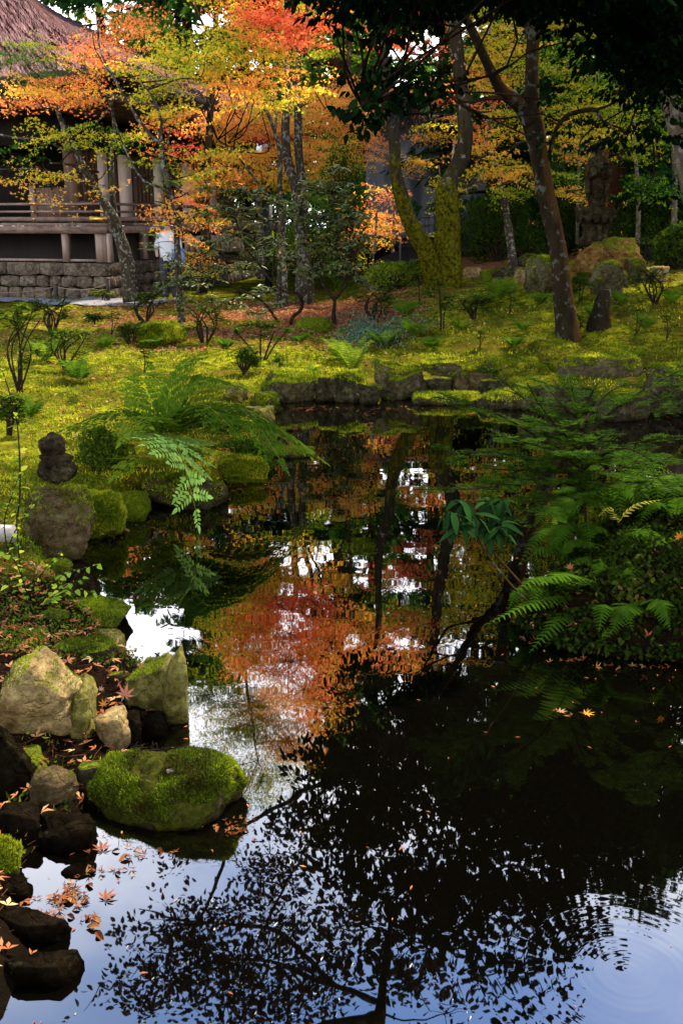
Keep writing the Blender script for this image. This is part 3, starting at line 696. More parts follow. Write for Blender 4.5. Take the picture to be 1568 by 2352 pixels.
grock('sr6', 1508, 610, 648, 55, 'rock_tan', 'flat tan stone furthest right on the slope', seed=49, sub=4)
grock('sr7', 1425, 620, 660, 40, 'rock_mossy', 'little mossy stone between two larger ones below the figure', seed=50, sub=4)
grock('st1', 1085, 612, 640, 46, 'rock_tan', 'pale stone in the dry stream behind the mossy trunk', seed=51, sub=4)
grock('st2', 1115, 622, 645, 34, 'rock_fullmoss', 'small yellow mossy stone in the dry stream', seed=52, sub=4)
grock('st3', 1155, 612, 640, 50, 'rock_dark', 'grey stone in the dry stream', seed=53, sub=4)
grock('st4', 1195, 615, 650, 30, 'rock_tan', 'thin pale stone beside the moss-capped one', seed=54, sub=4)
grock('st5', 1215, 580, 610, 60, 'rock_dark', 'flat shaded stone in front of the dark round shrub', seed=55, sub=4)
moss_on('G', 60000, 0.017, zmin=-0.25, seed=2, thr=-0.42, noise_s=6)
moss_on('A', 5000, 0.011, zmin=0.55, seed=3, thr=0.15, noise_s=4)
moss_on('B', 9000, 0.013, zmin=0.4, seed=4, thr=-0.2)
moss_on('D', 3500, 0.012, zmin=0.5, seed=5, thr=0.1)
moss_on('E', 2500, 0.011, zmin=0.6, seed=6, thr=0.15)
moss_on('J', 4000, 0.016, zmin=0.2, seed=7, thr=-0.5)
moss_on('L', 9000, 0.016, zmin=0.0, seed=8, thr=-0.1)
moss_on('L2', 14000, 0.02, zmin=-0.2, seed=9, thr=-0.9)
moss_on('L3', 4000, 0.016, zmin=0.1, seed=10, thr=-0.6)
moss_on('M2', 6000, 0.025, zmin=0.0, seed=11, thr=-0.9)
moss_on('mound', 12000, 0.035, zmin=0.05, seed=12, thr=-0.8)
moss_on('R', 3500, 0.025, zmin=0.6, seed=13, thr=-0.8)
moss_on('U', 4000, 0.028, zmin=0.5, seed=14, thr=-0.4)
for k_ in ('P', 'Q', 'S', 'T1', 'T2', 'x0', 'x2', 'x4', 'x6', 'x7', 'T3', 'M', 'V2'): moss_on(k_, 2600, 0.034, zmin=0.35, seed=30, thr=-0.55)
moss_on('sr2', 2500, 0.035, zmin=0.5, seed=15, thr=-0.9)
# dead needles and twiglets lying on the flat mossy boulder
o_, V_, T_ = ROCKS['G']; r_g = np.random.default_rng(5); c_g = V_.mean(0); hz_ = V_[:, 2].max()
sel_ = V_[(V_[:, 2] > hz_ - .12) & (V_[:, 0] < c_g[0] + .22)]; kk_ = sel_[r_g.integers(0, len(sel_), 420)] + r_g.normal(size=(420, 3)) * .012 + [0, 0, .016]
mbg = MB()
for p_ in kk_:
    a_ = r_g.normal() * .6; l_ = r_g.uniform(.01, .045); d_ = np.array([math.cos(a_), math.sin(a_), r_g.normal() * .12]) * l_; w_ = np.array([-math.sin(a_), math.cos(a_), 0]) * .0012
    mbg.put([p_ - w_, p_ + w_, p_ + d_ + w_ * .5, p_ + d_ - w_ * .5], [[0, 1, 2, 3]], tint=0.0)
q_ = mbg.build('needle_debris', M['twig'], smooth=False, tint=True); tag(q_, 'brown needles and twiglets caught on the flat mossy boulder', 'debris', kind='stuff')
p_ = at(430, 1790, c_g[1] - .05)
V, Q, T = tube([p_ + [-.07, 0, .03], p_ + [0, .01, .035], p_ + [.07, -.01, .02]], [.007, .009, .004], 7, .02, .3, 4); tag(MB().put(V, Q, T).build('bark_piece', M['wood_grey']), 'short grey strip of bark lying on the flat mossy boulder', 'bark')

# ================================================================== TEMPLE HALL
C0 = at(246, 600, 22.5); C0[2] = 0
PH = math.radians(15)
UA = np.array([-math.cos(PH), math.sin(PH), 0]); VB = np.array([math.sin(PH), math.cos(PH), 0])
def BL(a, b, z): return C0 + UA * a + VB * b + np.array([0, 0, z])
def lbox(mb, a0, a1, b0, b1, z0, z1):
    V = [BL(a, b, z) for z in (z0, z1) for a, b in ((a0, b0), (a1, b0), (a1, b1), (a0, b1))]
    return mb.put(V, BOXQ[:, ::-1])
def bpart(name, mat, parent, *boxes, smooth=False):
    mb = MB()
    for b in boxes: lbox(mb, *b)
    return mb.build(name, M[mat], parent, smooth)
ZF, ZG, ZW = 1.96, 0.31, 1.13
hall = thing('temple_hall', BL(3, 4, ZG), 'old wooden temple hall with purple-brown bark roof, white panels and railed veranda', 'temple')
# roof: curved hip, laid in courses
def roofgrid(name, e0, e1, r0, r1, ze, zr, nu, nv, corner0, corner1):
    V, Q, UV = [], [], []
    for j in range(nv + 1):
        t = j / nv
        for i in range(nu + 1):
            s = i / nu
            E = np.array(e0) * (1 - s) + np.array(e1) * s; R_ = np.array(r0) * (1 - s) + np.array(r1) * s
            ab = E * (1 - t) + R_ * t
            z = ze + (zr - ze) * (0.78 * t + 0.22 * t * t)
            lift = (corner0 * max(0, 1 - s * 3.2) ** 2 + corner1 * max(0, 1 - (1 - s) * 3.2) ** 2) * (1 - t) ** 2
            z += 0.22 * lift + 0.035 * ((j % 2) * 1.0)
            V.append(BL(ab[0], ab[1], z)); UV.append((np.linalg.norm(np.array(e1) - np.array(e0)) * s, 7 * t))
    for j in range(nv):
        for i in range(nu):
            k = j * (nu + 1) + i; Q.append([k, k + 1, k + nu + 2, k + nu + 1])
    V = np.array(V); V[:, 2] += 0.05 * fbm(V * 1.5, 4, 4)
    o = add(name, V, np.array(Q), M['roof'], hall, smooth=False)
    uvl = o.data.uv_layers.new(name='uv'); idx = np.array(Q).ravel(); UV = np.array(UV, np.float32)
    uvl.data.foreach_set('uv', UV[idx].ravel())
    return o
EZ, RZ = 4.75, 7.85
roofgrid('roof_slope', (-1.1, -1.1), (14, -1.1), (5, 5.5), (14, 5.5), EZ, RZ, 60, 60, 1, 0)
roofgrid('roof_slope', (-1.1, 12.1), (-1.1, -1.1), (5, 5.6), (5, 5.5), EZ, RZ, 60, 60, 1, 1)
roofgrid('roof_slope', (14, 12.1), (-1.1, 12.1), (14, 5.5), (5, 5.5), EZ, RZ, 30, 30, 0, 1)
# thick layered eave edge and soffit
def edge_strip(name, pts, z0, z1, mat, out=0.0):
    V = []; 
    for (a, b, l) in pts: V += [BL(a, b, z0 + 0.22 * l), BL(a, b, z1 + 0.22 * l), BL(a + (0.25 if a < 0 else 0), b + (0.25 if b < 0 else 0), z0 + 0.22 * l - 0.01)]
    Q = []
    for i in range(len(pts) - 1):
        k = i * 3; Q += [[k, k + 1, k + 4, k + 3], [k + 2, k, k + 3, k + 5]]
    return add(name, np.array(V), np.array(Q), M[mat], hall, smooth=False)
fp = [(-1.1 + 15.1 * s, -1.1, max(0, 1 - s * 3.2) ** 2) for s in np.linspace(0, 1, 30)]
sp_ = [(-1.1, 12.1 - 13.2 * s, max(0, 1 - s * 3.2) ** 2 + max(0, 1 - (1 - s) * 3.2) ** 2) for s in np.linspace(0, 1, 30)]
edge_strip('eave_edge', fp, EZ - 0.26, EZ + 0.02, 'wood_dark'); edge_strip('eave_edge', sp_, EZ - 0.26, EZ + 0.02, 'wood_dark')
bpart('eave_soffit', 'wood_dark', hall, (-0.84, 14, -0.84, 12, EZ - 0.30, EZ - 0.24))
for i in range(34):
    a = -0.9 + i * 0.36; bpart('rafter', 'wood', hall, (a, a + 0.09, -1.0, 1.5, EZ - 0.42, EZ - 0.31))
for i in range(32):
    b = -0.5 + i * 0.38; bpart('rafter', 'wood', hall, (-1.0, 1.5, b, b + 0.09, EZ - 0.425, EZ - 0.315))
# body: open dark front, panelled side
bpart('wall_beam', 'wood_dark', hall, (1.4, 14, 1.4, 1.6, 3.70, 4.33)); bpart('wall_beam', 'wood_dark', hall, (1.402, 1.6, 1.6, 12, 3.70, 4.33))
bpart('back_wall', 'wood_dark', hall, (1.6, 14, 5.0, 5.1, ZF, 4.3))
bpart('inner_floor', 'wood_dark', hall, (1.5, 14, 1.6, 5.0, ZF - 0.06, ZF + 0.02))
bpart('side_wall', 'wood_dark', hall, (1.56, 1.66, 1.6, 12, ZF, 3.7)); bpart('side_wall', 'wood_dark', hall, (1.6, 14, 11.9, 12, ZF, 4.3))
for a in (1.5, 3.7, 5.9, 8.1): bpart('pillar', 'wood', hall, (a - 0.13, a + 0.13, 1.28, 1.54, ZF, 3.7))
def b_at(px, a=1.4):
    d = ray(px, 600); A = np.array([[d[0], -VB[0]], [d[1], -VB[1]]]); r_ = (C0 + UA * a)[:2]
    return float(np.linalg.solve(A, r_)[1])
pan = [(190, 238, 'w'), (241, 263, 's'), (266, 272, 'd'), (274, 284, 'w'), (288, 316, 's'), (320, 362, 'w'), (366, 386, 's'), (390, 425, 'w'), (430, 455, 's'), (458, 480, 'w'), (484, 506, 's'), (508, 540, 'w')]
for x0, x1, kd in pan:
    b0, b1 = b_at(x0), b_at(x1)
    if kd == 's':
        bpart('shoji_panel', 'shoji', hall, (1.44, 1.50, b0, b1, ZF + 0.1, 3.6))
    else:
        n = max(1, int((b1 - b0) / 0.22))
        for k in range(n):
            q0 = b0 + (b1 - b0) * k / n; q1 = b0 + (b1 - b0) * (k + 1) / n - 0.012
            bpart('wall_board', 'wood', hall, (1.40 + rnd.uniform(0, 0.01), 1.50, q0, q1, ZF + 0.1, 3.6))
        if b1 - b0 > 0.5:
            for zz in (2.4, 3.1): bpart('wall_batten', 'wood', hall, (1.36, 1.397, b0, b1 - 0.015, zz, zz + 0.06))
bpart('wall_board', 'wood', hall, (1.7, 2.5, 1.40, 1.46, ZF + 0.02, 2.75)); bpart('door_post', 'wood_grey', hall, (2.5, 2.62, 1.36, 1.46, ZF + 0.02, 2.8))
# veranda
bpart('veranda_floor', 'wood_grey', hall, (0, 14, 0, 1.35, ZF - 0.06, ZF)); bpart('veranda_floor', 'wood_grey', hall, (0.0, 1.35, 1.353, 12, ZF - 0.061, ZF - 0.001))
bpart('floor_edge_beam', 'wood_h', hall, (-0.03, 14, -0.03, 0.10, ZF - 0.22, ZF - 0.063)); bpart('floor_edge_beam', 'wood_h', hall, (-0.031, 0.10, 0.103, 12, ZF - 0.22, ZF - 0.064))
for a in (0.11, 1.02, 3.0, 5.0, 7.0): bpart('floor_post', 'wood_grey', hall, (a - 0.10 if a < 1 else a - 0.07, a + (0.16 if a < 1 else 0.07), 0.02, 0.20, ZW, ZF - 0.22))
for b in (2.0, 4.0, 6.0, 8.0, 10.0): bpart('floor_post', 'wood_grey', hall, (0.02, 0.18, b, b + 0.16, ZW, ZF - 0.22))
bpart('corner_post', 'wood_pale', hall, (-0.06, 0.0, 0.02, 0.2, ZW, ZF - 0.222))
bpart('sill_board', 'wood_grey', hall, (0.28, 0.94, 0.05, 0.13, ZW + 0.01, ZW + 0.06), (1.1, 2.9, 0.05, 0.13, ZW + 0.01, ZW + 0.06), (3.08, 9, 0.05, 0.13, ZW + 0.01, ZW + 0.06))
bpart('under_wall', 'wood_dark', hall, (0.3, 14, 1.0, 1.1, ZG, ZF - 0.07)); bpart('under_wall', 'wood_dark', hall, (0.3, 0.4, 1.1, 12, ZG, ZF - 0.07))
for (z, r_) in ((ZF + 0.40, 0.03), (ZF + 0.24, 0.027)):
    V, Q, T = tube([BL(-0.15 if z > 2.3 else -0.02, 0.02, z), BL(14, 0.02, z)], [r_, r_], 8, 2); MB().put(V, Q, T).build('railing_bar', M['wood_h'], hall)
    V, Q, T = tube([BL(0.02, -0.15 if z > 2.3 else -0.02, z + 0.002), BL(0.02, 12, z + 0.002)], [r_, r_], 8, 2); MB().put(V, Q, T).build('railing_bar', M['wood_h'], hall)
bpart('railing_base', 'wood_h', hall, (0, 14, -0.02, 0.05, ZF + 0.04, ZF + 0.13)); bpart('railing_base', 'wood_h', hall, (-0.02, 0.05, 0.06, 12, ZF + 0.04, ZF + 0.13))
for a in (0.02, 1.7, 3.4, 5.1, 6.8):
    bpart('railing_post', 'wood', hall, (a - 0.035, a + 0.035, 0.052, 0.10, ZF + 0.0, ZF + 0.37))
    for zz in (0.085, 0.24):
        W_, T_ = ICO[2]; add('brass_boss', W_ * 0.035 + BL(a, -0.025, ZF + zz), T_, M['brass'], hall)
    bpart('brass_cap', 'brass', hall, (a - 0.09, a + 0.09, -0.035, 0.055, ZF + 0.39, ZF + 0.435))
for b in (1.7, 3.4, 5.1, 6.8, 8.5, 10.2):
    bpart('railing_post', 'wood', hall, (0.052, 0.10, b - 0.035, b + 0.035, ZF, ZF + 0.37))
bpart('brass_corner_plate', 'brass', hall, (-0.032, 0.34, -0.032, -0.021, ZF + 0.03, ZF + 0.14)); bpart('brass_corner_plate', 'brass', hall, (-0.03, 0.2, -0.035, -0.01, ZF + 0.22, ZF + 0.28))
bpart('brass_corner_plate', 'brass', hall, (-0.033, -0.023, -0.02, 0.3, ZF + 0.03, ZF + 0.14)); bpart('brass_end_cap', 'brass', hall, (-0.17, 0.0, -0.015, 0.055, ZF + 0.365, ZF + 0.435))
# foundation wall, stone by stone
fw = thing('stone_foundation', BL(0, 0, ZG), 'dry-stone foundation wall of fitted grey-brown stones under the veranda', 'stone wall')
bpart('wall_core', 'wall_stone_dark', fw, (0.02, 14, 0.06, 1.2, ZG - 0.1, ZW - 0.03)); bpart('wall_core', 'wall_stone_dark', fw, (0.06, 1.2, 1.2, 12.5, ZG - 0.1, ZW - 0.03))
def course_stones(face, L0, L1, seed):
    r = np.random.default_rng(seed)
    rows = [(ZG - 0.04, ZG + 0.27), (ZG + 0.27, ZG + 0.52), (ZG + 0.52, ZW - 0.005)]
    tops = [None, None, None]
    for ri, (z0, z1) in enumerate(rows):
        x = L0
        while x < L1:
            w = r.uniform(0.28, 0.5) if ri < 2 else r.uniform(0.55, 1.1)
            if x + w > L1 - 0.2: w = L1 - x
            g_ = 0.012
            jl, jr = (r.uniform(-0.03, 0.03, 2) if ri < 2 else (0, 0)), (r.uniform(-0.03, 0.03, 2) if ri < 2 else (0, 0))
            poly = [(x + g_ + jl[0], z0 + g_ + r.uniform(0, .03)), (x + w / 2, z0 + g_ - (0.02 if ri else 0)), (x + w - g_ + jr[0], z0 + g_ + r.uniform(0, .03)),
                    (x + w - g_ + jr[1] * .5, (z0 + z1) / 2), (x + w - g_ - (0.05 if ri < 2 else 0) * r.random(), z1 - g_ - r.uniform(0, .02)), (x + w / 2, z1 - g_ + (0.025 * r.random() if ri < 2 else 0)),
                    (x + g_ + (0.05 if ri < 2 else 0) * r.random(), z1 - g_ - r.uniform(0, .02)), (x + g_ + jl[1] * .5, (z0 + z1) / 2)]
            poly = np.array(poly); c_ = poly.mean(0); pr = r.uniform(0.02, 0.06)
            n = len(poly); V = []
            for k_, (dd, shr) in enumerate(((0.10, 1.0), (-pr * 0.55, 1.0), (-pr, 0.90))):
                q = c_ + (poly - c_) * shr
                for p_ in q: V.append(BL(p_[0], dd, p_[1]) if face == 'a' else BL(dd, p_[0], p_[1]))
            V.append(BL(c_[0], -pr - 0.01, c_[1]) if face == 'a' else BL(-pr - 0.01, c_[0], c_[1]))
            Q = [[l * n + k_, l * n + (k_ + 1) % n, (l + 1) * n + (k_ + 1) % n, (l + 1) * n + k_] for l in (0, 1) for k_ in range(n)]
            T = [[2 * n + k_, 2 * n + (k_ + 1) % n, 3 * n] for k_ in range(n)]
            V = np.array(V); V += 0.008 * np.stack([vnoise(V * 7, 1), vnoise(V * 7, 2), vnoise(V * 7, 3)], -1)
            MB().put(V, Q, T).build('stone', M['wall_stone'], fw, smooth=False)
            x += w
course_stones('a', 0.0, 5.2, 3); course_stones('b', 0.0, 12.0, 4)
pale = thing('board_screen', BL(0.1, 6, ZW), 'pale boards leaning under the side veranda of the temple hall', 'boards')
for i in range(12):
    bpart('board', 'wood_pale', pale, (-0.12, -0.09, 4.0 + i * 0.36, 4.0 + i * 0.36 + 0.30, ZW + 0.02, ZF - 0.3 + rnd.uniform(-.04, .04)))
# gravel path along the wall
pts = [BL(-14, -1.7, 0)[:2], BL(-14, -0.1, 0)[:2], BL(14, -0.1, 0)[:2], BL(14, -1.15, 0)[:2]]
def gravel_mat():
    m, N, L = new_mat('pale_gravel'); n = noise(N, L, 60, 5, 0.8); c = mixc(N, L, n.outputs['Fac'], (0.14, 0.135, 0.14), (0.52, 0.50, 0.52)); finish(N, L, c, 0.95, n.outputs['Fac'], 0.9, 0.03, 0.0); return m
M['gravel'] = gravel_mat()
P0 = []; PQ = []
av = np.linspace(-1.6, 14, 60)
for a in av:
    for b in (-1.55, -1.0, -0.5, 0.05):
        p = BL(a, b, 0); P0.append([p[0], p[1], max(hz(p[0], p[1]), 0.30) + 0.03])
for i in range(59):
    for j in range(3): k = i * 4 + j; PQ.append([k, k + 1, k + 5, k + 4])
tag(add('gravel_path', np.array(P0), np.array(PQ), M['gravel']), kind='structure')
# stakes and rope along the path
def stake(px, top, bot, w, label):
    p = ground(px, bot); q = at(px, top, p[1]); r_ = w * pxm(p) / 2
    V, Q, T = tube([p - [0, 0, .1], (p + q) / 2, q], [r_, r_ * .95, r_ * .9], 8, .3, .1, 3)
    t = thing('rope_stake', p, label, 'stake', 'stakes of the rope barrier'); MB().put(V, Q, T).build('post', M['wood_dark'], t)
    V, Q, T = tube([q - [0, 0, 0.0], q + [0, 0, 0.03]], [r_ * 1.05, r_ * .7], 8, .3); MB().put(V, Q, T).build('post_top', M['wood'], t)
    return q
q1 = stake(129, 651, 688, 9, 'short dark stake in front of the foundation wall, the one further left')
q2 = stake(248, 640, 692, 9, 'short dark stake near the corner of the foundation wall')
q0 = at(-60, 668, 21.6)
def sag(a, b, s): return [a * (1 - t) + b * t - np.array([0, 0, s * 4 * t * (1 - t)]) for t in np.linspace(0, 1, 7)]
V, Q, T = tube(sag(q0, q1 - [0, 0, .06], .08), [0.011] * 7, 6, .2); V2, Q2, T2 = tube(sag(q1 - [0, 0, .06], q2 - [0, 0, .1], .10), [0.011] * 7, 6, .2)
tag(MB().put(V, Q, T).put(V2, Q2, T2).build('barrier_rope', M['rope']), 'thin brown rope slung between the dark stakes by the gravel path', 'rope')

# ================================================================== SECOND HALL under grey sheeting
sh = thing('sheeted_hall', at(980, 560, 30), 'grey tarpaulin sheeting over a building behind the mossy trees', 'sheeted building')
V, Q = [], []
nu, nv = 90, 30
x0, x1 = at(840, 400, 29)[0], at(1190, 400, 31)[0]
for j in range(nv + 1):
    for i in range(nu + 1):
        s, t = i / nu, j / nv
        X = x0 + (x1 - x0) * s; Z = 1.55 + 3.0 * t
        fold = 0.22 * abs(math.sin(s * 9 + 1.3 * t)) ** 3 + 0.08 * math.sin(s * 47 + 3 * t) * (1 - t) + 0.10 * math.sin((s - .2) * 30 * (1.3 - t))
        V.append([X, 29 + 2 * s - fold, Z - 0.12 * math.sin(s * 9) ** 2 * t])
for j in range(nv):
    for i in range(nu): k = j * (nu + 1) + i; Q.append([k, k + 1, k + nu + 2, k + nu + 1])
add('tarpaulin', np.array(V), np.array(Q), M['tarp'], sh)
def wbox(name, mat, parent, x0, x1, y0, y1, z0, z1):
    V = [(x, y, z) for z in (z0, z1) for x, y in ((x0, y0), (x1, y0), (x1, y1), (x0, y1))]
    return MB().put(V, BOXQ).build(name, M[mat], parent, False)
for px in (1005,): 
    p = at(px, 560, 28.7); V, Q, T = tube([[p[0], p[1], .5], [p[0] + (0.4 if px == 1005 else 0), p[1], 4.2]], [0.03, 0.03], 8, 1); MB().put(V, Q, T).build('scaffold_pole', M['bamboo'], sh)
wbox('roof', 'wood_dark', sh, x0 - .5, x1 + .6, 28.4, 36, 4.55, 4.75)
wbox('dark_wall', 'wood_dark', sh, x0 - .3, x1, 31.5, 31.8, 0.3, 4.5)
for i, z in enumerate((1.62, 1.86, 2.08)):
    wbox('railing_bar', 'grey_plastic', sh, x0 - 1.4, x0 + 1.9, 28.9, 28.94, z, z + 0.05)
for i in range(5): wbox('railing_post', 'grey_plastic', sh, x0 - 1.3 + i * .75, x0 - 1.25 + i * .75, 28.95, 29.0, 0.6, 2.12)
wbox('floor', 'wood_dark', sh, x0 - 1.5, x1, 29.1, 33, 1.3, 1.5)

# ================================================================== CCTV post
p = ground(616, 668); top = at(616, 322, p[1])
cc = thing('camera_post', p, 'black post with a white dome security camera rising behind the rhododendrons', 'security camera')
r_ = 0.052
V, Q, T = tube([p - [0, 0, .2], (p + at(616, 470, p[1])) / 2, at(616, 470, p[1])], [r_ * 1.9, r_ * 1.9, r_ * 1.9], 14, 1, smoothpath=False); MB().put(V, Q, T).build('lower_post', M['black_metal'], cc)
V, Q, T = tube([at(616, 470, p[1]), top], [r_, r_], 12, 1); MB().put(V, Q, T).build('upper_post', M['black_metal'], cc)
b0 = at(602, 340, p[1] - .05)
V = [(b0[0] + dx, b0[1] + dy, b0[2] + dz) for dz in (-.09, .09) for dx, dy in ((-.02, -.05), (.13, -.05), (.13, .05), (-.02, .05))]
MB().put(V, BOXQ).build('bracket', M['grey_plastic'], cc, False)
prof = [(0.0, .15), (.06, .15), (.105, .12), (.125, .05), (.13, -.06), (.125, -.12), (.10, -.13)]
def lathe(c, prof, seg=20):
    V = []; Q = []
    for r__, z in prof:
        for k in range(seg): a = k / seg * 2 * math.pi; V.append([c[0] + r__ * math.cos(a), c[1] + r__ * math.sin(a), c[2] + z])
    for i in range(len(prof) - 1):
        for k in range(seg): Q.append([i * seg + k, i * seg + (k + 1) % seg, (i + 1) * seg + (k + 1) % seg, (i + 1) * seg + k])
    return np.array(V), np.array(Q)
dc = at(591, 340, p[1] - .05)
V, Q = lathe(dc, prof[::-1]); MB().put(V, Q).build('camera_housing', M['white_plastic'], cc)
V, Q = lathe(dc + [0, 0, -.13], [(0.0, -.085), (.05, -.07), (.085, -.03), (.092, 0)]); MB().put(V, Q).build('dome_lens', M['black_metal'], cc)

# ================================================================== STONE FIGURE on lotus pedestal
ps = ground(1392, 640); YS = ps[1] + 0.75
def sv(px, py): return at(px, py, YS)
zb_ = sv(1365, 548)[2]; cx_ = sv(1365, 548)[0]; k_ = pxm(sv(1365, 450))
st = thing('stone_figure', (cx_, YS, zb_), 'tall weathered stone Buddhist figure with a slab halo on a lotus pedestal', 'statue')
V, Q = lathe((cx_, YS, zb_ - .1), [(0.0, 0), (.25, 0), (.25, .10), (.20, .14), (.20, .28), (.24, .33), (.0, .33)], 32); MB().put(V, Q).build('base_drum', M['statue'], st)
zl = sv(1365, 520)[2] + 0.02
V, Q = lathe((cx_, YS, zl), [(0.0, 0), (.17, 0.0), (.22, .03), (.28, .09), (.33, .17), (.36, .26), (.35, .285), (.0, .285)], 40)
MB().put(V, Q).build('lotus_bowl', M['statue'], st)
for k in range(14):
    a = k / 14 * 2 * math.pi; pv, pt = ICO[3]; W_ = pv * np.array([.075, .03, .10])
    W_[:, 0] *= 1 - 0.35 * np.clip(-W_[:, 2] / .1, 0, 1)
    ca, sa = math.cos(a), math.sin(a)
    W_ = np.stack([W_[:, 0] * -sa + W_[:, 1] * ca, W_[:, 0] * ca + W_[:, 1] * sa, W_[:, 2]], -1) + np.array([cx_ + .30 * ca, YS + .30 * sa, zl + .14])
    add('lotus_petal', W_, pt, M['statue'], st)
zf = zl + .285; fx = sv(1372, 400)[0]
hgt = sv(1372, 318)[2] - zf
def ell_stack(rows, seg=28, c=(0, 0)):
    V = []; Q = []
    for (t, rx, ry, ox, oy) in rows:
        for k in range(seg): a = k / seg * 2 * math.pi; V.append([fx + c[0] + ox + rx * math.cos(a), YS - .02 + c[1] + oy + ry * math.sin(a), zf + t * hgt])
    for i in range(len(rows) - 1):
        for k in range(seg): Q.append([i * seg + k, i * seg + (k + 1) % seg, (i + 1) * seg + (k + 1) % seg, (i + 1) * seg + k])
    V = np.array(V)
    return V, np.array(Q)
rows = [(0, 0, 0, .02, 0), (0.001, .125, .10, .02, 0), (.05, .13, .105, .02, 0), (.2, .125, .10, .015, 0), (.38, .135, .105, 0, 0), (.50, .155, .11, -.005, 0), (.60, .165, .11, -.01, 0), (.68, .16, .10, -.01, 0), (.73, .12, .085, -.01, 0), (.755, .06, .055, -.01, 0),
        (.775, .048, .05, -.01, -.01), (.79, .06, .062, -.01, -.015), (.82, .078, .08, -.01, -.02), (.86, .083, .085, -.01, -.02), (.90, .078, .08, -.01, -.015), (.93, .06, .06, -.01, -.01), (.945, .038, .04, -.01, -.005), (.965, .036, .036, -.01, -.005), (.985, .02, .02, -.01, -.005), (.99, 0, 0, -.01, -.005)]
V, Q = ell_stack(rows)
aa = np.arctan2(V[:, 1] - YS + .02, V[:, 0] - fx)
low = V[:, 2] < zf + .7 * hgt
rad = np.where(low, 0.010 * np.sin(aa * 13 + (V[:, 2] - zf) * 9), 0)
V[:, 0] += rad * np.cos(aa); V[:, 1] += rad * np.sin(aa)
V += 0.010 * np.stack([fbm(V * 9, 3, 2), fbm(V * 9, 4, 2), 0 * V[:, 0]], -1)
MB().put(V, Q).build('figure_body', M['statue'], st)
for s in (-1, 1):
    sh_ = np.array([fx - .01 + s * .145, YS - .04, zf + .64 * hgt]); el = np.array([fx - .01 + s * .175, YS - .07, zf + .47 * hgt]); ha = np.array([fx - .01 + s * .03, YS - .15, zf + .52 * hgt])
    V, Q, T = tube([sh_, el, (el + ha) / 2 - [0, .03, .03], ha], [.05, .058, .05, .03], 10, .04); MB().put(V, Q, T).build('forearm', M['statue'], st)
    V, Q, T = tube([el + [0, -.02, .0], el + [-.02 * s, -.02, -.22], el + [-.03 * s, 0, -.40]], [.05, .045, .02], 8, .05, .1, 2); MB().put(V, Q, T).build('sleeve', M['statue'], st)
pv, pt = ICO[2]; add('folded_hands', pv * np.array([.035, .04, .06]) + np.array([fx - .01, YS - .16, zf + .54 * hgt]), pt, M['statue'], st)
nose, _ = ICO[2]; add('nose', nose * np.array([.012, .016, .022]) + np.array([fx - .02, YS - .12, zf + .85 * hgt]), _, M['statue'], st)
# leaning slab halo behind
HV = []; hq = []
outl = [(-.11, 0.0), (.19, 0.0), (.20, .35), (.19, .62), (.15, .85), (.07, .98), (-.02, 1.0), (-.10, .90), (-.15, .70), (-.14, .35)]
for dy in (.06, .14):
    for (x, t) in outl: HV.append([fx + x + .02, YS + dy + .03 * t, zf + t * hgt * .96])
n = len(outl)
HV.append([fx + .03, YS + .06, zf + .5 * hgt]); HV.append([fx + .03, YS + .17, zf + .5 * hgt])
hq = [[k, (k + 1) % n, n + (k + 1) % n, n + k] for k in range(n)]
ht = [[(k + 1) % n, k, 2 * n] for k in range(n)] + [[n + k, n + (k + 1) % n, 2 * n + 1] for k in range(n)]
MB().put(np.array(HV), hq, ht).build('slab_halo', M['rock_orange'], st, False)

# little round-headed figure on the left boulder
pj = at(130, 1098, ROCKS['L'][1][:, 1].mean()); kk = pxm(pj)
jz = thing('small_stone_figure', pj, 'small squat stone figure with a round head on a mossy boulder', 'statue')
def blob(name, c, s, mat, parent, seed, sub=4, rough=.05):
    pv, pt = ICO[sub]; W_ = pv * np.array(s) ; W_ = W_ + pv * (fbm(pv * 2.2 + seed, seed, 4) * rough)[:, None]
    return add(name, W_ + np.array(c), pt, M[mat], parent)
bz = pj[2]
blob('body', (pj[0] + .005, pj[1], bz + 20 * kk), (42 * kk, 34 * kk, 30 * kk), 'statue', jz, 3, rough=.02)
blob('shoulders', (pj[0] + .005, pj[1], bz + 46 * kk), (36 * kk, 28 * kk, 16 * kk), 'statue', jz, 5, rough=.015)
blob('head', (pj[0] - .005, pj[1], bz + 76 * kk), (29 * kk, 27 * kk, 27 * kk), 'statue', jz, 7, rough=.015)
blob('nose', (pj[0] - .01, pj[1] - 27 * kk, bz + 74 * kk), (4 * kk, 5 * kk, 7 * kk), 'statue', jz, 8, 2, rough=.0)
blob('folded_hands', (pj[0], pj[1] - 28 * kk, bz + 34 * kk), (13 * kk, 8 * kk, 8 * kk), 'statue', jz, 9, 3, rough=.004)
# pole end lying at the left edge
a_ = on(-80, 1222, .32); b_ = on(30, 1226, .32)
V, Q, T = tube([a_, (a_ + b_) / 2, b_], [.052, .05, .05], 16, .2, .02); tag(MB().put(V, Q, T).build('pole_end', M['bamboo']), 'end of a pale grey pole lying on the moss at the left edge', 'pole')
V, Q, T = tube([b_ - (b_ - a_) * .004, b_ + (b_ - a_) * .006], [.055, .055], 16, .2)
# rotten stump with ferns on the right slope
p = ground(1385, 752); q = at(1388, 665, p[1])
V, Q, T = tube([p - [0, 0, .1], (p + q) / 2, q], [.19, .13, .07], 18, .04, .55, 8); tag(MB().put(V, Q, T).build('tree_stump', M['bark_camellia']), 'short dark rotten stump right of the camellia trunk', 'stump')
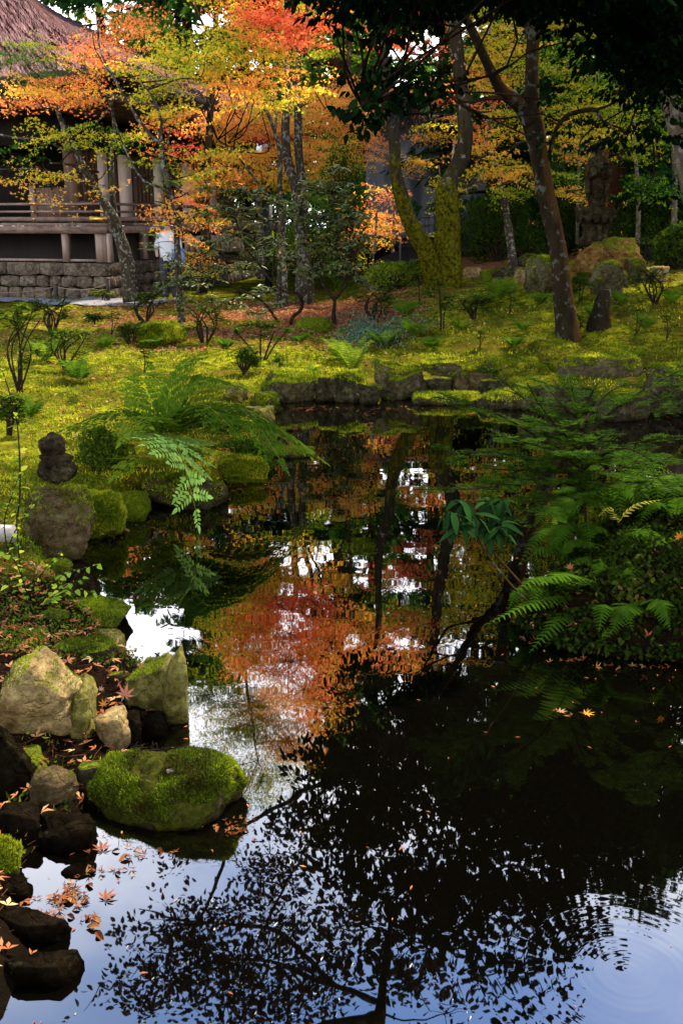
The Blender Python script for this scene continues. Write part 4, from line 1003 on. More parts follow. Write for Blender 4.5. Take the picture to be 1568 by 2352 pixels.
# buckets / pot behind shrubs
p = ground(466, 674); V, Q = lathe(p, [(0, 0), (.10, 0), (.14, .22), (.15, .23), (.13, .23), (.12, .02), (0, .02)], 20)
tag(MB().put(V, Q).build('plant_pot', M['black_metal']), 'small black pot on the gravel behind the shrubs', 'pot')

# ================================================================== PERSON half hidden behind the shrubs
pp = ground(392, 692)
pe = thing('person', pp, 'person in a white top and dark trousers with a blue bag, half hidden behind shrubs', 'person')
def skin_body(name, verts, edges, radii, mat, parent, lv=2):
    import bmesh
    bm = bmesh.new(); sk_ = bm.verts.layers.skin.verify(); vs = [bm.verts.new(v) for v in verts]
    for a_, b_ in edges: bm.edges.new((vs[a_], vs[b_]))
    for i, (v, r) in enumerate(zip(vs, radii)): v[sk_].radius = (r, r); v[sk_].use_root = (i == 0)
    me = bpy.data.meshes.new(name); bm.to_mesh(me); bm.free()
    o = bpy.data.objects.new(name, me); COL.objects.link(o); o.parent = parent; ORG[o] = ORG[parent]
    md = o.modifiers.new('skin', 'SKIN'); md.use_smooth_shade = True
    s = o.modifiers.new('sub', 'SUBSURF'); s.levels = lv; s.render_levels = lv
    me.materials.append(M[mat]); return o
bv = [(0, 0, .92), (0, .02, 1.10), (0, .03, 1.30), (0, .02, 1.42), (0, .0, 1.50), (0, -.02, 1.60), (.09, 0, .88), (.11, -.02, .48), (.11, .02, .08), (.12, -.10, .03), (-.09, 0, .88), (-.10, .02, .48), (-.10, .03, .08), (-.11, -.09, .03),
      (.17, .02, 1.38), (.24, .02, 1.12), (.20, -.16, .98), (-.17, .02, 1.38), (-.25, .0, 1.12), (-.22, -.12, .93)]
be = [(0, 1), (1, 2), (2, 3), (3, 4), (4, 5), (0, 6), (6, 7), (7, 8), (8, 9), (0, 10), (10, 11), (11, 12), (12, 13), (3, 14), (14, 15), (15, 16), (3, 17), (17, 18), (18, 19)]
br = [.13, .12, .15, .11, .05, .085, .09, .065, .045, .04, .09, .065, .045, .04, .055, .042, .032, .055, .042, .032]
skin_body('body', bv, be, br, 'skin', pe)
V, Q = lathe(pp, [(.17, .86), (.19, 1.0), (.185, 1.2), (.20, 1.34), (.15, 1.43), (.07, 1.47)], 24); V[:, 1] = pp[1] + (V[:, 1] - pp[1]) * .75; MB().put(V, Q).build('white_top', M['cloth_white'], pe)
for s in (-1, 1):
    V, Q, T = tube([pp + [s * .16, .02, 1.40], pp + [s * .225, .02, 1.22], pp + [s * .24, .0, 1.10]], [.075, .065, .062], 10, .05); MB().put(V, Q, T).build('sleeve', M['cloth_white'], pe)
    V, Q, T = tube([pp + [s * .09, 0, .92], pp + [s * .105, -.01, .5], pp + [s * .105, .02, .1]], [.11, .085, .07], 12, .1); MB().put(V, Q, T).build('trouser_leg', M['cloth_dark'], pe)
blob('hair', pp + [0, .0, 1.655], (.10, .11, .10), 'hair', pe, 2, 3, .01)
V = [(pp[0] + .10 + dx, pp[1] - .16 + dy, pp[2] + .80 + dz) for dz in (0, .30) for dx, dy in ((0, 0), (.26, 0), (.26, .10), (0, .10))]
tag(MB().put(V, BOXQ).build('shoulder_bag', M['cloth_blue'], smooth=False), 'light blue bag carried by the person behind the shrubs', 'bag')
pb = ground(452, 668)
V, Q = [], []
for j in range(9):
    for i in range(9): V.append([pb[0] - .22 + i * .055 + .02 * math.sin(j), pb[1] + .03 * math.sin(i * 2.1), pb[2] + .25 + j * .08])
for j in range(8):
    for i in range(8): k = j * 9 + i; Q.append([k, k + 1, k + 10, k + 9])
# ================================================================== LEAF SHAPES (x across, y along the leaf, z its normal)
def _lobes(angs, lens, w):
    V, Q = [], []
    for a, l in zip(angs, lens):
        a = math.radians(a); c, s = math.sin(a), math.cos(a)
        k = len(V)
        V += [(0, 0, 0), (c * l * .45 - s * w * l, s * l * .45 + c * w * l, .04), (c * l, s * l, -.10 * l), (c * l * .45 + s * w * l, s * l * .45 - c * w * l, .04)]
        Q.append([k, k + 3, k + 2, k + 1])
    return np.array(V, float), np.array(Q)
LEAF3 = _lobes((-62, 0, 62), (.62, .75, .62), .17)
LEAF7 = _lobes((-125, -80, -40, 0, 40, 80, 125), (.28, .46, .56, .62, .56, .46, .28), .13)
def _ovate(w, n=4, bend=.12, fold=.10, peak=.42):
    V, Q = [], []
    for i in range(n + 1):
        t = i / n; ww = w * (math.sin(math.pi * t ** (math.log(.5) / math.log(peak))) ** .8 if 0 < t < 1 else 0.0)
        z = -bend * t * t
        V += [(-ww, t, z + fold * ww / w if ww else z), (0, t, z), (ww, t, z + fold * ww / w if ww else z)]
    for i in range(n):
        k = i * 3; Q += [[k, k + 1, k + 4, k + 3], [k + 1, k + 2, k + 5, k + 4]]
    return np.array(V, float), np.array(Q)
OVATE = _ovate(.27, 3); OVATE_HI = _ovate(.25, 6, .18); LONG = _ovate(.13, 3, .22, .04, .55); LONG_HI = _ovate(.13, 6, .35, .04, .5); LANCE = _ovate(.16, 2, .10, .03)
BLADE = (np.array([(-.05, 0, 0), (.05, 0, 0), (.06, .5, 0), (0, 1, -.12), (-.06, .5, 0)], float), None)
BLADE = (BLADE[0], np.array([[0, 1, 2, 4]]), np.array([[4, 2, 3]]))
SPRIG = _lobes((-55, -30, 0, 28, 52, 10), (.5, .75, 1, .8, .5, .9), .10)
def unit(v): return v / (np.linalg.norm(v, axis=-1, keepdims=True) + 1e-9)
def cloud(mb, C, D, N, S, tmpl, tint):
    """many leaves: C centres, D length axes, N normals, S sizes"""
    TV, TQ = tmpl[0], tmpl[1]
    C = np.asarray(C, float); n = len(C)
    if n == 0: return
    D = unit(D); B = unit(np.cross(D, N)); N = np.cross(B, D)
    S = np.broadcast_to(np.asarray(S, float), (n,))[:, None, None]
    V = C[:, None, :] + S * (TV[None, :, 0:1] * B[:, None, :] + TV[None, :, 1:2] * D[:, None, :] + TV[None, :, 2:3] * N[:, None, :])
    k = len(TV); off = (np.arange(n) * k)[:, None, None]
    mb.put(V.reshape(-1, 3), (TQ[None] + off).reshape(-1, 4), (tmpl[2][None] + off).reshape(-1, 3) if len(tmpl) > 2 else None,
           np.repeat(np.clip(np.broadcast_to(tint, (n,)), 0, 1), k))
def leaf_matrix(c, d, nrm, s):
    d = np.asarray(d, float); d /= np.linalg.norm(d); b = np.cross(d, nrm); b /= np.linalg.norm(b) + 1e-9; n = np.cross(b, d)
    A = np.eye(4); A[:3, 0] = b * s; A[:3, 1] = d * s; A[:3, 2] = n * s; A[:3, 3] = c; return A
def leaf_mesh(name, tmpl, mat): return mesh_of(name, tmpl[0], [tmpl[1]] + ([tmpl[2]] if len(tmpl) > 2 else []), mat)
def rdir(r, n, up=0.0, flat=1.0):
    v = r.normal(size=(n, 3)); v[:, 2] = v[:, 2] * flat + up; return unit(v)
def spray_pad(mb, r, c, rad, n, size, tmpl, tint, tvar, per=55, disc=0.38, droop=0.5, face=0.6, sprays=None):
    """leaves in flat drooping sprays inside an ellipsoid; returns the spray centres"""
    K = max(2, int(n / per)); q = rdir(r, K) * (r.random(K)[:, None] ** .40) * rad; cs = c + q
    tt = tint + r.normal(size=K) * tvar
    kk = r.integers(0, K, n); a = r.random(n) * 2 * math.pi; rr = disc * r.random(n) ** .6 * r.uniform(.7, 1.3, K)[kk]
    tilt = r.normal(size=(K, 2)) * .24
    P = cs[kk] + np.stack([rr * np.cos(a), rr * np.sin(a), 0 * a], -1)
    P[:, 2] += rr * (np.cos(a) * tilt[kk, 0] + np.sin(a) * tilt[kk, 1]) - .5 * rr * rr * droop + r.normal(size=n) * .022
    D = np.stack([np.cos(a), np.sin(a), -droop * r.uniform(.2, 1.6, n)], -1) + r.normal(size=(n, 3)) * .35
    N = np.array([0, 0, 1.0]) + r.normal(size=(n, 3)) * face
    cloud(mb, P, D, N, size * r.uniform(.7, 1.2, n), tmpl, tt[kk] + r.normal(size=n) * tvar * .8)
    return cs
def twigs_to(mb, r, skel, c, cs, r0=.014, r1=.004):
    d = np.linalg.norm(skel - c, axis=1); s = skel[np.argmin(d)]
    L0 = np.linalg.norm(c - s)
    if L0 > .15:
        m1 = s * .6 + c * .4 + r.normal(size=3) * L0 * .07 + [0, 0, -L0 * .02]; m2 = s * .25 + c * .75 + r.normal(size=3) * L0 * .06
        V, Q, T = tube([s, m1, m2, c], [r0, r0 * .8, r0 * .65, r0 * .45], 5, .25, cap=False); mb.put(V, Q)
    for k in cs:
        l = np.linalg.norm(k - c)
        m1 = c * .55 + k * .45 + r.normal(size=3) * l * .08
        V, Q, T = tube([c, m1, k], [r1 * 1.4, r1, r1 * .6], 4, .3, cap=False); mb.put(V, Q)
def pathpts(L, refl=False):
    P, R = [], []
    for p in L:
        q = (atr if refl else at)(p[0], p[1], p[2]); P.append(q)
        R.append(p[3] * .5 * (pxm(q) if not refl else np.linalg.norm(q - [0, 0, -CAMZ]) / F))
    return np.array(P), np.array(R)
def tree(name, label, cat, group, trunk, limbs, pads, bark='bark_maple', leaf='maple', tmpl=LEAF3, size=.062, seed=0, dens=.074, rough=.18, base=None, leaf_single=None, nsingle=0, tvar=.075, per=80, disc=.46, droop=.5, face=.6, refl=False, trunk_refl=False, nseg=14, twig='twig', depth=None, extra_trunks=()):
    """trunk and limbs are lists of (px, py, distance, thickness in photo pixels); pads (px, py, distance, w, h, tint[, density factor])"""
    r = np.random.default_rng(seed)
    P, R = pathpts(trunk, trunk_refl)
    root = thing(name, P[0], label, cat, group)
    V, Q, T = tube(P, R, nseg, .10, rough, seed); MB().put(V, Q, T).build('trunk', M[bark], root)
    sk = [catmull(P, R, .2)[0]]
    for i, tr_ in enumerate(extra_trunks):
        P2, R2 = pathpts(tr_); V, Q, T = tube(P2, R2, nseg, .10, rough, seed + 3 + i); MB().put(V, Q, T).build('trunk', M[bark], root); sk.append(catmull(P2, R2, .2)[0])
    for i, L in enumerate(limbs):
        rf = refl
        P2, R2 = pathpts(L, rf); V, Q, T = tube(P2, R2, 8, .10, rough * .8, seed + i); MB().put(V, Q, T).build('limb', M[bark], root)
        sk.append(catmull(P2, R2, .2)[0])
    skel = np.concatenate(sk)
    lm, tm = MB(), MB()
    for pd in pads:
        px, py, Y, w, h, t = pd[:6]; df = pd[6] if len(pd) > 6 else 1.0
        rf_ = refl or Y < 0; Y = abs(Y)
        c = (atr if rf_ else at)(px, py, Y); m = (np.linalg.norm(c - [0, 0, -CAMZ]) / F) if rf_ else pxm(c)
        rad = np.array([w / 2 * m, (depth or min(max(w / 2 * m * .7, .45), 1.6)), h / 2 * m])
        lp = size / m; n = int(w * h * dens * df * (7.7 / lp) ** 2)
        cs = spray_pad(lm, r, c, rad, max(n, 12), size, tmpl, t, tvar, per, disc, droop, face)
        twigs_to(tm, r, skel, c, cs)
    if lm.n:
        Vc = None
        k = len(tmpl[0])
        o = lm.build('crown', M[leaf], root, smooth=False, tint=True); o['kind'] = 'stuff'
    if tm.n: o = tm.build('crown_twigs', M[twig], root); o['kind'] = 'stuff'
    return root, lm, skel

# ================================================================== MAPLES on the left
g1 = 21.3
tree('maple_tree', 'mottled two-stemmed maple by the veranda corner with green and salmon leaves', 'tree', 'maples', 
     [(304, 692, g1, 42), (290, 600, g1, 31), (278, 555, g1, 29), (262, 508, g1 - .1, 26), (240, 468, g1 - .2, 22), (216, 430, g1 - .3, 19), (196, 392, g1 - .4, 17), (180, 356, g1 - .4, 15), (160, 320, g1 - .5, 13), (142, 280, g1 - .5, 12), (131, 248, g1 - .5, 10), (134, 224, g1 - .5, 6)],
     [[(278, 540, g1, 18), (266, 500, g1 + .1, 14), (257, 450, g1 + .1, 12), (256, 390, g1 + .1, 11), (257, 340, g1, 9), (261, 290, g1, 8), (257, 250, g1, 7), (248, 220, g1, 7), (225, 185, g1, 6), (200, 160, g1, 4)],
      [(258, 256, g1, 6), (255, 240, g1 - .1, 5), (275, 219, g1 - .2, 4)], [(257, 240, g1, 5), (240, 262, g1 - .3, 4), (222, 280, g1 - .4, 3)],
      [(131, 250, g1 - .5, 9), (112, 245, g1 - .6, 7), (85, 240, g1 - .7, 6), (40, 225, g1 - .9, 4), (-10, 222, g1 - 1, 3)],
      [(165, 348, g1 - .5, 7), (140, 340, g1 - .7, 6), (121, 330, g1 - .8, 4)], [(158, 322, g1 - .5, 7), (120, 317, g1 - .7, 6), (50, 317, g1 - 1, 5), (-10, 307, g1 - 1, 4)],
      [(210, 425, g1 - .3, 7), (190, 392, g1 - .6, 6), (160, 377, g1 - .8, 5), (113, 374, g1 - 1, 3)],
      [(236, 462, g1 - .2, 10), (205, 425, g1 - .6, 9), (175, 412, g1 - .8, 8), (130, 402, g1 - 1, 7), (95, 388, g1 - 1.2, 5), (40, 388, g1 - 1.3, 4), (-10, 388, g1 - 1.4, 3)],
      [(135, 225, g1 - .5, 5), (165, 230, g1 - .6, 4), (200, 265, g1 - .3, 4)]],
     [(60, 215, 19.5, 130, 70, .66), (20, 250, 19.5, 60, 50, .60), (150, 195, 19.8, 180, 80, .64), (90, 200, 19, 120, 50, .6), (215, 210, 19.6, 90, 60, .62), (150, 225, 19.4, 130, 50, .66),
      (65, 150, 19, 170, 80, .17), (20, 120, 19, 90, 90, .14), (120, 120, 19.2, 100, 50, .35), (195, 130, 20, 160, 100, .68), (230, 95, 20, 110, 80, .72), (290, 45, 20.2, 130, 80, .72), (250, 130, 20, 120, 60, .66), (330, 70, 20, 70, 60, .62),
      (200, 300, 19.2, 110, 36, .30), (270, 300, 19.5, 140, 32, .26), (310, 330, 19.5, 130, 30, .30), (220, 335, 19.2, 110, 28, .33),
      (110, 305, 19.0, 110, 36, .42), (90, 325, 18.8, 80, 40, .40), (20, 350, 18.6, 90, 40, .06), (80, 395, 18.6, 80, 34, .46), (110, 415, 18.6, 90, 40, .50), (90, 440, 18.6, 50, 30, .5), (8, 405, 18.6, 40, 40, .55), (180, 395, 18.9, 40, 40, .45), (240, 425, 19.2, 60, 24, .55)],
     seed=1, size=.060, dens=.056)
g2 = ground(417, 745)[1]
tree('maple_tree', 'slim straight maple rising beside the moss mound with orange and lime leaves', 'tree', 'maples',
     [(417, 748, g2, 19), (411, 650, g2, 17), (406, 560, g2, 16), (404, 500, g2, 15), (396, 450, g2, 14), (385, 412, g2, 13), (374, 375, g2, 12), (371, 335, g2, 11), (368, 310, g2, 9), (371, 280, g2, 6), (352, 225, g2, 5), (325, 188, g2, 3)],
     [[(370, 332, g2, 8), (342, 305, g2 + .1, 8), (312, 265, g2 + .2, 7), (285, 222, g2 + .3, 7), (258, 172, g2 + .4, 6), (236, 130, g2 + .4, 5), (226, 90, g2 + .5, 4), (228, 40, g2 + .5, 3)],
      [(262, 178, g2 + .4, 4), (240, 150, g2 + .5, 3), (218, 110, g2 + .5, 3), (212, 70, g2 + .5, 2)],
      [(399, 455, g2, 8), (372, 432, g2 - .1, 7), (335, 418, g2 - .2, 6), (318, 400, g2 - .2, 5), (300, 368, g2 - .2, 5), (278, 320, g2 - .2, 4), (262, 270, g2 - .2, 3)],
      [(378, 372, g2, 6), (385, 340, g2, 5), (388, 300, g2, 4)], [(405, 520, g2, 6), (425, 500, g2 - .2, 4), (460, 488, g2 - .4, 3)], [(404, 492, g2, 5), (385, 470, g2 - .1, 4), (350, 460, g2 - .2, 2)]],
     [(350, 165, 17.5, 170, 70, .40), (390, 185, 17.5, 150, 60, .34), (330, 200, 17.3, 110, 70, .38), (400, 145, 17.6, 170, 60, .36), (370, 230, 17.3, 100, 80, .40), (390, 270, 17.2, 90, 70, .48), (355, 290, 17.2, 80, 60, .58), (395, 330, 17.1, 70, 60, .66), (360, 345, 17.2, 60, 30, .60),
      (330, 365, 17, 60, 24, .4), (420, 370, 17, 80, 50, .3), (445, 400, 17, 100, 50, .38), (430, 440, 16.8, 110, 60, .52), (380, 490, 16.6, 80, 60, .60), (440, 500, 16.6, 110, 50, .52), (400, 540, 16.6, 90, 40, .56), (470, 520, 16.6, 70, 40, .55), (470, 150, 17.6, 120, 60, .38)],
     seed=2, size=.060, dens=.060)
tree('broadleaf_tree', 'tall loose green tree rising above the view behind the veranda', 'tree', None,
     [(470, 620, 22, 22), (475, 400, 22, 18), (490, 150, 22, 15), (500, -50, 22, 12), (510, -300, 22, 9), (530, -620, 22, 4)], [[(490, 100, 22, 8), (440, 0, 22, 6), (420, -80, 22, 4)], [(500, -50, 22, 8), (560, -150, 22, 6), (590, -230, 22, 4)]],
     [(450, -60, 22, 120, 100, .22), (520, -120, 22, 150, 100, .26), (470, -190, 22, 130, 90, .24), (540, -250, 22, 130, 90, .28), (490, -320, 22, 110, 80, .24, .7), (580, -180, 22, 110, 90, .32), (430, -130, 22, 60, 60, .2, .6), (470, 1600, -22, 150, 100, .22, 1.6), (545, 1680, -22, 170, 110, .30, 1.8), (480, 1770, -22, 150, 90, .22, .9), (600, 1620, -22, 150, 110, .48, 2), (600, 1790, -22, 170, 100, .30, 1.3), (660, 1700, -22, 150, 120, .55, 2), (530, 1860, -22, 140, 60, .22, .8)], seed=21, size=.07, bark='bark_camellia', dens=.095)
# slender maple that reaches over in the middle
g3 = ground(640, 705)[1]
tree('maple_tree', 'thin-stemmed maple in the middle with long arching branches of yellow-green leaves', 'tree', 'maples',
     [(640, 706, g3, 14), (643, 600, g3, 13), (645, 500, g3, 12), (643, 420, g3, 11), (642, 350, g3, 10), (630, 300, g3, 9), (612, 255, g3, 8), (585, 232, g3, 7), (540, 212, g3, 6), (490, 200, g3, 5), (420, 185, g3, 4), (370, 182, g3, 3)],
     [[(632, 300, g3, 6), (634, 262, g3, 5), (624, 238, g3, 4), (640, 215, g3, 3)], [(590, 235, g3, 6), (560, 200, g3, 5), (520, 170, g3, 4), (510, 130, g3, 3), (470, 95, g3, 3)], [(560, 202, g3, 4), (590, 170, g3, 3), (600, 140, g3, 2)],
      [(645, 480, g3, 7), (600, 430, g3 - .3, 6), (562, 380, g3 - .5, 5), (535, 345, g3 - .6, 4), (500, 320, g3 - .6, 3)]],
     [(430, 105, 18, 220, 70, .33), (500, 90, 18, 180, 60, .34), (560, 110, 18, 140, 60, .38), (470, 140, 18, 200, 60, .36), (560, 150, 18, 140, 60, .48), (620, 130, 18, 110, 60, .44), (520, 190, 18, 140, 50, .66), (600, 190, 18, 150, 50, .58), (570, 220, 18, 110, 40, .46), (650, 225, 18, 120, 50, .38),
      (500, 345, 17, 120, 36, .42), (490, 375, 17, 80, 40, .54)],
     seed=3, size=.060)
# broad orange maple behind
tree('maple_tree', 'broad pale orange maple glowing behind the veranda end', 'tree', 'maples',
     [(600, 640, 24, 20), (598, 500, 24, 18), (590, 420, 24, 17), (580, 350, 24, 14), (600, 280, 24, 10), (640, 200, 24, 6)],
     [[(585, 380, 24, 10), (530, 330, 23.5, 8), (480, 290, 23, 5)], [(592, 330, 24, 10), (700, 290, 24, 8), (800, 250, 24, 4)], [(592, 440, 24, 9), (520, 420, 23, 7), (450, 430, 23, 4)], [(590, 420, 24, 9), (690, 380, 24, 7), (780, 330, 24, 4)]],
     [(530, 245, 23, 160, 70, .585), (600, 260, 23, 170, 70, .575), (560, 295, 23, 180, 60, .60), (500, 290, 22.5, 100, 90, .585), (640, 300, 23.5, 130, 70, .58), (700, 250, 24, 160, 80, .57), (770, 225, 24, 170, 70, .575), (730, 300, 24, 170, 80, .56), (800, 270, 24, 130, 80, .56), (820, 210, 24.5, 110, 60, .585),
      (520, 385, 22.5, 170, 60, .54), (580, 360, 22.8, 170, 60, .54), (500, 430, 22, 150, 50, .53), (570, 405, 22.5, 120, 50, .54), (640, 400, 23, 120, 70, .53), (700, 360, 23.5, 130, 80, .54), (780, 350, 24, 140, 80, .55), (600, 330, 23, 60, 30, .84), (850, 320, 24.5, 80, 90, .60), (740, 390, 24, 100, 60, .56), (640, 350, 23, 120, 50, .55),
      (900, 250, 25, 80, 80, .60), (990, 300, 25, 90, 50, .5), (960, 380, 25, 90, 40, .5), (1000, 215, 25, 100, 90, .62)],
     seed=4, size=.065, dens=.09, depth=1.2)
tree('maple_tree', 'tall twin-trunked maple in the middle with a red-orange top', 'tree', 'maples',
     [(700, 700, g3 + .8, 44), (697, 600, g3 + .8, 34), (688, 500, g3 + .8, 29), (680, 430, g3 + .8, 27), (666, 390, g3 + .8, 24), (656, 340, g3 + .8, 22), (656, 280, g3 + .8, 20), (662, 210, g3 + .8, 19), (660, 120, g3 + .8, 18), (662, 30, g3 + .8, 16), (650, -80, g3 + .8, 12)],
     [[(697, 130, g3 + .7, 7), (720, 70, g3 + .6, 5), (735, 10, g3 + .6, 3)], [(668, 95, g3 + .8, 6), (700, 120, g3 + .7, 5), (730, 150, g3 + .7, 3)], [(662, 60, g3 + .8, 7), (620, 40, g3 + .6, 5), (580, 50, g3 + .5, 3)]],
     [(640, 30, 18.2, 180, 90, .80), (600, 60, 18.2, 130, 80, .79), (680, 60, 18.2, 140, 80, .82), (590, 10, 18.5, 120, 60, .77), (720, 40, 18, 120, 80, .80), (740, 90, 18, 90, 40, .74), (640, 105, 18, 110, 40, .74), (560, 40, 18.5, 50, 90, .40), (640, -60, 18.5, 260, 90, .80), (720, 195, 18, 60, 60, .45), (560, -60, 18.8, 200, 110, .70),
      (640, -150, 18.5, 300, 160, .70, 1.3), (760, -90, 18.5, 200, 140, .62, 1.3), (560, -130, 18.8, 220, 160, .60, 1.2), (680, -240, 18.5, 280, 110, .66), (720, -330, 18.5, 200, 90, .64, .8), (620, -320, 18.5, 160, 90, .6, .8), (800, -180, 18.5, 130, 120, .58), (460, -50, 18.8, 160, 110, .40), (480, -130, 18.8, 140, 90, .32, .8), (850, -60, 18.5, 130, 140, .55)],
     seed=5, size=.062, extra_trunks=[[(697, 560, g3 + .8, 24), (694, 430, g3 + .8, 20), (686, 350, g3 + .8, 20), (684, 260, g3 + .8, 18), (682, 180, g3 + .8, 16), (690, 100, g3 + .8, 12), (705, 40, g3 + .8, 9), (700, -60, g3 + .8, 7)],
     [(657, 740, g3 - .2, 17), (653, 640, g3 - .2, 14), (650, 560, g3, 12), (655, 470, g3 + .2, 10)]])

M['moss_trunk'] = leaf_mat('trunk_moss', [(0, (0.03, 0.04, 0.005)), (0.6, (0.12, 0.12, 0.008)), (1, (0.34, 0.30, 0.02))], 0.3, 0.7, 0.06, 0.45)
tree('broadleaf_tree', 'fresh green tree behind the orange maple, its crown mostly above the view', 'tree', None,
     [(800, 620, 27, 20), (805, 400, 27, 17), (800, 150, 27, 14), (810, -60, 27, 10), (820, -260, 27, 5)], [[(802, 200, 27, 7), (860, 100, 27, 5), (920, 60, 27, 3)], [(805, 60, 27, 7), (740, -40, 27, 5), (700, -90, 27, 3)]],
     [(770, 1200, -27, 150, 70, .24), (830, 1260, -27, 140, 60, .22), (700, 1250, -27, 110, 70, .28), (960, 1240, -27, 100, 60, .85, .8), (960, 1320, -27, 110, 60, .78, .8), (880, 1350, -27, 110, 60, .34), (1040, 1280, -27, 80, 70, .36), (760, 1330, -27, 160, 70, .50), (1080, 1190, -27, 90, 60, .45), (950, 1420, -27, 130, 60, .55), (850, 1430, -27, 130, 60, .50), (1060, 1380, -27, 90, 70, .45, .7)], seed=23, size=.075, bark='bark_camellia')
# ================================================================== MOSSY LEANING PAIR
gm = ground(1018, 664)[1] + .3
tree('mossy_tree', 'moss-coated tree with one upright trunk and one leaning out to the left', 'tree', None,
     [(1022, 690, gm, 84), (1024, 655, gm, 70), (1028, 610, gm, 63), (1027, 560, gm, 58), (1030, 510, gm, 55), (1028, 470, gm, 55), (1027, 432, gm, 51), (1040, 400, gm, 40), (1058, 366, gm, 39), (1068, 320, gm, 33), (1066, 260, gm, 31), (1060, 210, gm, 30), (1053, 140, gm, 31), (1047, 80, gm, 30), (1042, 10, gm, 26), (1040, -90, gm, 23), (1050, -220, gm, 16)],
     [[(1044, 560, gm - .1, 9), (1048, 520, gm - .2, 14), (1043, 500, gm - .2, 6)], [(1065, 280, gm, 9), (1085, 260, gm, 6), (1130, 255, gm, 3)]],
     [(1020, -40, gm, 200, 90, .3), (930, -60, gm - .5, 200, 100, .85), (1000, 90, gm + .4, 60, 60, .84, .7), (955, 110, gm + .6, 80, 90, .92), (900, 90, gm + .8, 60, 80, .9), (1080, -120, gm, 260, 140, .55), (900, -150, gm, 240, 120, .7)],
     bark='bark_mossy', seed=6, rough=.16, nseg=24, dens=.05,
     extra_trunks=[[(1004, 672, gm - .1, 50), (992, 620, gm - .2, 42), (975, 575, gm - .3, 40), (952, 530, gm - .4, 38), (932, 480, gm - .5, 36), (916, 430, gm - .6, 33), (907, 380, gm - .6, 29), (906, 330, gm - .6, 27), (898, 280, gm - .6, 25), (884, 225, gm - .5, 22), (880, 160, gm - .5, 20), (882, 90, gm - .5, 18), (886, 10, gm - .5, 16), (880, -100, gm - .5, 12)]])

for o_ in [o for o in bpy.data.objects if o.name.startswith('trunk') and o.parent and o.parent.name.startswith('mossy_tree')]:
    me_ = o_.data; V_ = np.zeros(len(me_.vertices) * 3); me_.vertices.foreach_get('co', V_); V_ = V_.reshape(-1, 3) + ORG[o_.parent]
    T_ = np.array([(p.vertices[0], p.vertices[1], p.vertices[2]) for p in me_.polygons]); t_ = tufts_on(V_, T_, 12000, .030, zmin=-1.1, seed=5, noise_s=3.0, thr=.12)
    P_ = t_[0].reshape(-1, 3, 3); k_ = RG.random(len(P_)) < ss((3.6 - P_[:, 0, 2]) / 1.6)
    q_ = add('moss', P_[k_].reshape(-1, 3), np.arange(3 * k_.sum()).reshape(-1, 3), M['moss_trunk'], o_, smooth=False, tint=t_[2].reshape(-1, 3)[k_].ravel()); q_['kind'] = 'stuff'

# ================================================================== RIGHT-HAND WOOD
tree('maple_tree', 'spreading green-and-orange maple behind the fork of the dark camellia', 'tree', 'maples',
     [(1180, 640, 21, 22), (1170, 540, 21, 18), (1150, 420, 21, 16), (1120, 300, 21, 14), (1150, 180, 21, 11), (1200, 60, 21, 8)],
     [[(1125, 300, 21, 8), (1180, 230, 20.5, 7), (1250, 170, 20.4, 5), (1310, 150, 20.3, 3)], [(1150, 190, 21, 8), (1110, 120, 20.6, 6), (1170, 60, 20.5, 5), (1230, 20, 20.4, 3)], [(1140, 370, 21, 8), (1190, 330, 20.6, 7), (1235, 320, 20.4, 6), (1290, 350, 20.2, 3)], [(1150, 400, 21, 7), (1270, 360, 20, 5), (1350, 340, 19.6, 4)]],
     [(1110, 30, 20, 110, 70, .40), (1160, 80, 20, 140, 80, .42), (1120, 130, 20, 110, 70, .40), (1180, 160, 20, 160, 70, .34), (1110, 200, 20.2, 100, 60, .50), (1100, 270, 20.5, 60, 110, .74), (1150, 250, 20, 130, 60, .36), (1190, 300, 20, 110, 50, .44), (1130, 345, 20, 130, 50, .46), (1180, 385, 20, 140, 50, .42), (1130, 400, 20, 100, 40, .46), (1190, 430, 20, 110, 50, .20),
      (1290, 130, 20, 130, 80, .24), (1330, 190, 20, 160, 80, .20), (1300, 230, 20, 110, 60, .30), (1370, 250, 20, 160, 60, .34), (1310, 300, 20, 120, 60, .38), (1370, 320, 19.8, 130, 60, .40), (1300, 360, 19.8, 100, 60, .48), (1290, 410, 20, 110, 60, .18), (1310, 450, 20, 100, 40, .50), (1460, 330, 20.5, 150, 90, .26), (1500, 420, 20.5, 150, 90, .12), (1440, 240, 20.5, 130, 90, .30), (1540, 300, 20.5, 90, 90, .2),
      (1200, 0, 20.5, 200, 60, .35), (1300, 50, 20.5, 200, 90, .3), (1450, 100, 21, 260, 160, .16), (1540, 200, 21, 100, 160, .14), (1200, -80, 21, 300, 120, .4), (1420, -80, 21, 300, 160, .2)],
     seed=7, size=.066, dens=.085, tvar=.09)
def simple_trunk(name, label, cat, group, pts, bark, seed, nseg=14, rough=.12):
    P, R = pathpts(pts); t = thing(name, P[0], label, cat, group)
    V, Q, T = tube(P, R, nseg, .2, rough, seed); MB().put(V, Q, T).build('trunk', M[bark], t); return t, catmull(P, R, .4)[0]
t, _ = simple_trunk('pale_tree', 'pale-barked tree leaning in from the right edge, lit at the top', 'tree', None, [(1620, 560, 16, 60), (1585, 400, 16, 52), (1560, 300, 16, 44), (1540, 240, 16, 38), (1522, 170, 16, 28), (1512, 110, 16, 20), (1505, 20, 16, 14)], 'bark_pale', 5, 20)
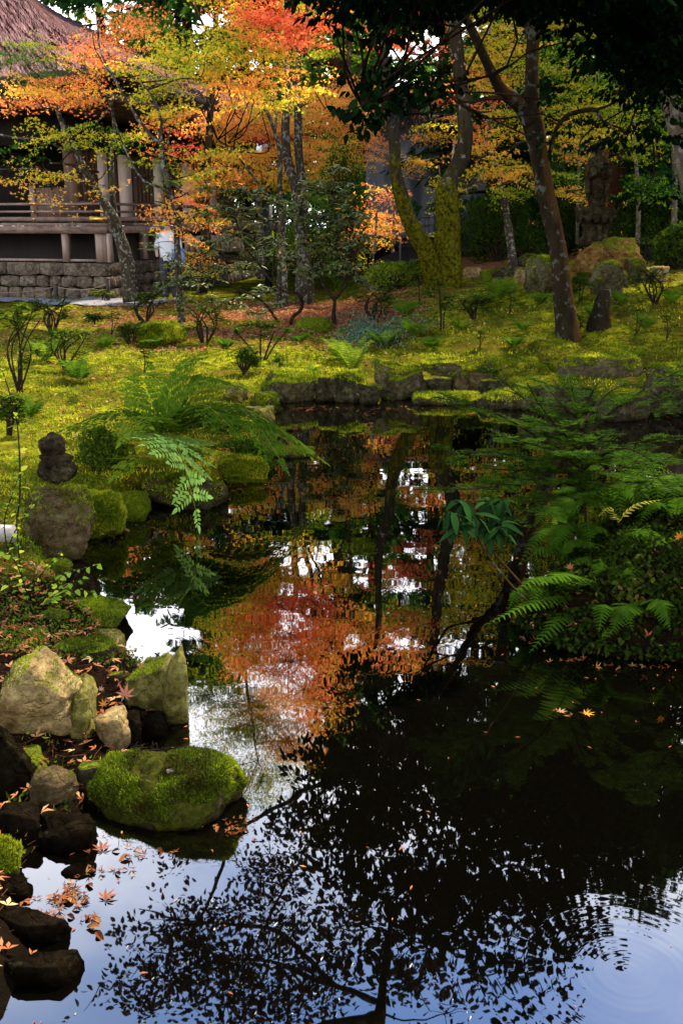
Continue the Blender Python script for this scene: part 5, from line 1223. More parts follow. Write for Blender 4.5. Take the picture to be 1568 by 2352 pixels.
# conifers: cedar with drooping sprays
def cedar(px, Y, zt, zc, rad, label, seed, w=30, tint=.45, n=5200, zbase=.3, size=.34):
    r = np.random.default_rng(seed); x = at(px, 400, Y)[0]
    root = thing('cedar_tree', (x, Y, zbase), label, 'tree', 'cedars and cypresses behind the garden')
    rr = w / 2 * Y / F
    V, Q, T = tube([(x, Y, zbase), (x + .05, Y, zt * .4), (x, Y, zt)], [rr * 1.15, rr, rr * .2], 16, .6, .10, seed); MB().put(V, Q, T).build('trunk', M['bark_cedar'], root)
    K = int(n / 60); mb = MB(); tw = MB()
    zz = zc + (zt - zc) * r.random(K) ** 1.1; f = 1 - (zz - zc) / (zt - zc); R_ = rad * (.25 + .75 * f ** .7) * r.uniform(.6, 1.1, K); a = r.random(K) * 2 * math.pi
    tips = np.stack([x + R_ * np.cos(a), Y + R_ * np.sin(a), zz - .15 * R_], -1)
    for k in range(K):
        b = np.array([x, Y, zz[k]]); V, Q, T = tube([b, b * .5 + tips[k] * .5 + [0, 0, .1], tips[k]], [.045, .03, .01], 4, 1.2, cap=False); tw.put(V, Q)
    kk = r.integers(0, K, n); t_ = r.uniform(.25, 1.05, n); b = np.stack([np.full(n, x), np.full(n, Y), zz[kk]], -1)
    P = b * (1 - t_)[:, None] + tips[kk] * t_[:, None] + r.normal(size=(n, 3)) * np.array([.28, .28, .14]) - [0, 0, .1]
    D = unit(tips[kk] - b) + r.normal(size=(n, 3)) * .5 - [0, 0, .55]
    cloud(mb, P, D, r.normal(size=(n, 3)) * .6 + [0, 0, 1], size * r.uniform(.6, 1.3, n), SPRIG, tint + .22 * r.normal(size=K)[kk] + r.normal(size=n) * .1)
    o = mb.build('crown', M['conifer'], root, smooth=False, tint=True); o['kind'] = 'stuff'
    o = tw.build('branches', M['twig'], root); o['kind'] = 'stuff'
cedar(775, 31, 17, 5.2, 2.0, 'cedar with a bare reddish trunk behind the orange maple', 1, 40, .7)  # crown tint raised so the back-lit foliage reads as sunlit
cedar(1408, 24, 15, 4.6, 3.0, 'cedar with a straight dark red trunk behind the stone figure', 2, 46, .15)
cedar(440, 34, 15, 3.4, 3.2, 'deep green cypress behind the temple roof', 3, 26, .75, 9000)
cedar(560, 38, 14.5, 3, 2.4, 'shadowy conifer between the temple roof and the twin-trunked maple', 4, 26, .4, 6000)
cedar(860, 39, 20, 3.5, 2.6, 'tall conifer behind the leaning mossy trunk', 5, 30, .85, 7000)  # brighter crown tint stands in for sun on the foliage
cedar(1010, 36, 19, 3.0, 2.5, 'tall conifer behind the upright mossy trunk', 6, 26, .8, 7000)
cedar(1130, 30, 18, 2.5, 3.0, 'dark conifer behind the green-and-orange maple', 7, 30, .3, 8000)
cedar(1290, 33, 20, 1.6, 3.4, 'dark conifer behind the right-hand wood, nearest the camellia', 8, 30, .2, 9000)
cedar(1500, 28, 18, 1.8, 3.2, 'dark conifer at the right end of the wood', 9, 36, .15, 9000)
cedar(1640, 24, 17, 1.5, 3.2, 'dark conifer just beyond the right edge', 10, 36, .15, 8000)
cedar(250, 42, 15, 4, 3.0, 'conifer top showing above the temple ridge', 11, 26, .6, 6000)
cedar(-150, 38, 15, 5, 3.4, 'conifer beyond the left end of the temple roof', 12, 26, .5, 6000)
cedar(690, 44, 12.5, 3, 2.6, 'low conifer far behind the middle of the garden', 13, 26, .5, 6000)
# thin trunks in the shade on the right
for i, (px, b, tp, w, Y, lab) in enumerate([(1462, 600, 300, 10, 22, 'thin dark trunk between the figure and the pale tree'), (1500, 590, 200, 13, 23, 'slender trunk with grey patches deep in the right wood'), (1545, 590, 260, 12, 22, 'thin brown trunk near the right edge of the wood'), (1350, 560, 250, 10, 25, 'slim trunk left of the stone figure in the shade'), (1325, 560, 200, 7, 24, 'very thin sapling trunk left of the figure')]):
    simple_trunk('slim_trunk_tree', lab, 'tree', 'slim trunks in the right wood', [(px, b, Y, w * 1.3), (px + 4, (b + tp) / 2, Y, w), (px - 6 + i * 3, tp, Y, w * .8), (px, tp - 300, Y, w * .5)], 'bark_camellia' if i % 2 else 'bark_pale', 60 + i, 10)
# far wood: one mass
r = np.random.default_rng(77); n = 26000; mb = MB()
X = r.uniform(-60, 60, n); Y = r.uniform(52, 75, n); top = 7.5 + 2.0 * vnoise(np.stack([X * .12, Y * .1, 0 * X], -1), 3) + 2.5 * ss((X + 5) / 20) ; Z = 1 + top * r.random(n) ** .7
cloud(mb, np.stack([X, Y, Z], -1), rdir(r, n, -.3), rdir(r, n, .4), r.uniform(.5, 1.1, n), SPRIG, .25 + .35 * vnoise(np.stack([X * .3, Z * .4, 0 * X], -1), 5) + r.normal(size=n) * .1)
o = mb.build('far_wood', M['conifer'], smooth=False, tint=True); tag(o, 'dark distant wooded hillside behind all the trees', 'woods', kind='stuff')

# ================================================================== CAMELLIA (dark, overhanging)
gc = ground(1306, 792)[1] + .25
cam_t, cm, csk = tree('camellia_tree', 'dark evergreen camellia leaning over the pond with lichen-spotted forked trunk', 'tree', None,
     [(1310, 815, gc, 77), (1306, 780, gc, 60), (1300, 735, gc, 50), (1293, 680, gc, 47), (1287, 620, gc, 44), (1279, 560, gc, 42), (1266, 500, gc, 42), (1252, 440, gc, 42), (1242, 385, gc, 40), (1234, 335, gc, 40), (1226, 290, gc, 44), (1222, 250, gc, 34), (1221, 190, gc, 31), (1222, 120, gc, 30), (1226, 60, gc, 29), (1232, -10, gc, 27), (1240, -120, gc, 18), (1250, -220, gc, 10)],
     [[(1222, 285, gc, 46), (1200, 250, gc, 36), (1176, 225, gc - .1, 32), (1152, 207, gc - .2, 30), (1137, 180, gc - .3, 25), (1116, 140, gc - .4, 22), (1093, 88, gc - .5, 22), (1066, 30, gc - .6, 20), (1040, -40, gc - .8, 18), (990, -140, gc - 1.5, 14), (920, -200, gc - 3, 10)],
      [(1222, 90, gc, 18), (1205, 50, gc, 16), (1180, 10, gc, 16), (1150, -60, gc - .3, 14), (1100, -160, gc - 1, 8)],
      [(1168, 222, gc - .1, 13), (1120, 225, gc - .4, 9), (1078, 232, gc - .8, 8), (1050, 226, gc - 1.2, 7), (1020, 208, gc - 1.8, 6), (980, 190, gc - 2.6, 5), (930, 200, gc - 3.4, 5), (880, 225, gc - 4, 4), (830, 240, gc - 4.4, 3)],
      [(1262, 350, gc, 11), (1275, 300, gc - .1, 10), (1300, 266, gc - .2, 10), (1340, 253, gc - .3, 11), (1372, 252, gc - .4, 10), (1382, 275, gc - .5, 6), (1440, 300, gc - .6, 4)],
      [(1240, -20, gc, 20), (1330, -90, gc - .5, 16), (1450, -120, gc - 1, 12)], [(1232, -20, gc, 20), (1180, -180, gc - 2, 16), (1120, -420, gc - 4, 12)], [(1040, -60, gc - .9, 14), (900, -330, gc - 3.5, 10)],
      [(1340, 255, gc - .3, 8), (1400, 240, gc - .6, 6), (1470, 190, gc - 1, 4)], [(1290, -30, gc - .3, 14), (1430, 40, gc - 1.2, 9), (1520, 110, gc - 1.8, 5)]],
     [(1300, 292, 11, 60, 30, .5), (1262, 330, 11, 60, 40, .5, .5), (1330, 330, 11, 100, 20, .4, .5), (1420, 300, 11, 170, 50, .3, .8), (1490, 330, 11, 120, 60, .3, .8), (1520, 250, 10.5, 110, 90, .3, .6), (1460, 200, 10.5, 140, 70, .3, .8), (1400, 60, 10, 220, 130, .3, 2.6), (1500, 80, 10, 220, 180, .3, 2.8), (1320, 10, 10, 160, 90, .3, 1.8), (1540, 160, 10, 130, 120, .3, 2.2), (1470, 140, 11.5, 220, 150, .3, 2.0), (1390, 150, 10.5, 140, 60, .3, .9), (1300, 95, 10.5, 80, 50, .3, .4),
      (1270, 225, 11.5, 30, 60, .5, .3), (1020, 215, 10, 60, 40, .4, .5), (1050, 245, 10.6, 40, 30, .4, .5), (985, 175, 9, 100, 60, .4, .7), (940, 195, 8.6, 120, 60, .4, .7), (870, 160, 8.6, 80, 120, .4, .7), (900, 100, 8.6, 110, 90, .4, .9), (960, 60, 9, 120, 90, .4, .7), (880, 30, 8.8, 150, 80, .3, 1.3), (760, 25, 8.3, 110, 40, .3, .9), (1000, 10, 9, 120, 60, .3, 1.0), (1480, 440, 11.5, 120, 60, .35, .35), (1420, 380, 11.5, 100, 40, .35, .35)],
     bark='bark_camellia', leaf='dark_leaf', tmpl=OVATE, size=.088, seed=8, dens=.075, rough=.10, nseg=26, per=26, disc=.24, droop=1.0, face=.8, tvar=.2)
# single leaves that hang clear against the light: parts of the camellia
lm1 = leaf_mesh('leaf', _ovate(.29, 5, .15), M['dark_leaf1'])
r = np.random.default_rng(5)
for (px, py, w, h, n) in [(850, 190, 40, 60, 22), (822, 245, 34, 50, 20), (835, 300, 50, 34, 22), (795, 250, 70, 10, 6), (770, 253, 30, 8, 5), (870, 262, 50, 50, 26), (905, 230, 60, 60, 36), (960, 215, 70, 50, 34), (1000, 190, 60, 50, 26), (800, 20, 130, 40, 34), (890, 70, 90, 60, 36)]:
    for k in range(n):
        c = at(px + r.normal() * w * .3, py + r.normal() * h * .3, 8.1 + r.normal() * .12)
        place('leaf', lm1, leaf_matrix(c, rdir(r, 1, -.9)[0], rdir(r, 1)[0] + [0, -.6, .3], r.uniform(.065, .10)), cam_t)
# crown overhead (seen in the pond): leaf masses above the picture
lm, tm = MB(), MB()
r = np.random.default_rng(15)
skel = csk
def over(px, py, w, h, Y, dens, tint=.3, size=.096, tmpl=OVATE, mb=None):
    c = atr(px, py, Y); m = np.linalg.norm(c - [0, 0, -CAMZ]) / F
    lp = size / m; n = int(w * h * dens * .17 * (7.7 / lp) ** 2)
    cs = spray_pad(lm if mb is None else mb, r, c, np.array([w / 2 * m, .7, h / 2 * m]), max(n, 20), size, tmpl, tint, .2, 28, .26, 1.0, .8)
    return c, cs
for (px, py, w, h, dY, de) in [(830, 1560, 130, 90, 0, .7), (930, 1620, 180, 110, 0, 1.0), (880, 1740, 260, 120, 0, 1.0), (1060, 1600, 160, 90, 0, .7), (1010, 1720, 240, 130, 0, 1.2), (1180, 1640, 200, 110, .3, .9), (1160, 1760, 240, 130, .2, 1.2), (1330, 1700, 220, 130, .3, 1.1), (1330, 1830, 260, 140, 0, 1.3), (1480, 1780, 180, 150, .4, 1.0), (1490, 1640, 160, 140, .6, 1.3), (1400, 1560, 200, 90, .6, 1.2), (1520, 1900, 120, 120, .2, .6),
                             (760, 1780, 170, 110, 0, .8), (720, 1880, 130, 120, 0, .8), (830, 1880, 200, 140, 0, 1.1), (980, 1860, 240, 150, 0, 1.3), (1150, 1890, 260, 150, 0, 1.3), (1320, 1960, 240, 150, 0, 1.2), (1430, 2000, 110, 150, 0, .8), (820, 2010, 200, 130, 0, 1.0), (960, 2010, 240, 150, 0, 1.3), (1120, 2030, 260, 150, 0, 1.3), (1270, 2080, 200, 140, 0, 1.2), (900, 2130, 220, 110, 0, 1.0), (1050, 2150, 220, 110, 0, 1.1), (1180, 2180, 160, 110, 0, .9), (1300, 2180, 130, 90, 0, .6), (760, 1960, 120, 90, 0, .5), (1150, 2290, 180, 60, 0, .5)]:
    tb = math.tan(math.atan((py - 1176) / F) + PITCH)
    Yn = 4 / (tb - .20); Yn = min(max(Yn, 5.2), 14) + .5 + dY
    c, cs = over(px, py, w, h, Yn, de)
    twigs_to(tm, r, skel, c, cs, .012, .004)
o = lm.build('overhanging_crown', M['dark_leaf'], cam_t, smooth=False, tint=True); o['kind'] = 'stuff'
o = tm.build('crown_twigs', M['twig'], cam_t); o['kind'] = 'stuff'
# evergreens standing just outside the view on the right: they shade the right bank and darken the water there
def outside_tree(x, y, zt, zc, rad, label, seed, n=16000):
    r = np.random.default_rng(seed); root = thing('evergreen_tree', (x, y, .2), label, 'tree', 'evergreens standing over the right bank'); V, Q, T = tube([(x, y, .1), (x + .1, y, zt * .5), (x, y, zt * .9)], [.17, .13, .05], 14, .3, .12, seed); MB().put(V, Q, T).build('trunk', M['bark_camellia'], root)
    q = rdir(r, 60) * (r.random((60, 1)) ** .45) * [rad, rad, (zt - zc) / 2] + [x, y, (zt + zc) / 2]; mb, tw = MB(), MB(); sk = catmull([(x, y, .1), (x + .1, y, zt * .5), (x, y, zt * .9)], [1, 1, 1], .2)[0]
    for k in range(60):
        cs = spray_pad(mb, r, q[k], np.array([.7, .7, .4]), n // 60, .10, OVATE, .3, .2, 40, .35, .8, .8); twigs_to(tw, r, sk, q[k], cs[:4], .03, .008)
    o = mb.build('crown', M['dark_leaf'], root, smooth=False, tint=True); o['kind'] = 'stuff'; o = tw.build('branches', M['twig'], root); o['kind'] = 'stuff'
outside_tree(6.4, 7.0, 7.5, 1.6, 2.6, 'evergreen with a low dense crown beyond the right bank, nearest the fir', 1)
outside_tree(7.2, 11.5, 9.5, 1.8, 3.2, 'tall dense evergreen beyond the right end of the far bank', 2, 20000)
outside_tree(5.2, 4.9, 6.0, 2.6, 1.8, 'small evergreen behind the right bank, closest to the viewer', 3, 11000)
outside_tree(7.4, 15.5, 10, 3.5, 3.0, 'dense evergreen uphill on the right beside the pale leaning tree', 4, 18000)
# bundle of dead fir needles caught in the branch
c = at(930, 232, 8.5); mb = MB(); r = np.random.default_rng(3); n = 420
P = c + r.normal(size=(n, 3)) * [.05, .05, .03]; D = rdir(r, n, -1.6) ; D[:, 2] = -np.abs(D[:, 2])
cloud(mb, P, D, rdir(r, n), r.uniform(.10, .26, n), (np.array([(-.012, 0, 0), (.012, 0, 0), (.008, 1, 0), (-.008, 1, 0)], float), np.array([[0, 1, 2, 3]])), .1)
o = mb.build('dead_frond_bundle', M['wood_dark'], smooth=False); tag(o, 'brown bundle of dead needles hanging among the dark leaves', 'dead foliage')

# overhanging branches from a tree on the left bank (reflected at the lower left)
tl = thing('overhanging_tree', (-4.2, 5.6, .2), 'tree on the left bank whose branches overhang the pond, seen only mirrored in the water', 'tree')
tm, lm = MB(), MB(); r = np.random.default_rng(25)
apex = atr(880, 2330, 5.6)
V, Q, T = tube([(-4.2, 5.6, 0), (-4.1, 5.6, 2), (-3.6, 5.6, 3.8), (-2.0, 5.7, 4.6), (apex[0] - .6, apex[1], apex[2] + .25), apex], [.16, .14, .12, .10, .07, .05], 14, .2, .12, 4); MB().put(V, Q, T).build('trunk', M['bark_camellia'], tl)
sk = [catmull([(-3.6, 5.6, 3.8), (-2.0, 5.7, 4.6), (apex[0] - .6, apex[1], apex[2] + .25), apex], [1] * 4, .2)[0]]
def yo(py, ex=.35):
    tb = math.tan(math.atan((py - 1176) / F) + PITCH); return 4 / (tb - .2) + ex
for L in [[(870, 2352, 0, 30), (880, 2250, 0, 24), (890, 2170, 0, 16), (900, 2080, 0, 10)], [(862, 2300, 0, 16), (700, 2240, 0, 12), (560, 2200, 0, 9), (420, 2230, 0, 6), (300, 2270, 0, 4)],
          [(780, 2270, 0, 14), (640, 2150, 0, 12), (520, 2130, 0, 9), (400, 2110, 0, 6), (320, 2090, 0, 3)], [(420, 2180, 0, 8), (470, 2090, 0, 9), (505, 2010, 0, 10), (522, 1950, 0, 9), (560, 1900, 0, 12), (620, 1860, 0, 16), (690, 1820, 0, 18), (760, 1790, 0, 14)],
          [(560, 1895, 0, 12), (470, 1935, 0, 9), (370, 1945, 0, 5)], [(600, 2160, 0, 9), (640, 2060, 0, 7), (690, 1980, 0, 5)]]:
    P2, R2 = pathpts([(a, b, yo(b), d * .8) for a, b, c_, d in L], True); V, Q, T = tube(P2, R2, 8, .1, .1, 3); MB().put(V, Q, T).build('limb', M['bark_camellia'], tl); sk.append(catmull(P2, R2, .15)[0])
sk = np.concatenate(sk)
for (px, py, w, h, de) in [(400, 2110, 220, 45, .55), (360, 2140, 140, 35, .45), (560, 2110, 200, 60, .6), (480, 2170, 240, 50, .6), (350, 2190, 160, 40, .4), (640, 2130, 180, 90, .65), (560, 2230, 260, 60, .65), (400, 2260, 260, 50, .55), (320, 2300, 200, 50, .55), (520, 2310, 260, 60, .7), (700, 2230, 180, 100, .6), (660, 2320, 200, 60, .6), (620, 1960, 140, 70, .5), (590, 2030, 130, 70, .5), (690, 1930, 130, 80, .5), (660, 2030, 130, 90, .55), (400, 1990, 90, 40, .22), (420, 1960, 60, 30, .2), (780, 2140, 120, 90, .5), (230, 2270, 60, 40, .3), (640, 1880, 80, 50, .35), (450, 2220, 160, 50, .5), (750, 2300, 120, 60, .5), (940, 2250, 110, 90, .4), (1020, 2330, 160, 50, .4)]:
    c = atr(px, py, yo(py)); m = np.linalg.norm(c - [0, 0, -CAMZ]) / F; n = int(w * h * de * .042)
    cs = spray_pad(lm, r, c, np.array([w / 2 * m, .35, h / 2 * m]), max(n, 10), .058, OVATE, .4, .25, 18, .17, .5, .9); twigs_to(tm, r, sk, c, cs, .009, .003)
M['brown_leaf'] = leaf_mat('dark_red_leaf', [(0, (0.015, 0.012, 0.006)), (.7, (0.06, 0.025, 0.012)), (1, (0.13, 0.03, 0.015))], .3, .4, .3)
o = lm.build('crown', M['brown_leaf'], tl, smooth=False, tint=True); o['kind'] = 'stuff'
o = tm.build('crown_twigs', M['twig'], tl); o['kind'] = 'stuff'

# ================================================================== SHRUBS
def shrub(name, label, cat, group, base, whorls, mat, tmpl, size, seed, kind='whorl', stems=(), nleaf=8, leaf1=None, nsingle=0, droop=.35, tint=.5, tvar=.2, stemr=.012, bark='twig', spread=(.12, .12, .10)):
    """whorls: list of (px, py, Y, w, h, count): centres of leaf clusters; stems: list of point lists"""
    r = np.random.default_rng(seed); b = np.array(base, float)
    root = thing(name, b, label, cat, group); sk = [b[None, :]]
    for L in stems:
        P, R = pathpts(L); V, Q, T = tube(P, R, 8, .05, .12, seed); MB().put(V, Q, T).build('stem', M[bark], root); sk.append(catmull(P, R, .05)[0])
    sk = np.concatenate(sk); lm, tm = MB(), MB(); CC, DD, NN, SS, TT = [], [], [], [], []
    for (px, py, Y, w, h, cnt) in whorls:
        cnt = int(cnt * (1.9 if name == 'rhododendron' else 1.2))
        c0 = at(px, py, Y); m = pxm(c0)
        q = rdir(r, cnt) * (r.random((cnt, 1)) ** .5) * np.array([w / 2 * m, min(w / 2 * m, .8) * .8, h / 2 * m]); cs = c0 + q
        twigs_to(tm, r, sk, c0, cs, stemr * .8, stemr * .4)
        for c in cs:
            a0 = r.random() * 6.28; ax = unit(c - c0 + np.array([0, 0, .25]) + r.normal(size=3) * .1)
            for k in range(nleaf):
                if kind == 'whorl':
                    a = a0 + k * 2.4; d = np.array([math.cos(a), math.sin(a), r.uniform(-droop, .45)]); CC.append(c + r.normal(size=3) * .008); nn = np.array([0, 0, 1.0]) + r.normal(size=3) * .25
                else:
                    d = rdir(r, 1, .1)[0]; CC.append(c + r.normal(size=3) * np.array(spread)); nn = np.array([0, 0, 1.0]) + r.normal(size=3) * .6
                DD.append(d); NN.append(nn); SS.append(size * r.uniform(.65, 1.2)); TT.append(tint + r.normal() * tvar)
    CC, DD, NN, SS, TT = map(np.array, (CC, DD, NN, SS, TT))
    if nsingle:
        k = np.argsort(CC[:, 1])[:nsingle]
        me = leaf_mesh('leaf', tmpl, leaf1)
        for i in k: place('leaf', me, leaf_matrix(CC[i], DD[i], NN[i], SS[i]), root)
        rest = np.setdiff1d(np.arange(len(CC)), k); CC, DD, NN, SS, TT = CC[rest], DD[rest], NN[rest], SS[rest], TT[rest]
    if len(CC):
        cloud(lm, CC, DD, NN, SS, tmpl, TT); o = lm.build('foliage', M[mat], root, tint=True); o['kind'] = 'stuff'
    if tm.n: o = tm.build('twigs', M[bark], root); o['kind'] = 'stuff'
    return root
gA = ground(765, 748)
yA = gA[1]
shrub('rhododendron', 'rhododendron on one crooked dark stem right of the moss hump', 'shrub', 'rhododendrons', gA,
      [(720, 430, yA, 90, 50, 14), (770, 440, yA, 90, 60, 14), (690, 480, yA, 90, 60, 14), (740, 500, yA, 110, 60, 16), (800, 500, yA - .2, 100, 70, 16), (830, 560, yA, 60, 60, 10), (760, 560, yA - .2, 110, 60, 14), (700, 560, yA, 80, 60, 10), (790, 620, yA - .3, 90, 50, 10), (830, 650, yA, 50, 40, 6), (730, 620, yA, 80, 40, 7), (780, 390, yA, 50, 30, 5), (700, 620, yA, 40, 40, 5)],
      'rhodo', LONG, .125, 31, stems=[[(768, 752, yA, 10), (766, 720, yA, 9), (768, 690, yA, 8), (755, 672, yA, 8), (740, 650, yA, 7), (738, 615, yA, 6), (728, 580, yA, 5), (700, 540, yA, 4)], [(766, 690, yA, 7), (790, 660, yA - .1, 6), (810, 620, yA - .1, 5), (820, 570, yA, 4)], [(738, 620, yA, 5), (752, 560, yA, 4), (760, 500, yA, 4), (765, 440, yA, 3)], [(752, 560, yA, 4), (790, 520, yA, 3), (805, 490, yA, 3)]],
      leaf1=M['rhodo1'], nsingle=300, nleaf=8)
gB = ground(668, 748); yB = gB[1] - .1
shrub('rhododendron', 'wide rhododendron with a looping stem left of the crooked one', 'shrub', 'rhododendrons', gB,
      [(560, 440, yB, 90, 50, 10), (520, 480, yB, 90, 60, 12), (590, 500, yB, 90, 60, 13), (640, 470, yB, 70, 60, 9), (540, 540, yB, 100, 60, 14), (610, 560, yB, 100, 60, 13), (480, 560, yB, 70, 60, 8), (660, 600, yB, 80, 60, 9), (560, 610, yB, 100, 50, 11), (500, 620, yB, 80, 50, 7), (600, 670, yB, 110, 50, 9), (530, 700, yB, 100, 40, 9), (640, 700, yB, 70, 30, 4), (470, 430, yB, 60, 30, 5), (480, 690, yB, 60, 40, 6), (600, 720, yB, 80, 30, 6), (400, 430, yB + .3, 70, 40, 6), (470, 500, yB, 60, 50, 5), (400, 600, yB + .4, 90, 60, 9), (370, 650, yB + .4, 70, 60, 8), (440, 640, yB + .2, 90, 60, 9), (350, 560, yB + .5, 60, 60, 6), (430, 690, yB, 80, 40, 6)],
      'rhodo', LONG, .125, 32, stems=[[(667, 745, yB, 8), (672, 728, yB, 8), (690, 712, yB, 8), (693, 690, yB - .1, 8), (680, 672, yB - .2, 7), (650, 668, yB - .2, 6), (620, 640, yB - .1, 6), (590, 600, yB, 5), (560, 560, yB, 4), (540, 500, yB, 3)], [(625, 645, yB - .1, 5), (630, 580, yB, 4), (635, 500, yB, 3)], [(590, 600, yB, 4), (530, 590, yB, 4), (490, 570, yB, 3)], [(640, 740, yB, 6), (600, 690, yB, 5), (540, 660, yB, 4), (490, 640, yB, 3)]],
      nleaf=8)
gC = ground(598, 832); yC = gC[1]
shrub('small_evergreen_shrub', 'small many-stemmed evergreen in front of the rhododendrons', 'shrub', None, gC,
      [(540, 760, yC, 60, 30, 12), (580, 745, yC, 70, 30, 14), (625, 750, yC, 70, 30, 14), (660, 760, yC, 40, 24, 7), (600, 770, yC, 70, 20, 6)], 'shrub', OVATE, .05, 33, stems=[[(596, 834, yC, 5), (575, 800, yC, 4), (545, 765, yC, 3)], [(598, 834, yC, 5), (598, 800, yC, 4), (598, 760, yC, 3)], [(604, 834, yC, 5), (615, 800, yC, 4), (630, 760, yC, 3)], [(606, 834, yC, 4), (632, 790, yC, 3), (655, 765, yC, 2)]], nleaf=9, tint=.3, tvar=.15)
gD = ground(1012, 758); yD = gD[1]
shrub('evergreen_sapling', 'leafy green sapling standing alone on the moss slope', 'shrub', None, gD,
      [(1005, 655, yD, 50, 30, 9), (985, 675, yD, 40, 30, 7), (1025, 680, yD, 40, 30, 7), (1010, 700, yD, 60, 20, 8), (1035, 700, yD, 30, 20, 4)], 'shrub', LONG, .085, 34, stems=[[(1012, 760, yD, 4), (1012, 720, yD, 4), (1008, 660, yD, 3)], [(1018, 760, yD, 3), (1020, 720, yD, 3), (1030, 690, yD, 2)]], nleaf=9, tint=.28, tvar=.12)
gE = ground(218, 748); yE = gE[1]
shrub('broadleaf_plant', 'low rosette of dark glossy leaves on the left lawn', 'plant', None, gE, [(215, 728, yE, 46, 18, 10)], 'dark_leaf', LONG, .15, 35, stems=[[(218, 750, yE, 4), (216, 732, yE, 3)]], nleaf=8, tint=.9)
for i, (px, b, w, h, lab) in enumerate([(480, 665, 60, 60, 'dark-leaved bush behind the slim maple'), (560, 690, 50, 40, 'low dark-leaved bush by the gravel behind the rhododendron'), (1330, 690, 60, 60, 'dark-leaved seedling right of the camellia trunk'), (235, 690, 60, 30, 'yellow-green seedling at the foot of the two-stemmed maple'), (1480, 610, 90, 70, 'broad-leaved green plant right of the figure boulder'), (1540, 590, 70, 50, 'fresh green plant at the right end of the boulders'), (1300, 545, 30, 40, 'yellow-leaved plant left of the figure boulder')]):
    g_ = ground(px, b); y = g_[1]
    shrub('small_plant', lab, 'plant', 'small leafy plants', g_, [(px, b - h * .7, y, w, h * .6, 14), (px - w * .2, b - h * .4, y, w * .6, h * .4, 6)], 'shrub', LONG if i < 3 else OVATE, .10 if i < 3 else .085, 40 + i, stems=[[(px, b + 2, y, 4), (px + 2, b - h * .7, y, 3)], [(px + 3, b + 2, y, 3), (px + w * .2, b - h * .6, y, 2)]], nleaf=9, tint=[.2, .15, .1, .85, .4, .6, .95][i], tvar=.12)
# round clipped / wild bushes, dense fine leaves
def bush(name, label, group, px, top, bot, w, seed, tint=.3, size=.05, n=5200, mat='shrub', Y=None, dep=.6, tmpl=OVATE, tvar=.10):
    r = np.random.default_rng(seed); g_ = ground(px, bot) if Y is None else at(px, bot, Y)
    m = pxm(g_); W_ = w * m / 2; H_ = (bot - top) * m; c = g_ + [0, W_ * dep, H_ * .45]
    root = thing(name, g_, label, 'bush', group); q = rdir(r, n) * (1 - .55 * r.random((n, 1)) ** 1.6)
    bump = 1 + .22 * fbm(q * 2.4 + seed, seed, 3); q = q * bump[:, None]
    P = c + q * [W_, W_ * dep, H_ * .55]
    mb = MB(); cloud(mb, P, rdir(r, n, .1) + q * .7, q + r.normal(size=(n, 3)) * .5 + [0, 0, .4], size * r.uniform(.6, 1.3, n), tmpl, tint + tvar * 1.5 * fbm(P * 3.0, seed, 3) + r.normal(size=n) * tvar)
    o = mb.build('foliage', M[mat], root, tint=True); o['kind'] = 'stuff'
    tw = MB()
    for k in range(26):
        t_ = c + rdir(r, 1, .5)[0] * [W_, W_ * dep, H_ * .5] * .85; V, Q, T = tube([g_ - [0, 0, .03], (g_ + t_) / 2 + r.normal(size=3) * W_ * .1, t_], [m * 2.5, m * 1.8, m * .8], 5, .1, cap=False); tw.put(V, Q)
    o = tw.build('branches', M['twig'], root); o['kind'] = 'stuff'
bush('evergreen_bush', 'large dark round evergreen bush behind the mossy tree', 'evergreen bushes in the background', 1140, 440, 600, 170, 1, .22, .06, 9000)
bush('evergreen_bush', 'dark bush left of the moss-capped stone in the shade', 'evergreen bushes in the background', 1205, 520, 600, 90, 2, .12, .06, 4000)
bush('evergreen_bush', 'low rounded light green bush beside the dark railing', 'evergreen bushes in the background', 905, 560, 600, 60, 3, .62, .05, 3000)
bush('evergreen_bush', 'spread of lime-green undergrowth left of the mossy tree', 'evergreen bushes in the background', 900, 605, 668, 120, 4, .72, .05, 5000)
bush('evergreen_bush', 'low hedge of mixed green behind the twin-trunked maple', 'evergreen bushes in the background', 690, 520, 640, 260, 15, .45, .06, 9000, Y=25)
bush('evergreen_bush', 'low green bush at the foot of the mossy tree', 'evergreen bushes in the background', 960, 600, 655, 60, 5, .5, .05, 2500)
bush('evergreen_bush', 'dark mass of shrubs in the shade behind the figure', 'evergreen bushes in the background', 1290, 470, 580, 110, 6, .12, .07, 5000, Y=24)
bush('evergreen_bush', 'dark shrubs in the shade right of the cedar trunk', 'evergreen bushes in the background', 1490, 450, 580, 150, 7, .10, .07, 6000, Y=22)
bush('evergreen_bush', 'green shrub at the right edge behind the slope', 'evergreen bushes in the background', 1555, 520, 620, 90, 8, .35, .07, 3500)
bush('evergreen_bush', 'holly-like bush with red leaves among it left of the leaning trunk', 'evergreen bushes in the background', 790, 330, 640, 110, 9, .18, .055, 7000, Y=20.5, dep=.4)
bush('azalea_bush', 'fine-leaved azalea beside the little round-headed figure', 'azaleas on the left bank', 235, 992, 1150, 130, 10, .45, .028, 9000, Y=7.2)
bush('azalea_bush', 'dark azalea hanging over the water right of the fern frond', 'azaleas on the left bank', 545, 1020, 1120, 150, 11, .30, .030, 8000, Y=8.0)
bush('azalea_bush', 'dark low azalea under the big fern clump', 'azaleas on the left bank', 400, 1040, 1150, 180, 12, .28, .030, 8000, Y=7.7)
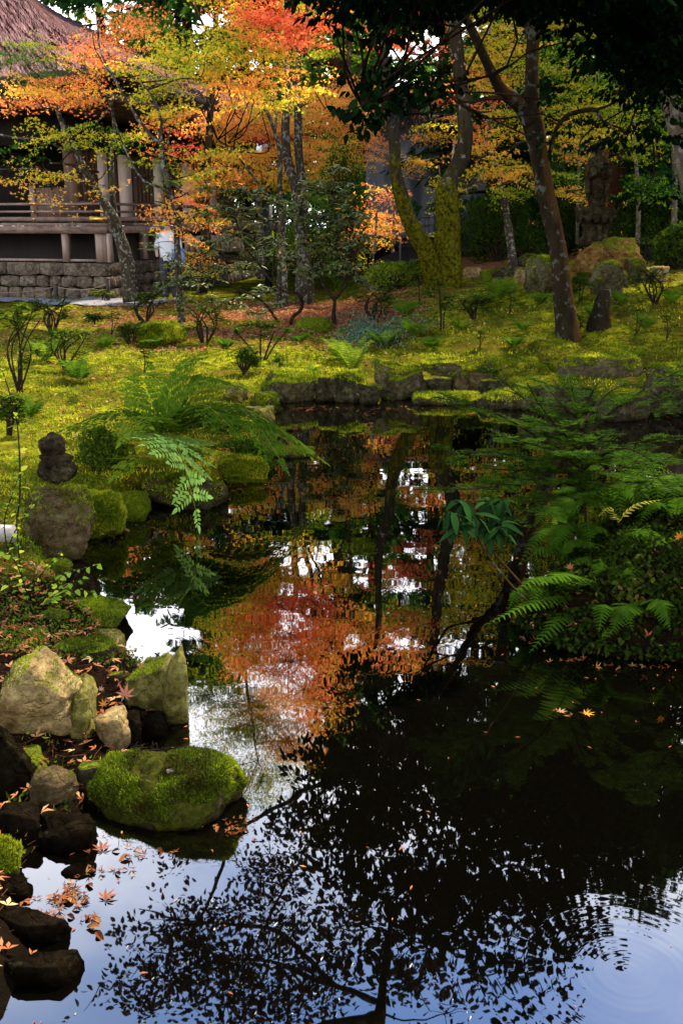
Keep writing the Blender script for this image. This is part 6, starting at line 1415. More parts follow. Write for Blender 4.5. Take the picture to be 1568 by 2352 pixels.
# autumn-leaved shrubs beyond the rhododendrons
for i, (px, top, bot, w, t) in enumerate([(860, 420, 560, 80, .66), (820, 480, 620, 60, .62), (455, 560, 650, 50, .52), (900, 470, 560, 60, .60), (1010, 380, 560, 60, .42)]):
    g_ = at(px, bot, 20.5 + i * .4); 
    tree('maple_sapling', ['pinkish-leaved young maple left of the leaning trunk', 'thin reddish maple sapling behind the rhododendrons', 'small orange maple sapling behind the slim maple', 'young orange maple by the dark railing', 'yellow-leaved sapling between the two mossy trunks'][i], 'tree', 'maple saplings',
         [(px, bot + 20, g_[1], 7), (px + 4, (top + bot) / 2, g_[1], 5), (px - 2, top, g_[1], 3)], [], [(px, top + 30, g_[1], w, 50, t), (px + 6, (top + bot) / 2, g_[1], w * .8, 50, t - .05), (px - 6, bot - 30, g_[1], w * .6, 40, t - .1, .6)], seed=90 + i, nseg=8, bark='bark_pale', size=.06, depth=.5)

# ================================================================== FERNS
def fern_frond(mb, r, P, n, plen, tint, width=.16, twist=0.0, stem=.003, teeth=6):
    """bipinnate frond: toothed pinnae both sides of an arching midrib"""
    P, _ = catmull(P, [1] * len(P), .02); s = np.concatenate([[0], np.cumsum(np.linalg.norm(np.diff(P, axis=0), axis=1))]); L = s[-1]
    V, Q, T = tube(P, np.linspace(stem, stem * .4, len(P)), 4, 1, smoothpath=False, cap=False); mb.put(V, Q, tint=np.full(len(V), tint * .6 + .25))
    for k in range(n):
        t = .16 + .84 * k / n; sp = t * L; p = np.array([np.interp(sp, s, P[:, i]) for i in range(3)]); q = np.array([np.interp(min(sp + .02, L), s, P[:, i]) for i in range(3)]); T_ = unit(q - p + 1e-9)
        side0 = unit(np.cross(T_, np.array([twist, 0, 1.0])))
        up = unit(np.cross(side0, T_))
        ln = plen * math.sin(math.pi * min(1, (.12 + .88 * t)) ** .9) ** .75 * (1.02 - .35 * t) + plen * .04
        for sgn in (-1, 1):
            D = unit(side0 * sgn + T_ * .45 + up * r.uniform(-.18, .02) + r.normal(size=3) * .04); N_ = unit(np.cross(D, T_ * sgn)) * 1
            if N_[2] < 0: N_ = -N_
            B = np.cross(D, N_); V = []; ww = ln * width
            for j in range(teeth * 2 + 1):
                u = j / (teeth * 2); w_ = ww * (1 - u) ** .7 * (1.0 if j % 2 == 0 else .55) * (.6 if j == 0 else 1)
                c = p + D * ln * u - up * ln * .18 * u * u
                V += [c - B * w_, c, c + B * w_]
            Qs = []
            for j in range(teeth * 2): a = j * 3; Qs += [[a, a + 1, a + 4, a + 3], [a + 1, a + 2, a + 5, a + 4]]
            mb.put(np.array(V), Qs, tint=np.full(len(V), np.clip(tint + r.normal() * .05, 0, 1)))
def fern(label, base, tips, seed, n=18, plen=.10, tint=.4, group='ferns', arch=.12, mat='fern', var=.08, name='fern', width=.16):
    r = np.random.default_rng(seed); b = np.array(base, float); root = thing(name, b, label, 'fern', group)
    for tp in tips:
        tp = np.array(tp, float); L = np.linalg.norm(tp - b); m1 = b * .55 + tp * .45 + [0, 0, arch * L * 1.6] ; m2 = b * .2 + tp * .8 + [0, 0, arch * L * 1.3]
        mb = MB(); fern_frond(mb, r, [b, m1, m2, tp], n, plen, tint + r.normal() * var, width); mb.build('frond', M[mat], root, smooth=False, tint=True)
    return root
def fanned(base, h, R_, n, r, lean=0.0): return [base + np.array([R_ * math.cos(a) * r.uniform(.7, 1.1), R_ * math.sin(a) * r.uniform(.7, 1.1), h * r.uniform(.5, 1.1)]) for a in np.linspace(0, 6.28, n, endpoint=False) + r.random() * 2]
r = np.random.default_rng(41)
for i, (px, b, R_, h, n, tint, lab) in enumerate([(810, 862, .35, .38, 12, .72, 'bright green fern at the inlet of the pond'), (780, 830, .28, .25, 9, .62, 'pale fern above the inlet beside the bluish plants'), (1150, 690, .45, .30, 12, .55, 'green fern in the middle of the moss slope'), (1110, 705, .35, .20, 9, .5, 'fern to the left of the larger one on the slope'),
                                               (105, 830, .35, .25, 9, .60, 'fern on the left lawn near the twiggy azalea'), (180, 880, .32, .28, 8, .50, 'fern further right on the left lawn'), (345, 800, .20, .14, 7, .45, 'small fern at the foot of the moss mound'), (930, 730, .35, .25, 9, .5, 'fern near the head of the inlet'), (1345, 650, .25, .25, 8, .6, 'fern growing by the leaning mossy stone'), (1370, 735, .3, .2, 8, .45, 'fern beside the rotten stump'), (1120, 880, .22, .12, 8, .35, 'small fern on the far bank stones'), (880, 800, .35, .25, 9, .45, 'dusky fern above the squared mossy rock'), (950, 775, .35, .22, 9, .55, 'loose green fern on the lower slope'), (1290, 700, .3, .12, 7, .4, 'small fern right behind the camellia trunk'), (700, 870, .25, .1, 7, .45, 'little fern on the flat-topped pond rock')]):
    g_ = ground(px, b); fern(lab, g_, fanned(g_, h, R_, n, r), 200 + i, 14, .12, tint, 'ferns on the banks', teeth if False else .15)
spots = [(240, 800, 'left lawn, above the royal fern', .22), (130, 780, 'left lawn, nearest the broad-leaved rosette', .2), (520, 800, 'moss, left of the small evergreen', .18), (70, 960, 'left bank, above the round-headed figure', .25), (690, 790, 'lawn, right of the small evergreen', .2), (890, 700, 'head of the inlet, among lime undergrowth', .25), (1200, 760, 'moss slope, left of the camellia foot', .22), (1180, 800, 'lower moss slope above the kerb stones', .2), (1420, 700, 'right slope above the large grey boulder', .3), (1480, 760, 'right slope, lower of the two past the stump', .3), (1540, 700, 'right slope at the edge of view', .3), (1450, 830, 'bank top beside the small shaded stone', .25), (1240, 700, 'slope right behind the camellia foot', .22), (1060, 760, 'slope below the lone sapling', .22), (990, 800, 'top of the far bank stones', .2)]
for i, (px, b, lab, R_) in enumerate(spots):
    fern('small fern on the ' + lab, ground(px, b), fanned(ground(px, b), R_ * .7, R_, 8, r), 260 + i, 12, .09, .30 + .3 * r.random(), 'small scattered ferns', .15)
for i, (px, b, h, lab) in enumerate([(255, 770, 60, 'thin seedling on the left lawn near the moss mound'), (100, 740, 50, 'thin seedling by the gravel at the far left'), (330, 860, 60, 'thin seedling above the royal fern'), (640, 860, 40, 'seedling near the flat-topped pond rock'), (1100, 800, 50, 'seedling low on the moss slope'), (1170, 720, 60, 'seedling in the middle of the moss slope'), (1460, 770, 70, 'dark seedling on the right slope past the stump'), (1530, 780, 60, 'dark seedling at the right edge of the slope'), (1330, 760, 40, 'seedling at the foot of the camellia, right side'), (960, 700, 60, 'seedling left of the lone sapling'), (1410, 650, 40, 'seedling at the foot of the figure boulder'), (880, 740, 40, 'seedling above the bluish plants')]):
    g_ = ground(px, b); y = g_[1]
    shrub('seedling', lab, 'plant', 'seedlings in the moss', g_, [(px, b - h * .8, y, h * .7, h * .35, 5), (px + h * .2, b - h * .5, y, h * .5, h * .3, 3)], 'shrub', OVATE, .06, 600 + i, stems=[[(px, b + 2, y, 3), (px + 3, b - h * .5, y, 2), (px, b - h * .85, y, 2)], [(px, b + 1, y, 2), (px + h * .2, b - h * .5, y, 1.5)]], nleaf=7, tint=.15 + .35 * r.random(), tvar=.1, stemr=.004)
# ferns on the right bank, frond by frond
def pts(*L): return [at(a, b, y) for a, b, y in L]
def hero_fern(label, base, fronds, seed, tint=.4, n=24, plen=.085):
    r = np.random.default_rng(seed); P0 = at(*base); root = thing('fern', P0, label, 'fern', 'ferns on the right bank')
    for L, pl, tt in fronds:
        mb = MB(); fern_frond(mb, r, [P0] + pts(*L), n, pl * 1.25, tt * .72 if tt < .9 else tt, .20); mb.build('frond', M['fern'], root, smooth=False, tint=True)
hero_fern('large arching fern at the water edge of the right bank', (1345, 1395, 4.9), [([(1290, 1335, 4.75), (1230, 1330, 4.6), (1170, 1370, 4.5)], .09, .5), ([(1290, 1370, 4.7), (1210, 1390, 4.5), (1110, 1437, 4.35)], .075, .55), ([(1330, 1330, 4.7), (1290, 1320, 4.5), (1235, 1345, 4.4)], .12, .58), ([(1320, 1400, 4.7), (1280, 1425, 4.5), (1215, 1500, 4.35)], .08, .45), ([(1380, 1350, 4.9), (1430, 1345, 4.8), (1470, 1380, 4.7)], .10, .40), ([(1340, 1350, 4.8), (1310, 1310, 4.9), (1280, 1330, 5.0)], .09, .35)], 1)
hero_fern('dark green fern in the middle of the right bank', (1440, 1330, 5.0), [([(1420, 1280, 4.9), (1390, 1290, 4.8), (1360, 1330, 4.7)], .10, .48), ([(1440, 1285, 4.9), (1430, 1310, 4.7), (1440, 1390, 4.6)], .10, .5), ([(1480, 1280, 4.9), (1530, 1290, 4.8), (1568, 1350, 4.7)], .10, .42), ([(1450, 1270, 5.0), (1480, 1250, 5.1), (1520, 1260, 5.1)], .09, .36), ([(1400, 1300, 5.0), (1350, 1280, 5.0), (1300, 1300, 5.0)], .09, .36)], 2)
hero_fern('fern behind it towards the right edge of the bank', (1530, 1270, 5.3), [([(1500, 1220, 5.2), (1460, 1225, 5.1), (1420, 1250, 5.0)], .09, .4), ([(1550, 1220, 5.2), (1590, 1240, 5.1), (1620, 1290, 5.0)], .09, .4), ([(1520, 1230, 5.1), (1500, 1270, 4.9), (1520, 1340, 4.8)], .09, .45)], 3)
hero_fern('small dark fern at the back of the right bank', (1310, 1220, 5.9), [([(1290, 1170, 5.8), (1260, 1170, 5.7), (1225, 1210, 5.6)], .09, .2), ([(1320, 1160, 5.9), (1360, 1150, 5.8), (1410, 1180, 5.8)], .09, .18), ([(1300, 1160, 6.0), (1290, 1130, 6.1), (1330, 1110, 6.2)], .09, .2), ([(1280, 1200, 5.7), (1230, 1240, 5.5), (1190, 1300, 5.4)], .08, .25)], 4)
hero_fern('pale yellow dying fern frond at the right bank', (1420, 1200, 5.2), [([(1440, 1175, 5.2), (1470, 1155, 5.2), (1520, 1148, 5.2)], .045, 1.0), ([(1410, 1180, 5.1), (1400, 1165, 5.1), (1375, 1185, 5.0)], .035, .95)], 5, n=10)
hero_fern('loose fern drooping over the shaded face of the right bank', (1480, 1420, 4.6), [([(1460, 1390, 4.5), (1430, 1400, 4.4), (1400, 1460, 4.35)], .09, .3), ([(1490, 1380, 4.5), (1520, 1390, 4.4), (1540, 1450, 4.35)], .09, .3), ([(1500, 1390, 4.6), (1550, 1380, 4.6), (1600, 1420, 4.5)], .09, .28)], 8)
hero_fern('low fern near the tip of the right bank behind the arching one', (1290, 1290, 5.2), [([(1270, 1260, 5.1), (1240, 1260, 5.0), (1205, 1290, 5.0)], .08, .3), ([(1300, 1250, 5.2), (1330, 1240, 5.2), (1370, 1260, 5.1)], .08, .35), ([(1290, 1250, 5.3), (1280, 1220, 5.4), (1300, 1200, 5.5)], .07, .3)], 9)
for i_, (bx, by, Y_, sc_, lab) in enumerate([(1400, 1180, 5.6, 1.0, 'dark fern on top of the right bank under the fir'), (1500, 1160, 5.7, 1.0, 'dark fern on top of the right bank near the pale frond'), (1340, 1250, 5.3, .8, 'dark fern in the upper middle of the right bank'), (1560, 1330, 5.0, 1.0, 'dark fern cut by the right edge of the bank'), (1230, 1390, 4.8, .7, 'fern at the very tip of the right bank'), (1400, 1440, 4.55, .8, 'fern in the shade low on the right bank'), (1550, 1200, 5.4, .9, 'fern behind the bright orange leaf')]):
    rr2 = np.random.default_rng(500 + i_); fr_ = []
    for k_ in range(7):
        a_ = k_ / 7 * 6.28 + rr2.random(); dx, dy = math.cos(a_) * 75 * sc_, -abs(math.sin(a_)) * 34 * sc_; fr_.append(([(bx + dx * .45, by - 42 * sc_ + dy * .5, Y_ - .1 * math.sin(a_)), (bx + dx * .9, by - 34 * sc_ + dy * .6, Y_ - .2 * math.sin(a_)), (bx + dx * 1.35, by + (14 if math.sin(a_) > 0 else -14) * sc_, Y_ - .32 * math.sin(a_))], .07 * sc_ * rr2.uniform(.8, 1.2), .15 + .25 * rr2.random()))
    hero_fern(lab, (bx, by, Y_), fr_, 40 + i_, n=18)
hero_fern('curled young fern frond hanging at the dark foot of the right bank', (1370, 1500, 4.5), [([(1380, 1470, 4.4), (1400, 1440, 4.4), (1420, 1450, 4.4)], .05, .4)], 6, n=14)
# osmunda clump on the left bank
def osmunda(label, base, fronds, seed, hero=None):
    r = np.random.default_rng(seed); P0 = at(*base); root = thing('royal_fern', P0, label, 'fern', 'royal ferns')
    lmesh = leaf_mesh('leaflet', _ovate(.22, 4, .10, .04, .35), M['osmunda'])
    for fi, (L, npn, plen, tt, lift) in enumerate(fronds):
        P, _ = catmull([P0] + pts(*L), [1] * (len(L) + 1), .03); s = np.concatenate([[0], np.cumsum(np.linalg.norm(np.diff(P, axis=0), axis=1))]); Lt = s[-1]
        mb = MB(); V, Q, T = tube(P, np.linspace(.0045, .0015, len(P)), 5, 1, smoothpath=False, cap=False); mb.put(V, Q, tint=np.full(len(V), .85))
        C_, D_, N_, S_ = [], [], [], []
        t0 = .40
        for k in range(npn + 1):
            t = t0 + (1 - t0) * k / npn; sp = t * Lt; p = np.array([np.interp(sp, s, P[:, i]) for i in range(3)]); q0 = np.array([np.interp(max(sp - .03, 0), s, P[:, i]) for i in range(3)]); T_ = unit(p - q0 + 1e-9)
            side = unit(np.cross(T_, [0, lift, 1.0])); up = unit(np.cross(side, T_)); ln = plen * (1 - .60 * (k / npn) ** 1.5)
            dirs = [(1, unit(side + T_ * .5)), (-1, unit(-side + T_ * .5))] if k < npn else [(0, T_)]
            for sg, d in dirs:
                e = p + d * ln - up * ln * .12; V, Q, T = tube([p, (p + e) / 2 + up * ln * .03, e], [.0018, .0014, .0008], 4, .1, cap=False); mb.put(V, Q, tint=np.full(len(V), .7))
                nl = max(4, int(ln / .027)); pd = unit(np.cross(d, up))
                for j in range(nl):
                    u = (j + .7) / nl; c = p * (1 - u) + e * u + up * ln * .10 * u * (1 - u); l_ = .078 * (1 - .35 * u) * (ln / plen) ** .3
                    for s2 in (-1, 1): C_.append(c); D_.append(unit(pd * s2 + d * .55 + r.normal(size=3) * .08)); N_.append(up + r.normal(size=3) * .18); S_.append(l_)
                C_.append(e); D_.append(d); N_.append(up); S_.append(.07)
        fr = None
        if fi == hero:
            fr = mb.build('frond', M['fern'], root, tint=True)
            for c, d, nn, l_ in zip(C_, D_, N_, S_): place('leaflet', lmesh, leaf_matrix(c, d, nn, l_), None if fr is None else fr)
        else:
            cloud(mb, np.array(C_), np.array(D_), np.array(N_), np.array(S_), _ovate(.24, 3, .1, .04, .35), tt + r.normal(size=len(C_)) * .06); mb.build('frond', M['fern'], root, tint=True)
osmunda('large royal fern clump on the left bank with one pale frond hanging over the water', (385, 1120, 7.3),
        [([(388, 1050, 7.1), (395, 1005, 6.8), (420, 1060, 6.5), (448, 1165, 6.35)], 8, .30, .6, .9),
         ([(375, 1030, 7.3), (330, 960, 7.2), (260, 950, 7.1), (150, 985, 7.0)], 10, .21, .30, 0),
         ([(380, 1010, 7.4), (390, 900, 7.5), (420, 840, 7.6), (450, 820, 7.7)], 9, .23, .48, .2),
         ([(390, 1010, 7.3), (430, 900, 7.3), (480, 870, 7.4), (540, 885, 7.5)], 9, .23, .50, 0),
         ([(395, 1020, 7.3), (470, 950, 7.3), (560, 940, 7.3), (650, 990, 7.3)], 11, .22, .42, 0),
         ([(395, 1030, 7.3), (480, 960, 7.1), (580, 970, 7.0), (640, 1050, 6.9)], 11, .23, .45, 0),
         ([(400, 1030, 7.3), (500, 980, 7.4), (620, 980, 7.5), (725, 1045, 7.5)], 12, .21, .55, 0),
         ([(385, 1020, 7.4), (350, 930, 7.6), (330, 880, 7.9), (340, 850, 8.1)], 9, .21, .50, .2),
         ([(385, 1020, 7.3), (420, 950, 7.1), (470, 930, 6.9), (530, 980, 6.7)], 9, .22, .35, 0),
         ([(385, 1020, 7.3), (360, 970, 7.0), (330, 960, 6.8), (290, 1000, 6.6)], 8, .19, .62, 0),
         ([(390, 1010, 7.4), (450, 900, 7.7), (520, 880, 7.9), (600, 900, 8.1)], 10, .21, .75, 0),
         ([(385, 1060, 7.2), (350, 1060, 7.0), (310, 1050, 6.8), (275, 1080, 6.7)], 7, .16, .70, 0)], 51, hero=0)

# ================================================================== FIR SAPLING on the right bank
fs = thing('fir_sapling', at(1345, 1200, 5.6), 'young fir with flat dark green sprays spreading over the right side of the pond', 'fir tree')
r = np.random.default_rng(61)
NEED = (np.array([(-.085, 0, 0), (.085, 0, 0), (.05, 1, -.05), (-.05, 1, -.05)], float), np.array([[0, 1, 2, 3]]))
def fir_branch(L, w, tw_len=.24, gap=.115, tint=.4, main=True):
    P, R = pathpts([(a, b, y, w) for a, b, y in L]); R = np.linspace(R[0], R[0] * .3, len(P)); Pc, Rc = catmull(P, R, .02)
    br = MB(); V, Q, T = tube(Pc, Rc, 6, 1, smoothpath=False); br.put(V, Q, T, tint=.1); stem = br.build('branch', M['twig'], fs); nd = MB(); tw = MB()
    s = np.concatenate([[0], np.cumsum(np.linalg.norm(np.diff(Pc, axis=0), axis=1))]); Lt = s[-1]
    def needles(A, B, t0=0.0):
        ln = np.linalg.norm(B - A); n = int(ln / .0048)
        if n < 2: return
        u = np.linspace(t0, 1, n); c = A[None] * (1 - u)[:, None] + B[None] * u[:, None] - np.array([0, 0, 1])[None] * (u * u)[:, None] * ln * .06
        d = unit(B - A); sd = unit(np.cross(d, [0, 0, 1])); sg = np.where(np.arange(n) % 2, 1, -1)[:, None]
        D = sd[None] * sg + d[None] * .35 + r.normal(size=(n, 3)) * .12 + np.array([0, 0, .18]); l_ = .036 * np.clip(1.15 - .6 * u, .4, 1) * r.uniform(.85, 1.1, n)
        cloud(nd, c, D, np.array([0, 0, 1.0]) + r.normal(size=(n, 3)) * .3, l_, NEED, tint + .10 * r.normal(size=n) + .22 * u)
    k = 0
    x = .12 * Lt
    while x < Lt:
        p = np.array([np.interp(x, s, Pc[:, i]) for i in range(3)]); q = np.array([np.interp(min(x + .03, Lt), s, Pc[:, i]) for i in range(3)]); T_ = unit(q - p + 1e-9); side = unit(np.cross(T_, [0, 0, 1.0]))
        l_ = tw_len * (1 - .45 * x / Lt) * r.uniform(.5, 1.2)
        for sg in (-1, 1):
            d = unit(side * sg + T_ * r.uniform(.5, 1.2) + np.array([0, 0, r.uniform(-.25, .25)])); e = p + d * l_; needles(p, e)
            V, Q, T = tube([p, (p + e) / 2 + [0, 0, .004], e - [0, 0, l_ * .06]], [.002, .0016, .001], 4, .2, cap=False); tw.put(V, Q)
            if l_ > .15:
                for f in (.3, .55, .75):
                    for s3 in (-1, 1):
                        p2 = p + (e - p) * f; d2 = unit(d + unit(np.cross(d, [0, 0, 1])) * s3 * .9); needles(p2, p2 + d2 * l_ * (.62 - .4 * f))
        x += gap
    needles(Pc[-6], Pc[-1]); needles(Pc[len(Pc) // 2], Pc[-1])
    o = nd.build('needles', M['fir'], stem, smooth=False, tint=True); o['kind'] = 'stuff'; o = tw.build('side_twigs', M['twig'], stem); o['kind'] = 'stuff'
for L in [[(1345, 1200, 5.6), (1335, 1050, 5.6), (1325, 960, 5.6), (1308, 865, 5.6)],
          [(1338, 1080, 5.6), (1250, 1015, 5.5), (1150, 955, 5.4), (1060, 925, 5.3), (1000, 912, 5.3)],
          [(1338, 1100, 5.6), (1240, 1060, 5.3), (1140, 1040, 5.1), (1030, 1040, 5.0)],
          [(1340, 1120, 5.6), (1240, 1100, 5.2), (1120, 1120, 4.9), (950, 1125, 4.8)],
          [(1330, 1010, 5.6), (1260, 960, 5.7), (1190, 905, 5.8), (1125, 850, 5.9)],
          [(1332, 1020, 5.6), (1400, 950, 5.6), (1470, 900, 5.5), (1560, 850, 5.5)],
          [(1338, 1070, 5.6), (1420, 1030, 5.4), (1500, 1010, 5.3), (1600, 1000, 5.2)],
          [(1340, 1110, 5.6), (1410, 1110, 5.3), (1480, 1110, 5.1), (1580, 1130, 5.0)],
          [(1338, 1060, 5.6), (1280, 1020, 5.9), (1210, 1000, 6.1), (1130, 1000, 6.3)],
          [(1330, 980, 5.6), (1370, 930, 5.8), (1400, 900, 5.9), (1440, 880, 6.0)],
          [(1340, 1130, 5.6), (1290, 1140, 5.2), (1230, 1160, 5.0), (1170, 1200, 4.8)],
          [(1335, 1040, 5.6), (1280, 980, 5.4), (1240, 930, 5.3), (1210, 880, 5.2)],
          [(1338, 1080, 5.6), (1390, 1040, 5.2), (1440, 1030, 4.9), (1500, 1060, 4.7)],
          [(1338, 1060, 5.6), (1300, 1040, 5.2), (1220, 1020, 5.0), (1150, 1000, 4.9)],
          [(1338, 1090, 5.6), (1260, 1080, 5.5), (1180, 1080, 5.5), (1110, 1075, 5.5)], [(1325, 960, 5.6), (1290, 930, 5.5), (1265, 900, 5.5)], [(1325, 950, 5.6), (1350, 920, 5.6), (1370, 880, 5.6)], [(1320, 930, 5.6), (1290, 900, 5.7), (1270, 870, 5.8)], [(1330, 1000, 5.6), (1290, 990, 5.2), (1240, 985, 5.0)], [(1335, 1020, 5.6), (1370, 1010, 5.2), (1410, 990, 5.0)], [(1340, 1090, 5.6), (1400, 1080, 5.8), (1480, 1060, 6.0), (1540, 1050, 6.1)]]:
    fir_branch(L, 7, tint=.38 + r.normal() * .06)
fs2 = at(1640, 1180, 4.8)
fir_branch([(1640, 1180, 4.8), (1580, 1110, 4.7), (1530, 1090, 4.6), (1480, 1120, 4.5)], 6, tint=.6); fir_branch([(1640, 900, 5.4), (1600, 880, 5.3), (1560, 890, 5.2), (1500, 950, 5.1)], 6, tint=.4)

# glossy whorled branch (hangs over the water on the right)
ws = thing('broadleaf_branch', at(1245, 1400, 4.7), 'bare-stemmed sprig with a drooping head of glossy dark leaves over the pond', 'branch')
hubs = []
for L in [[(1250, 1405, 4.7, 7), (1200, 1345, 4.6, 6), (1160, 1300, 4.55, 5), (1130, 1262, 4.5, 5), (1118, 1200, 4.5, 4), (1122, 1150, 4.5, 3)], [(1230, 1400, 4.65, 6), (1175, 1345, 4.5, 5), (1130, 1290, 4.45, 5), (1100, 1240, 4.4, 4), (1085, 1180, 4.4, 4), (1060, 1150, 4.4, 3)], [(1100, 1240, 4.4, 4), (1060, 1200, 4.35, 4), (1035, 1180, 4.3, 3)], [(1118, 1200, 4.5, 4), (1145, 1180, 4.5, 3), (1155, 1150, 4.5, 3)], [(1118, 1230, 4.5, 3), (1140, 1215, 4.45, 3), (1150, 1205, 4.4, 2)]]:
    P, R = pathpts(L); V, Q, T = tube(P, R, 8, .03, .1, 2); MB().put(V, Q, T).build('stem', M['bark_camellia'] if L[0][3] > 4 else M['twig'], ws); hubs.append(P[-1]); hubs.append(P[-2])
lmw = leaf_mesh('leaf', LONG_HI, M['whorl']); r = np.random.default_rng(71)
for h in hubs:
    for k in range(14):
        a = k * 2.4 + r.random(); d = np.array([math.cos(a), math.sin(a), r.uniform(-1.3, .25)]); place('leaf', lmw, leaf_matrix(h + r.normal(size=3) * .008, d, np.array([0, 0, 1.0]) + .5 * np.array([math.cos(a), math.sin(a), 0]) + r.normal(size=3) * .15, r.uniform(.075, .14)), ws)

# saplings / sprigs at the left edge
def sprig(name, label, stems, leafs, mat1, size, seed, per=.028, tmpl=OVATE_HI, leafy=.3, cat='sapling', group=None, hang=.2):
    r = np.random.default_rng(seed); P0, _ = pathpts(stems[0]); root = thing(name, P0[0], label, cat, group); me = leaf_mesh('leaf', tmpl, mat1)
    for L in stems:
        P, R = pathpts(L); V, Q, T = tube(P, R, 6, .03, .1, seed); MB().put(V, Q, T).build('stem', M['twig'], root)
        Pc, _ = catmull(P, R, per); n = len(Pc)
        for i in range(int(n * leafy), n):
            T_ = unit(Pc[min(i + 1, n - 1)] - Pc[i - 1]); sd = unit(np.cross(T_, [0, 0, 1.0]) + 1e-6) * (1 if i % 2 else -1)
            place('leaf', me, leaf_matrix(Pc[i], sd + T_ * .5 + r.normal(size=3) * .2 - [0, 0, hang], np.array([0, 0, 1.0]) + r.normal(size=3) * .4 + [0, -.3, 0], size * r.uniform(.7, 1.15)), root)
M['lime1'] = single_leaf_mat('lime_leaf', [(0, (0.07, 0.16, 0.015)), (.6, (0.26, 0.38, 0.03)), (1, (0.60, 0.55, 0.05))], .4, .45, 0, .6)
sprig('lime_sapling', 'yellow-green sapling leaning over the lowest left bank', [[(60, 1420, 4.9, 5), (50, 1330, 4.9, 4), (42, 1260, 4.9, 3), (38, 1180, 4.9, 2)], [(90, 1420, 4.9, 5), (110, 1360, 4.8, 4), (150, 1320, 4.8, 3), (225, 1297, 4.8, 2)], [(100, 1400, 4.9, 4), (130, 1370, 4.7, 3), (175, 1355, 4.7, 3), (215, 1362, 4.7, 2)], [(90, 1400, 4.9, 4), (60, 1370, 4.8, 3), (20, 1345, 4.8, 3), (-20, 1340, 4.8, 2)], [(80, 1400, 4.9, 4), (90, 1330, 4.9, 3), (120, 1290, 4.9, 2), (140, 1270, 4.9, 2)], [(70, 1390, 4.9, 3), (40, 1300, 4.8, 3), (10, 1270, 4.8, 2), (-10, 1262, 4.8, 2)], [(110, 1380, 4.8, 3), (150, 1345, 4.7, 3), (190, 1330, 4.7, 2)]], 0, M['lime1'], .048, 1, leafy=.15)
sprig('lime_sapling', 'tall wispy sprig at the left edge beside the round-headed figure', [[(20, 1290, 5.6, 5), (38, 1200, 5.6, 4), (46, 1120, 5.6, 4), (42, 1000, 5.7, 3), (30, 930, 5.7, 3), (5, 850, 5.7, 2)]], 0, M['lime1'], .055, 2, per=.06, leafy=.1)
sprig('lime_sapling', 'small leafy sprig under the wispy one at the left edge', [[(10, 1290, 5.2, 4), (30, 1230, 5.2, 3), (60, 1180, 5.2, 2), (80, 1150, 5.2, 2)], [(20, 1280, 5.2, 3), (10, 1200, 5.2, 3), (30, 1130, 5.2, 2), (45, 1090, 5.2, 2)]], 0, M['lime1'], .045, 3, per=.04, leafy=.2)
gF = ground(55, 880)
def twiggy(px, b, w, h, label, seed, tint=.5):
    g_ = ground(px, b); y = g_[1]; r = np.random.default_rng(seed)
    st_ = [[(px + r.uniform(-6, 6), b + 3, y, 5), (px + r.uniform(-w, w) * .25, b - h * .5, y, 3), (px + r.uniform(-w, w) * .5, b - h * r.uniform(.8, 1.05), y, 2)] for k in range(8)]
    shrub('twiggy_azalea', label, 'shrub', 'twiggy azaleas', g_, [(px + r.uniform(-w, w) * .42, b - h * r.uniform(.35, 1.0), y, 44, 22, 8) for k in range(16)], 'shrub', OVATE, .036, seed, stems=st_, nleaf=8, tint=tint, tvar=.14, stemr=.006)
twiggy(45, 900, 120, 200, 'tall open azalea at the left edge of the lawn', 71); twiggy(150, 850, 120, 90, 'low open azalea on the left lawn behind the ferns', 72, .6); twiggy(330, 740, 90, 70, 'open azalea on the lawn between the rosette and the moss mound', 75, .3); twiggy(470, 790, 110, 90, 'airy azalea right of the moss mound', 76, .35); twiggy(120, 770, 110, 90, 'airy azalea by the gravel at the far left of the lawn', 77, .45); twiggy(560, 860, 80, 60, 'low azalea above the left bank stones', 78, .4); twiggy(860, 740, 90, 80, 'leafy azalea at the head of the inlet', 79, .5); twiggy(1090, 740, 80, 60, 'low azalea on the slope right of the lone sapling', 80, .45); twiggy(1500, 700, 100, 90, 'dark azalea high on the right slope', 82, .2); twiggy(300, 790, 60, 45, 'tiny azalea left of the moss mound', 73, .4); twiggy(20, 1000, 60, 90, 'straggly azalea cut by the left edge above the figure', 74, .5)
# clover-like leaves on the lowest rocks
me = leaf_mesh('leaf', _ovate(.38, 4, .05), M['lime1']); r = np.random.default_rng(81)
for lab, cpx, cpy, Y, n, w, h in [('small heart-shaped leaves on a thread stem on the split rock', 400, 1605, 3.95, 16, 45, 26), ('bright little three-leaved plant left of the flat mossy boulder', 195, 1838, 3.35, 8, 24, 40), ('tiny green plants on the tall dark wet rock', 25, 1800, 3.25, 16, 60, 50), ('small fernlet tips on the front of the flat mossy boulder', 487, 1825, 3.35, 7, 22, 20)]:
    p = at(cpx, cpy, Y); t = thing('tiny_plant', p, lab, 'plant', 'tiny plants on the rocks')
    for k in range(n):
        c = at(cpx + r.normal() * w * .4, cpy + r.normal() * h * .4, Y - .05); V, Q, T = tube([at(cpx, cpy + h * .5, Y + .05), (c + p) / 2, c], [.001] * 3, 4, .05, cap=False); MB().put(V, Q).build('stem', M['twig'], t)
        place('leaf', me, leaf_matrix(c, rdir(r, 1, -.1)[0], np.array([0, -.7, .8]) + r.normal(size=3) * .25, r.uniform(.016, .028)), t)

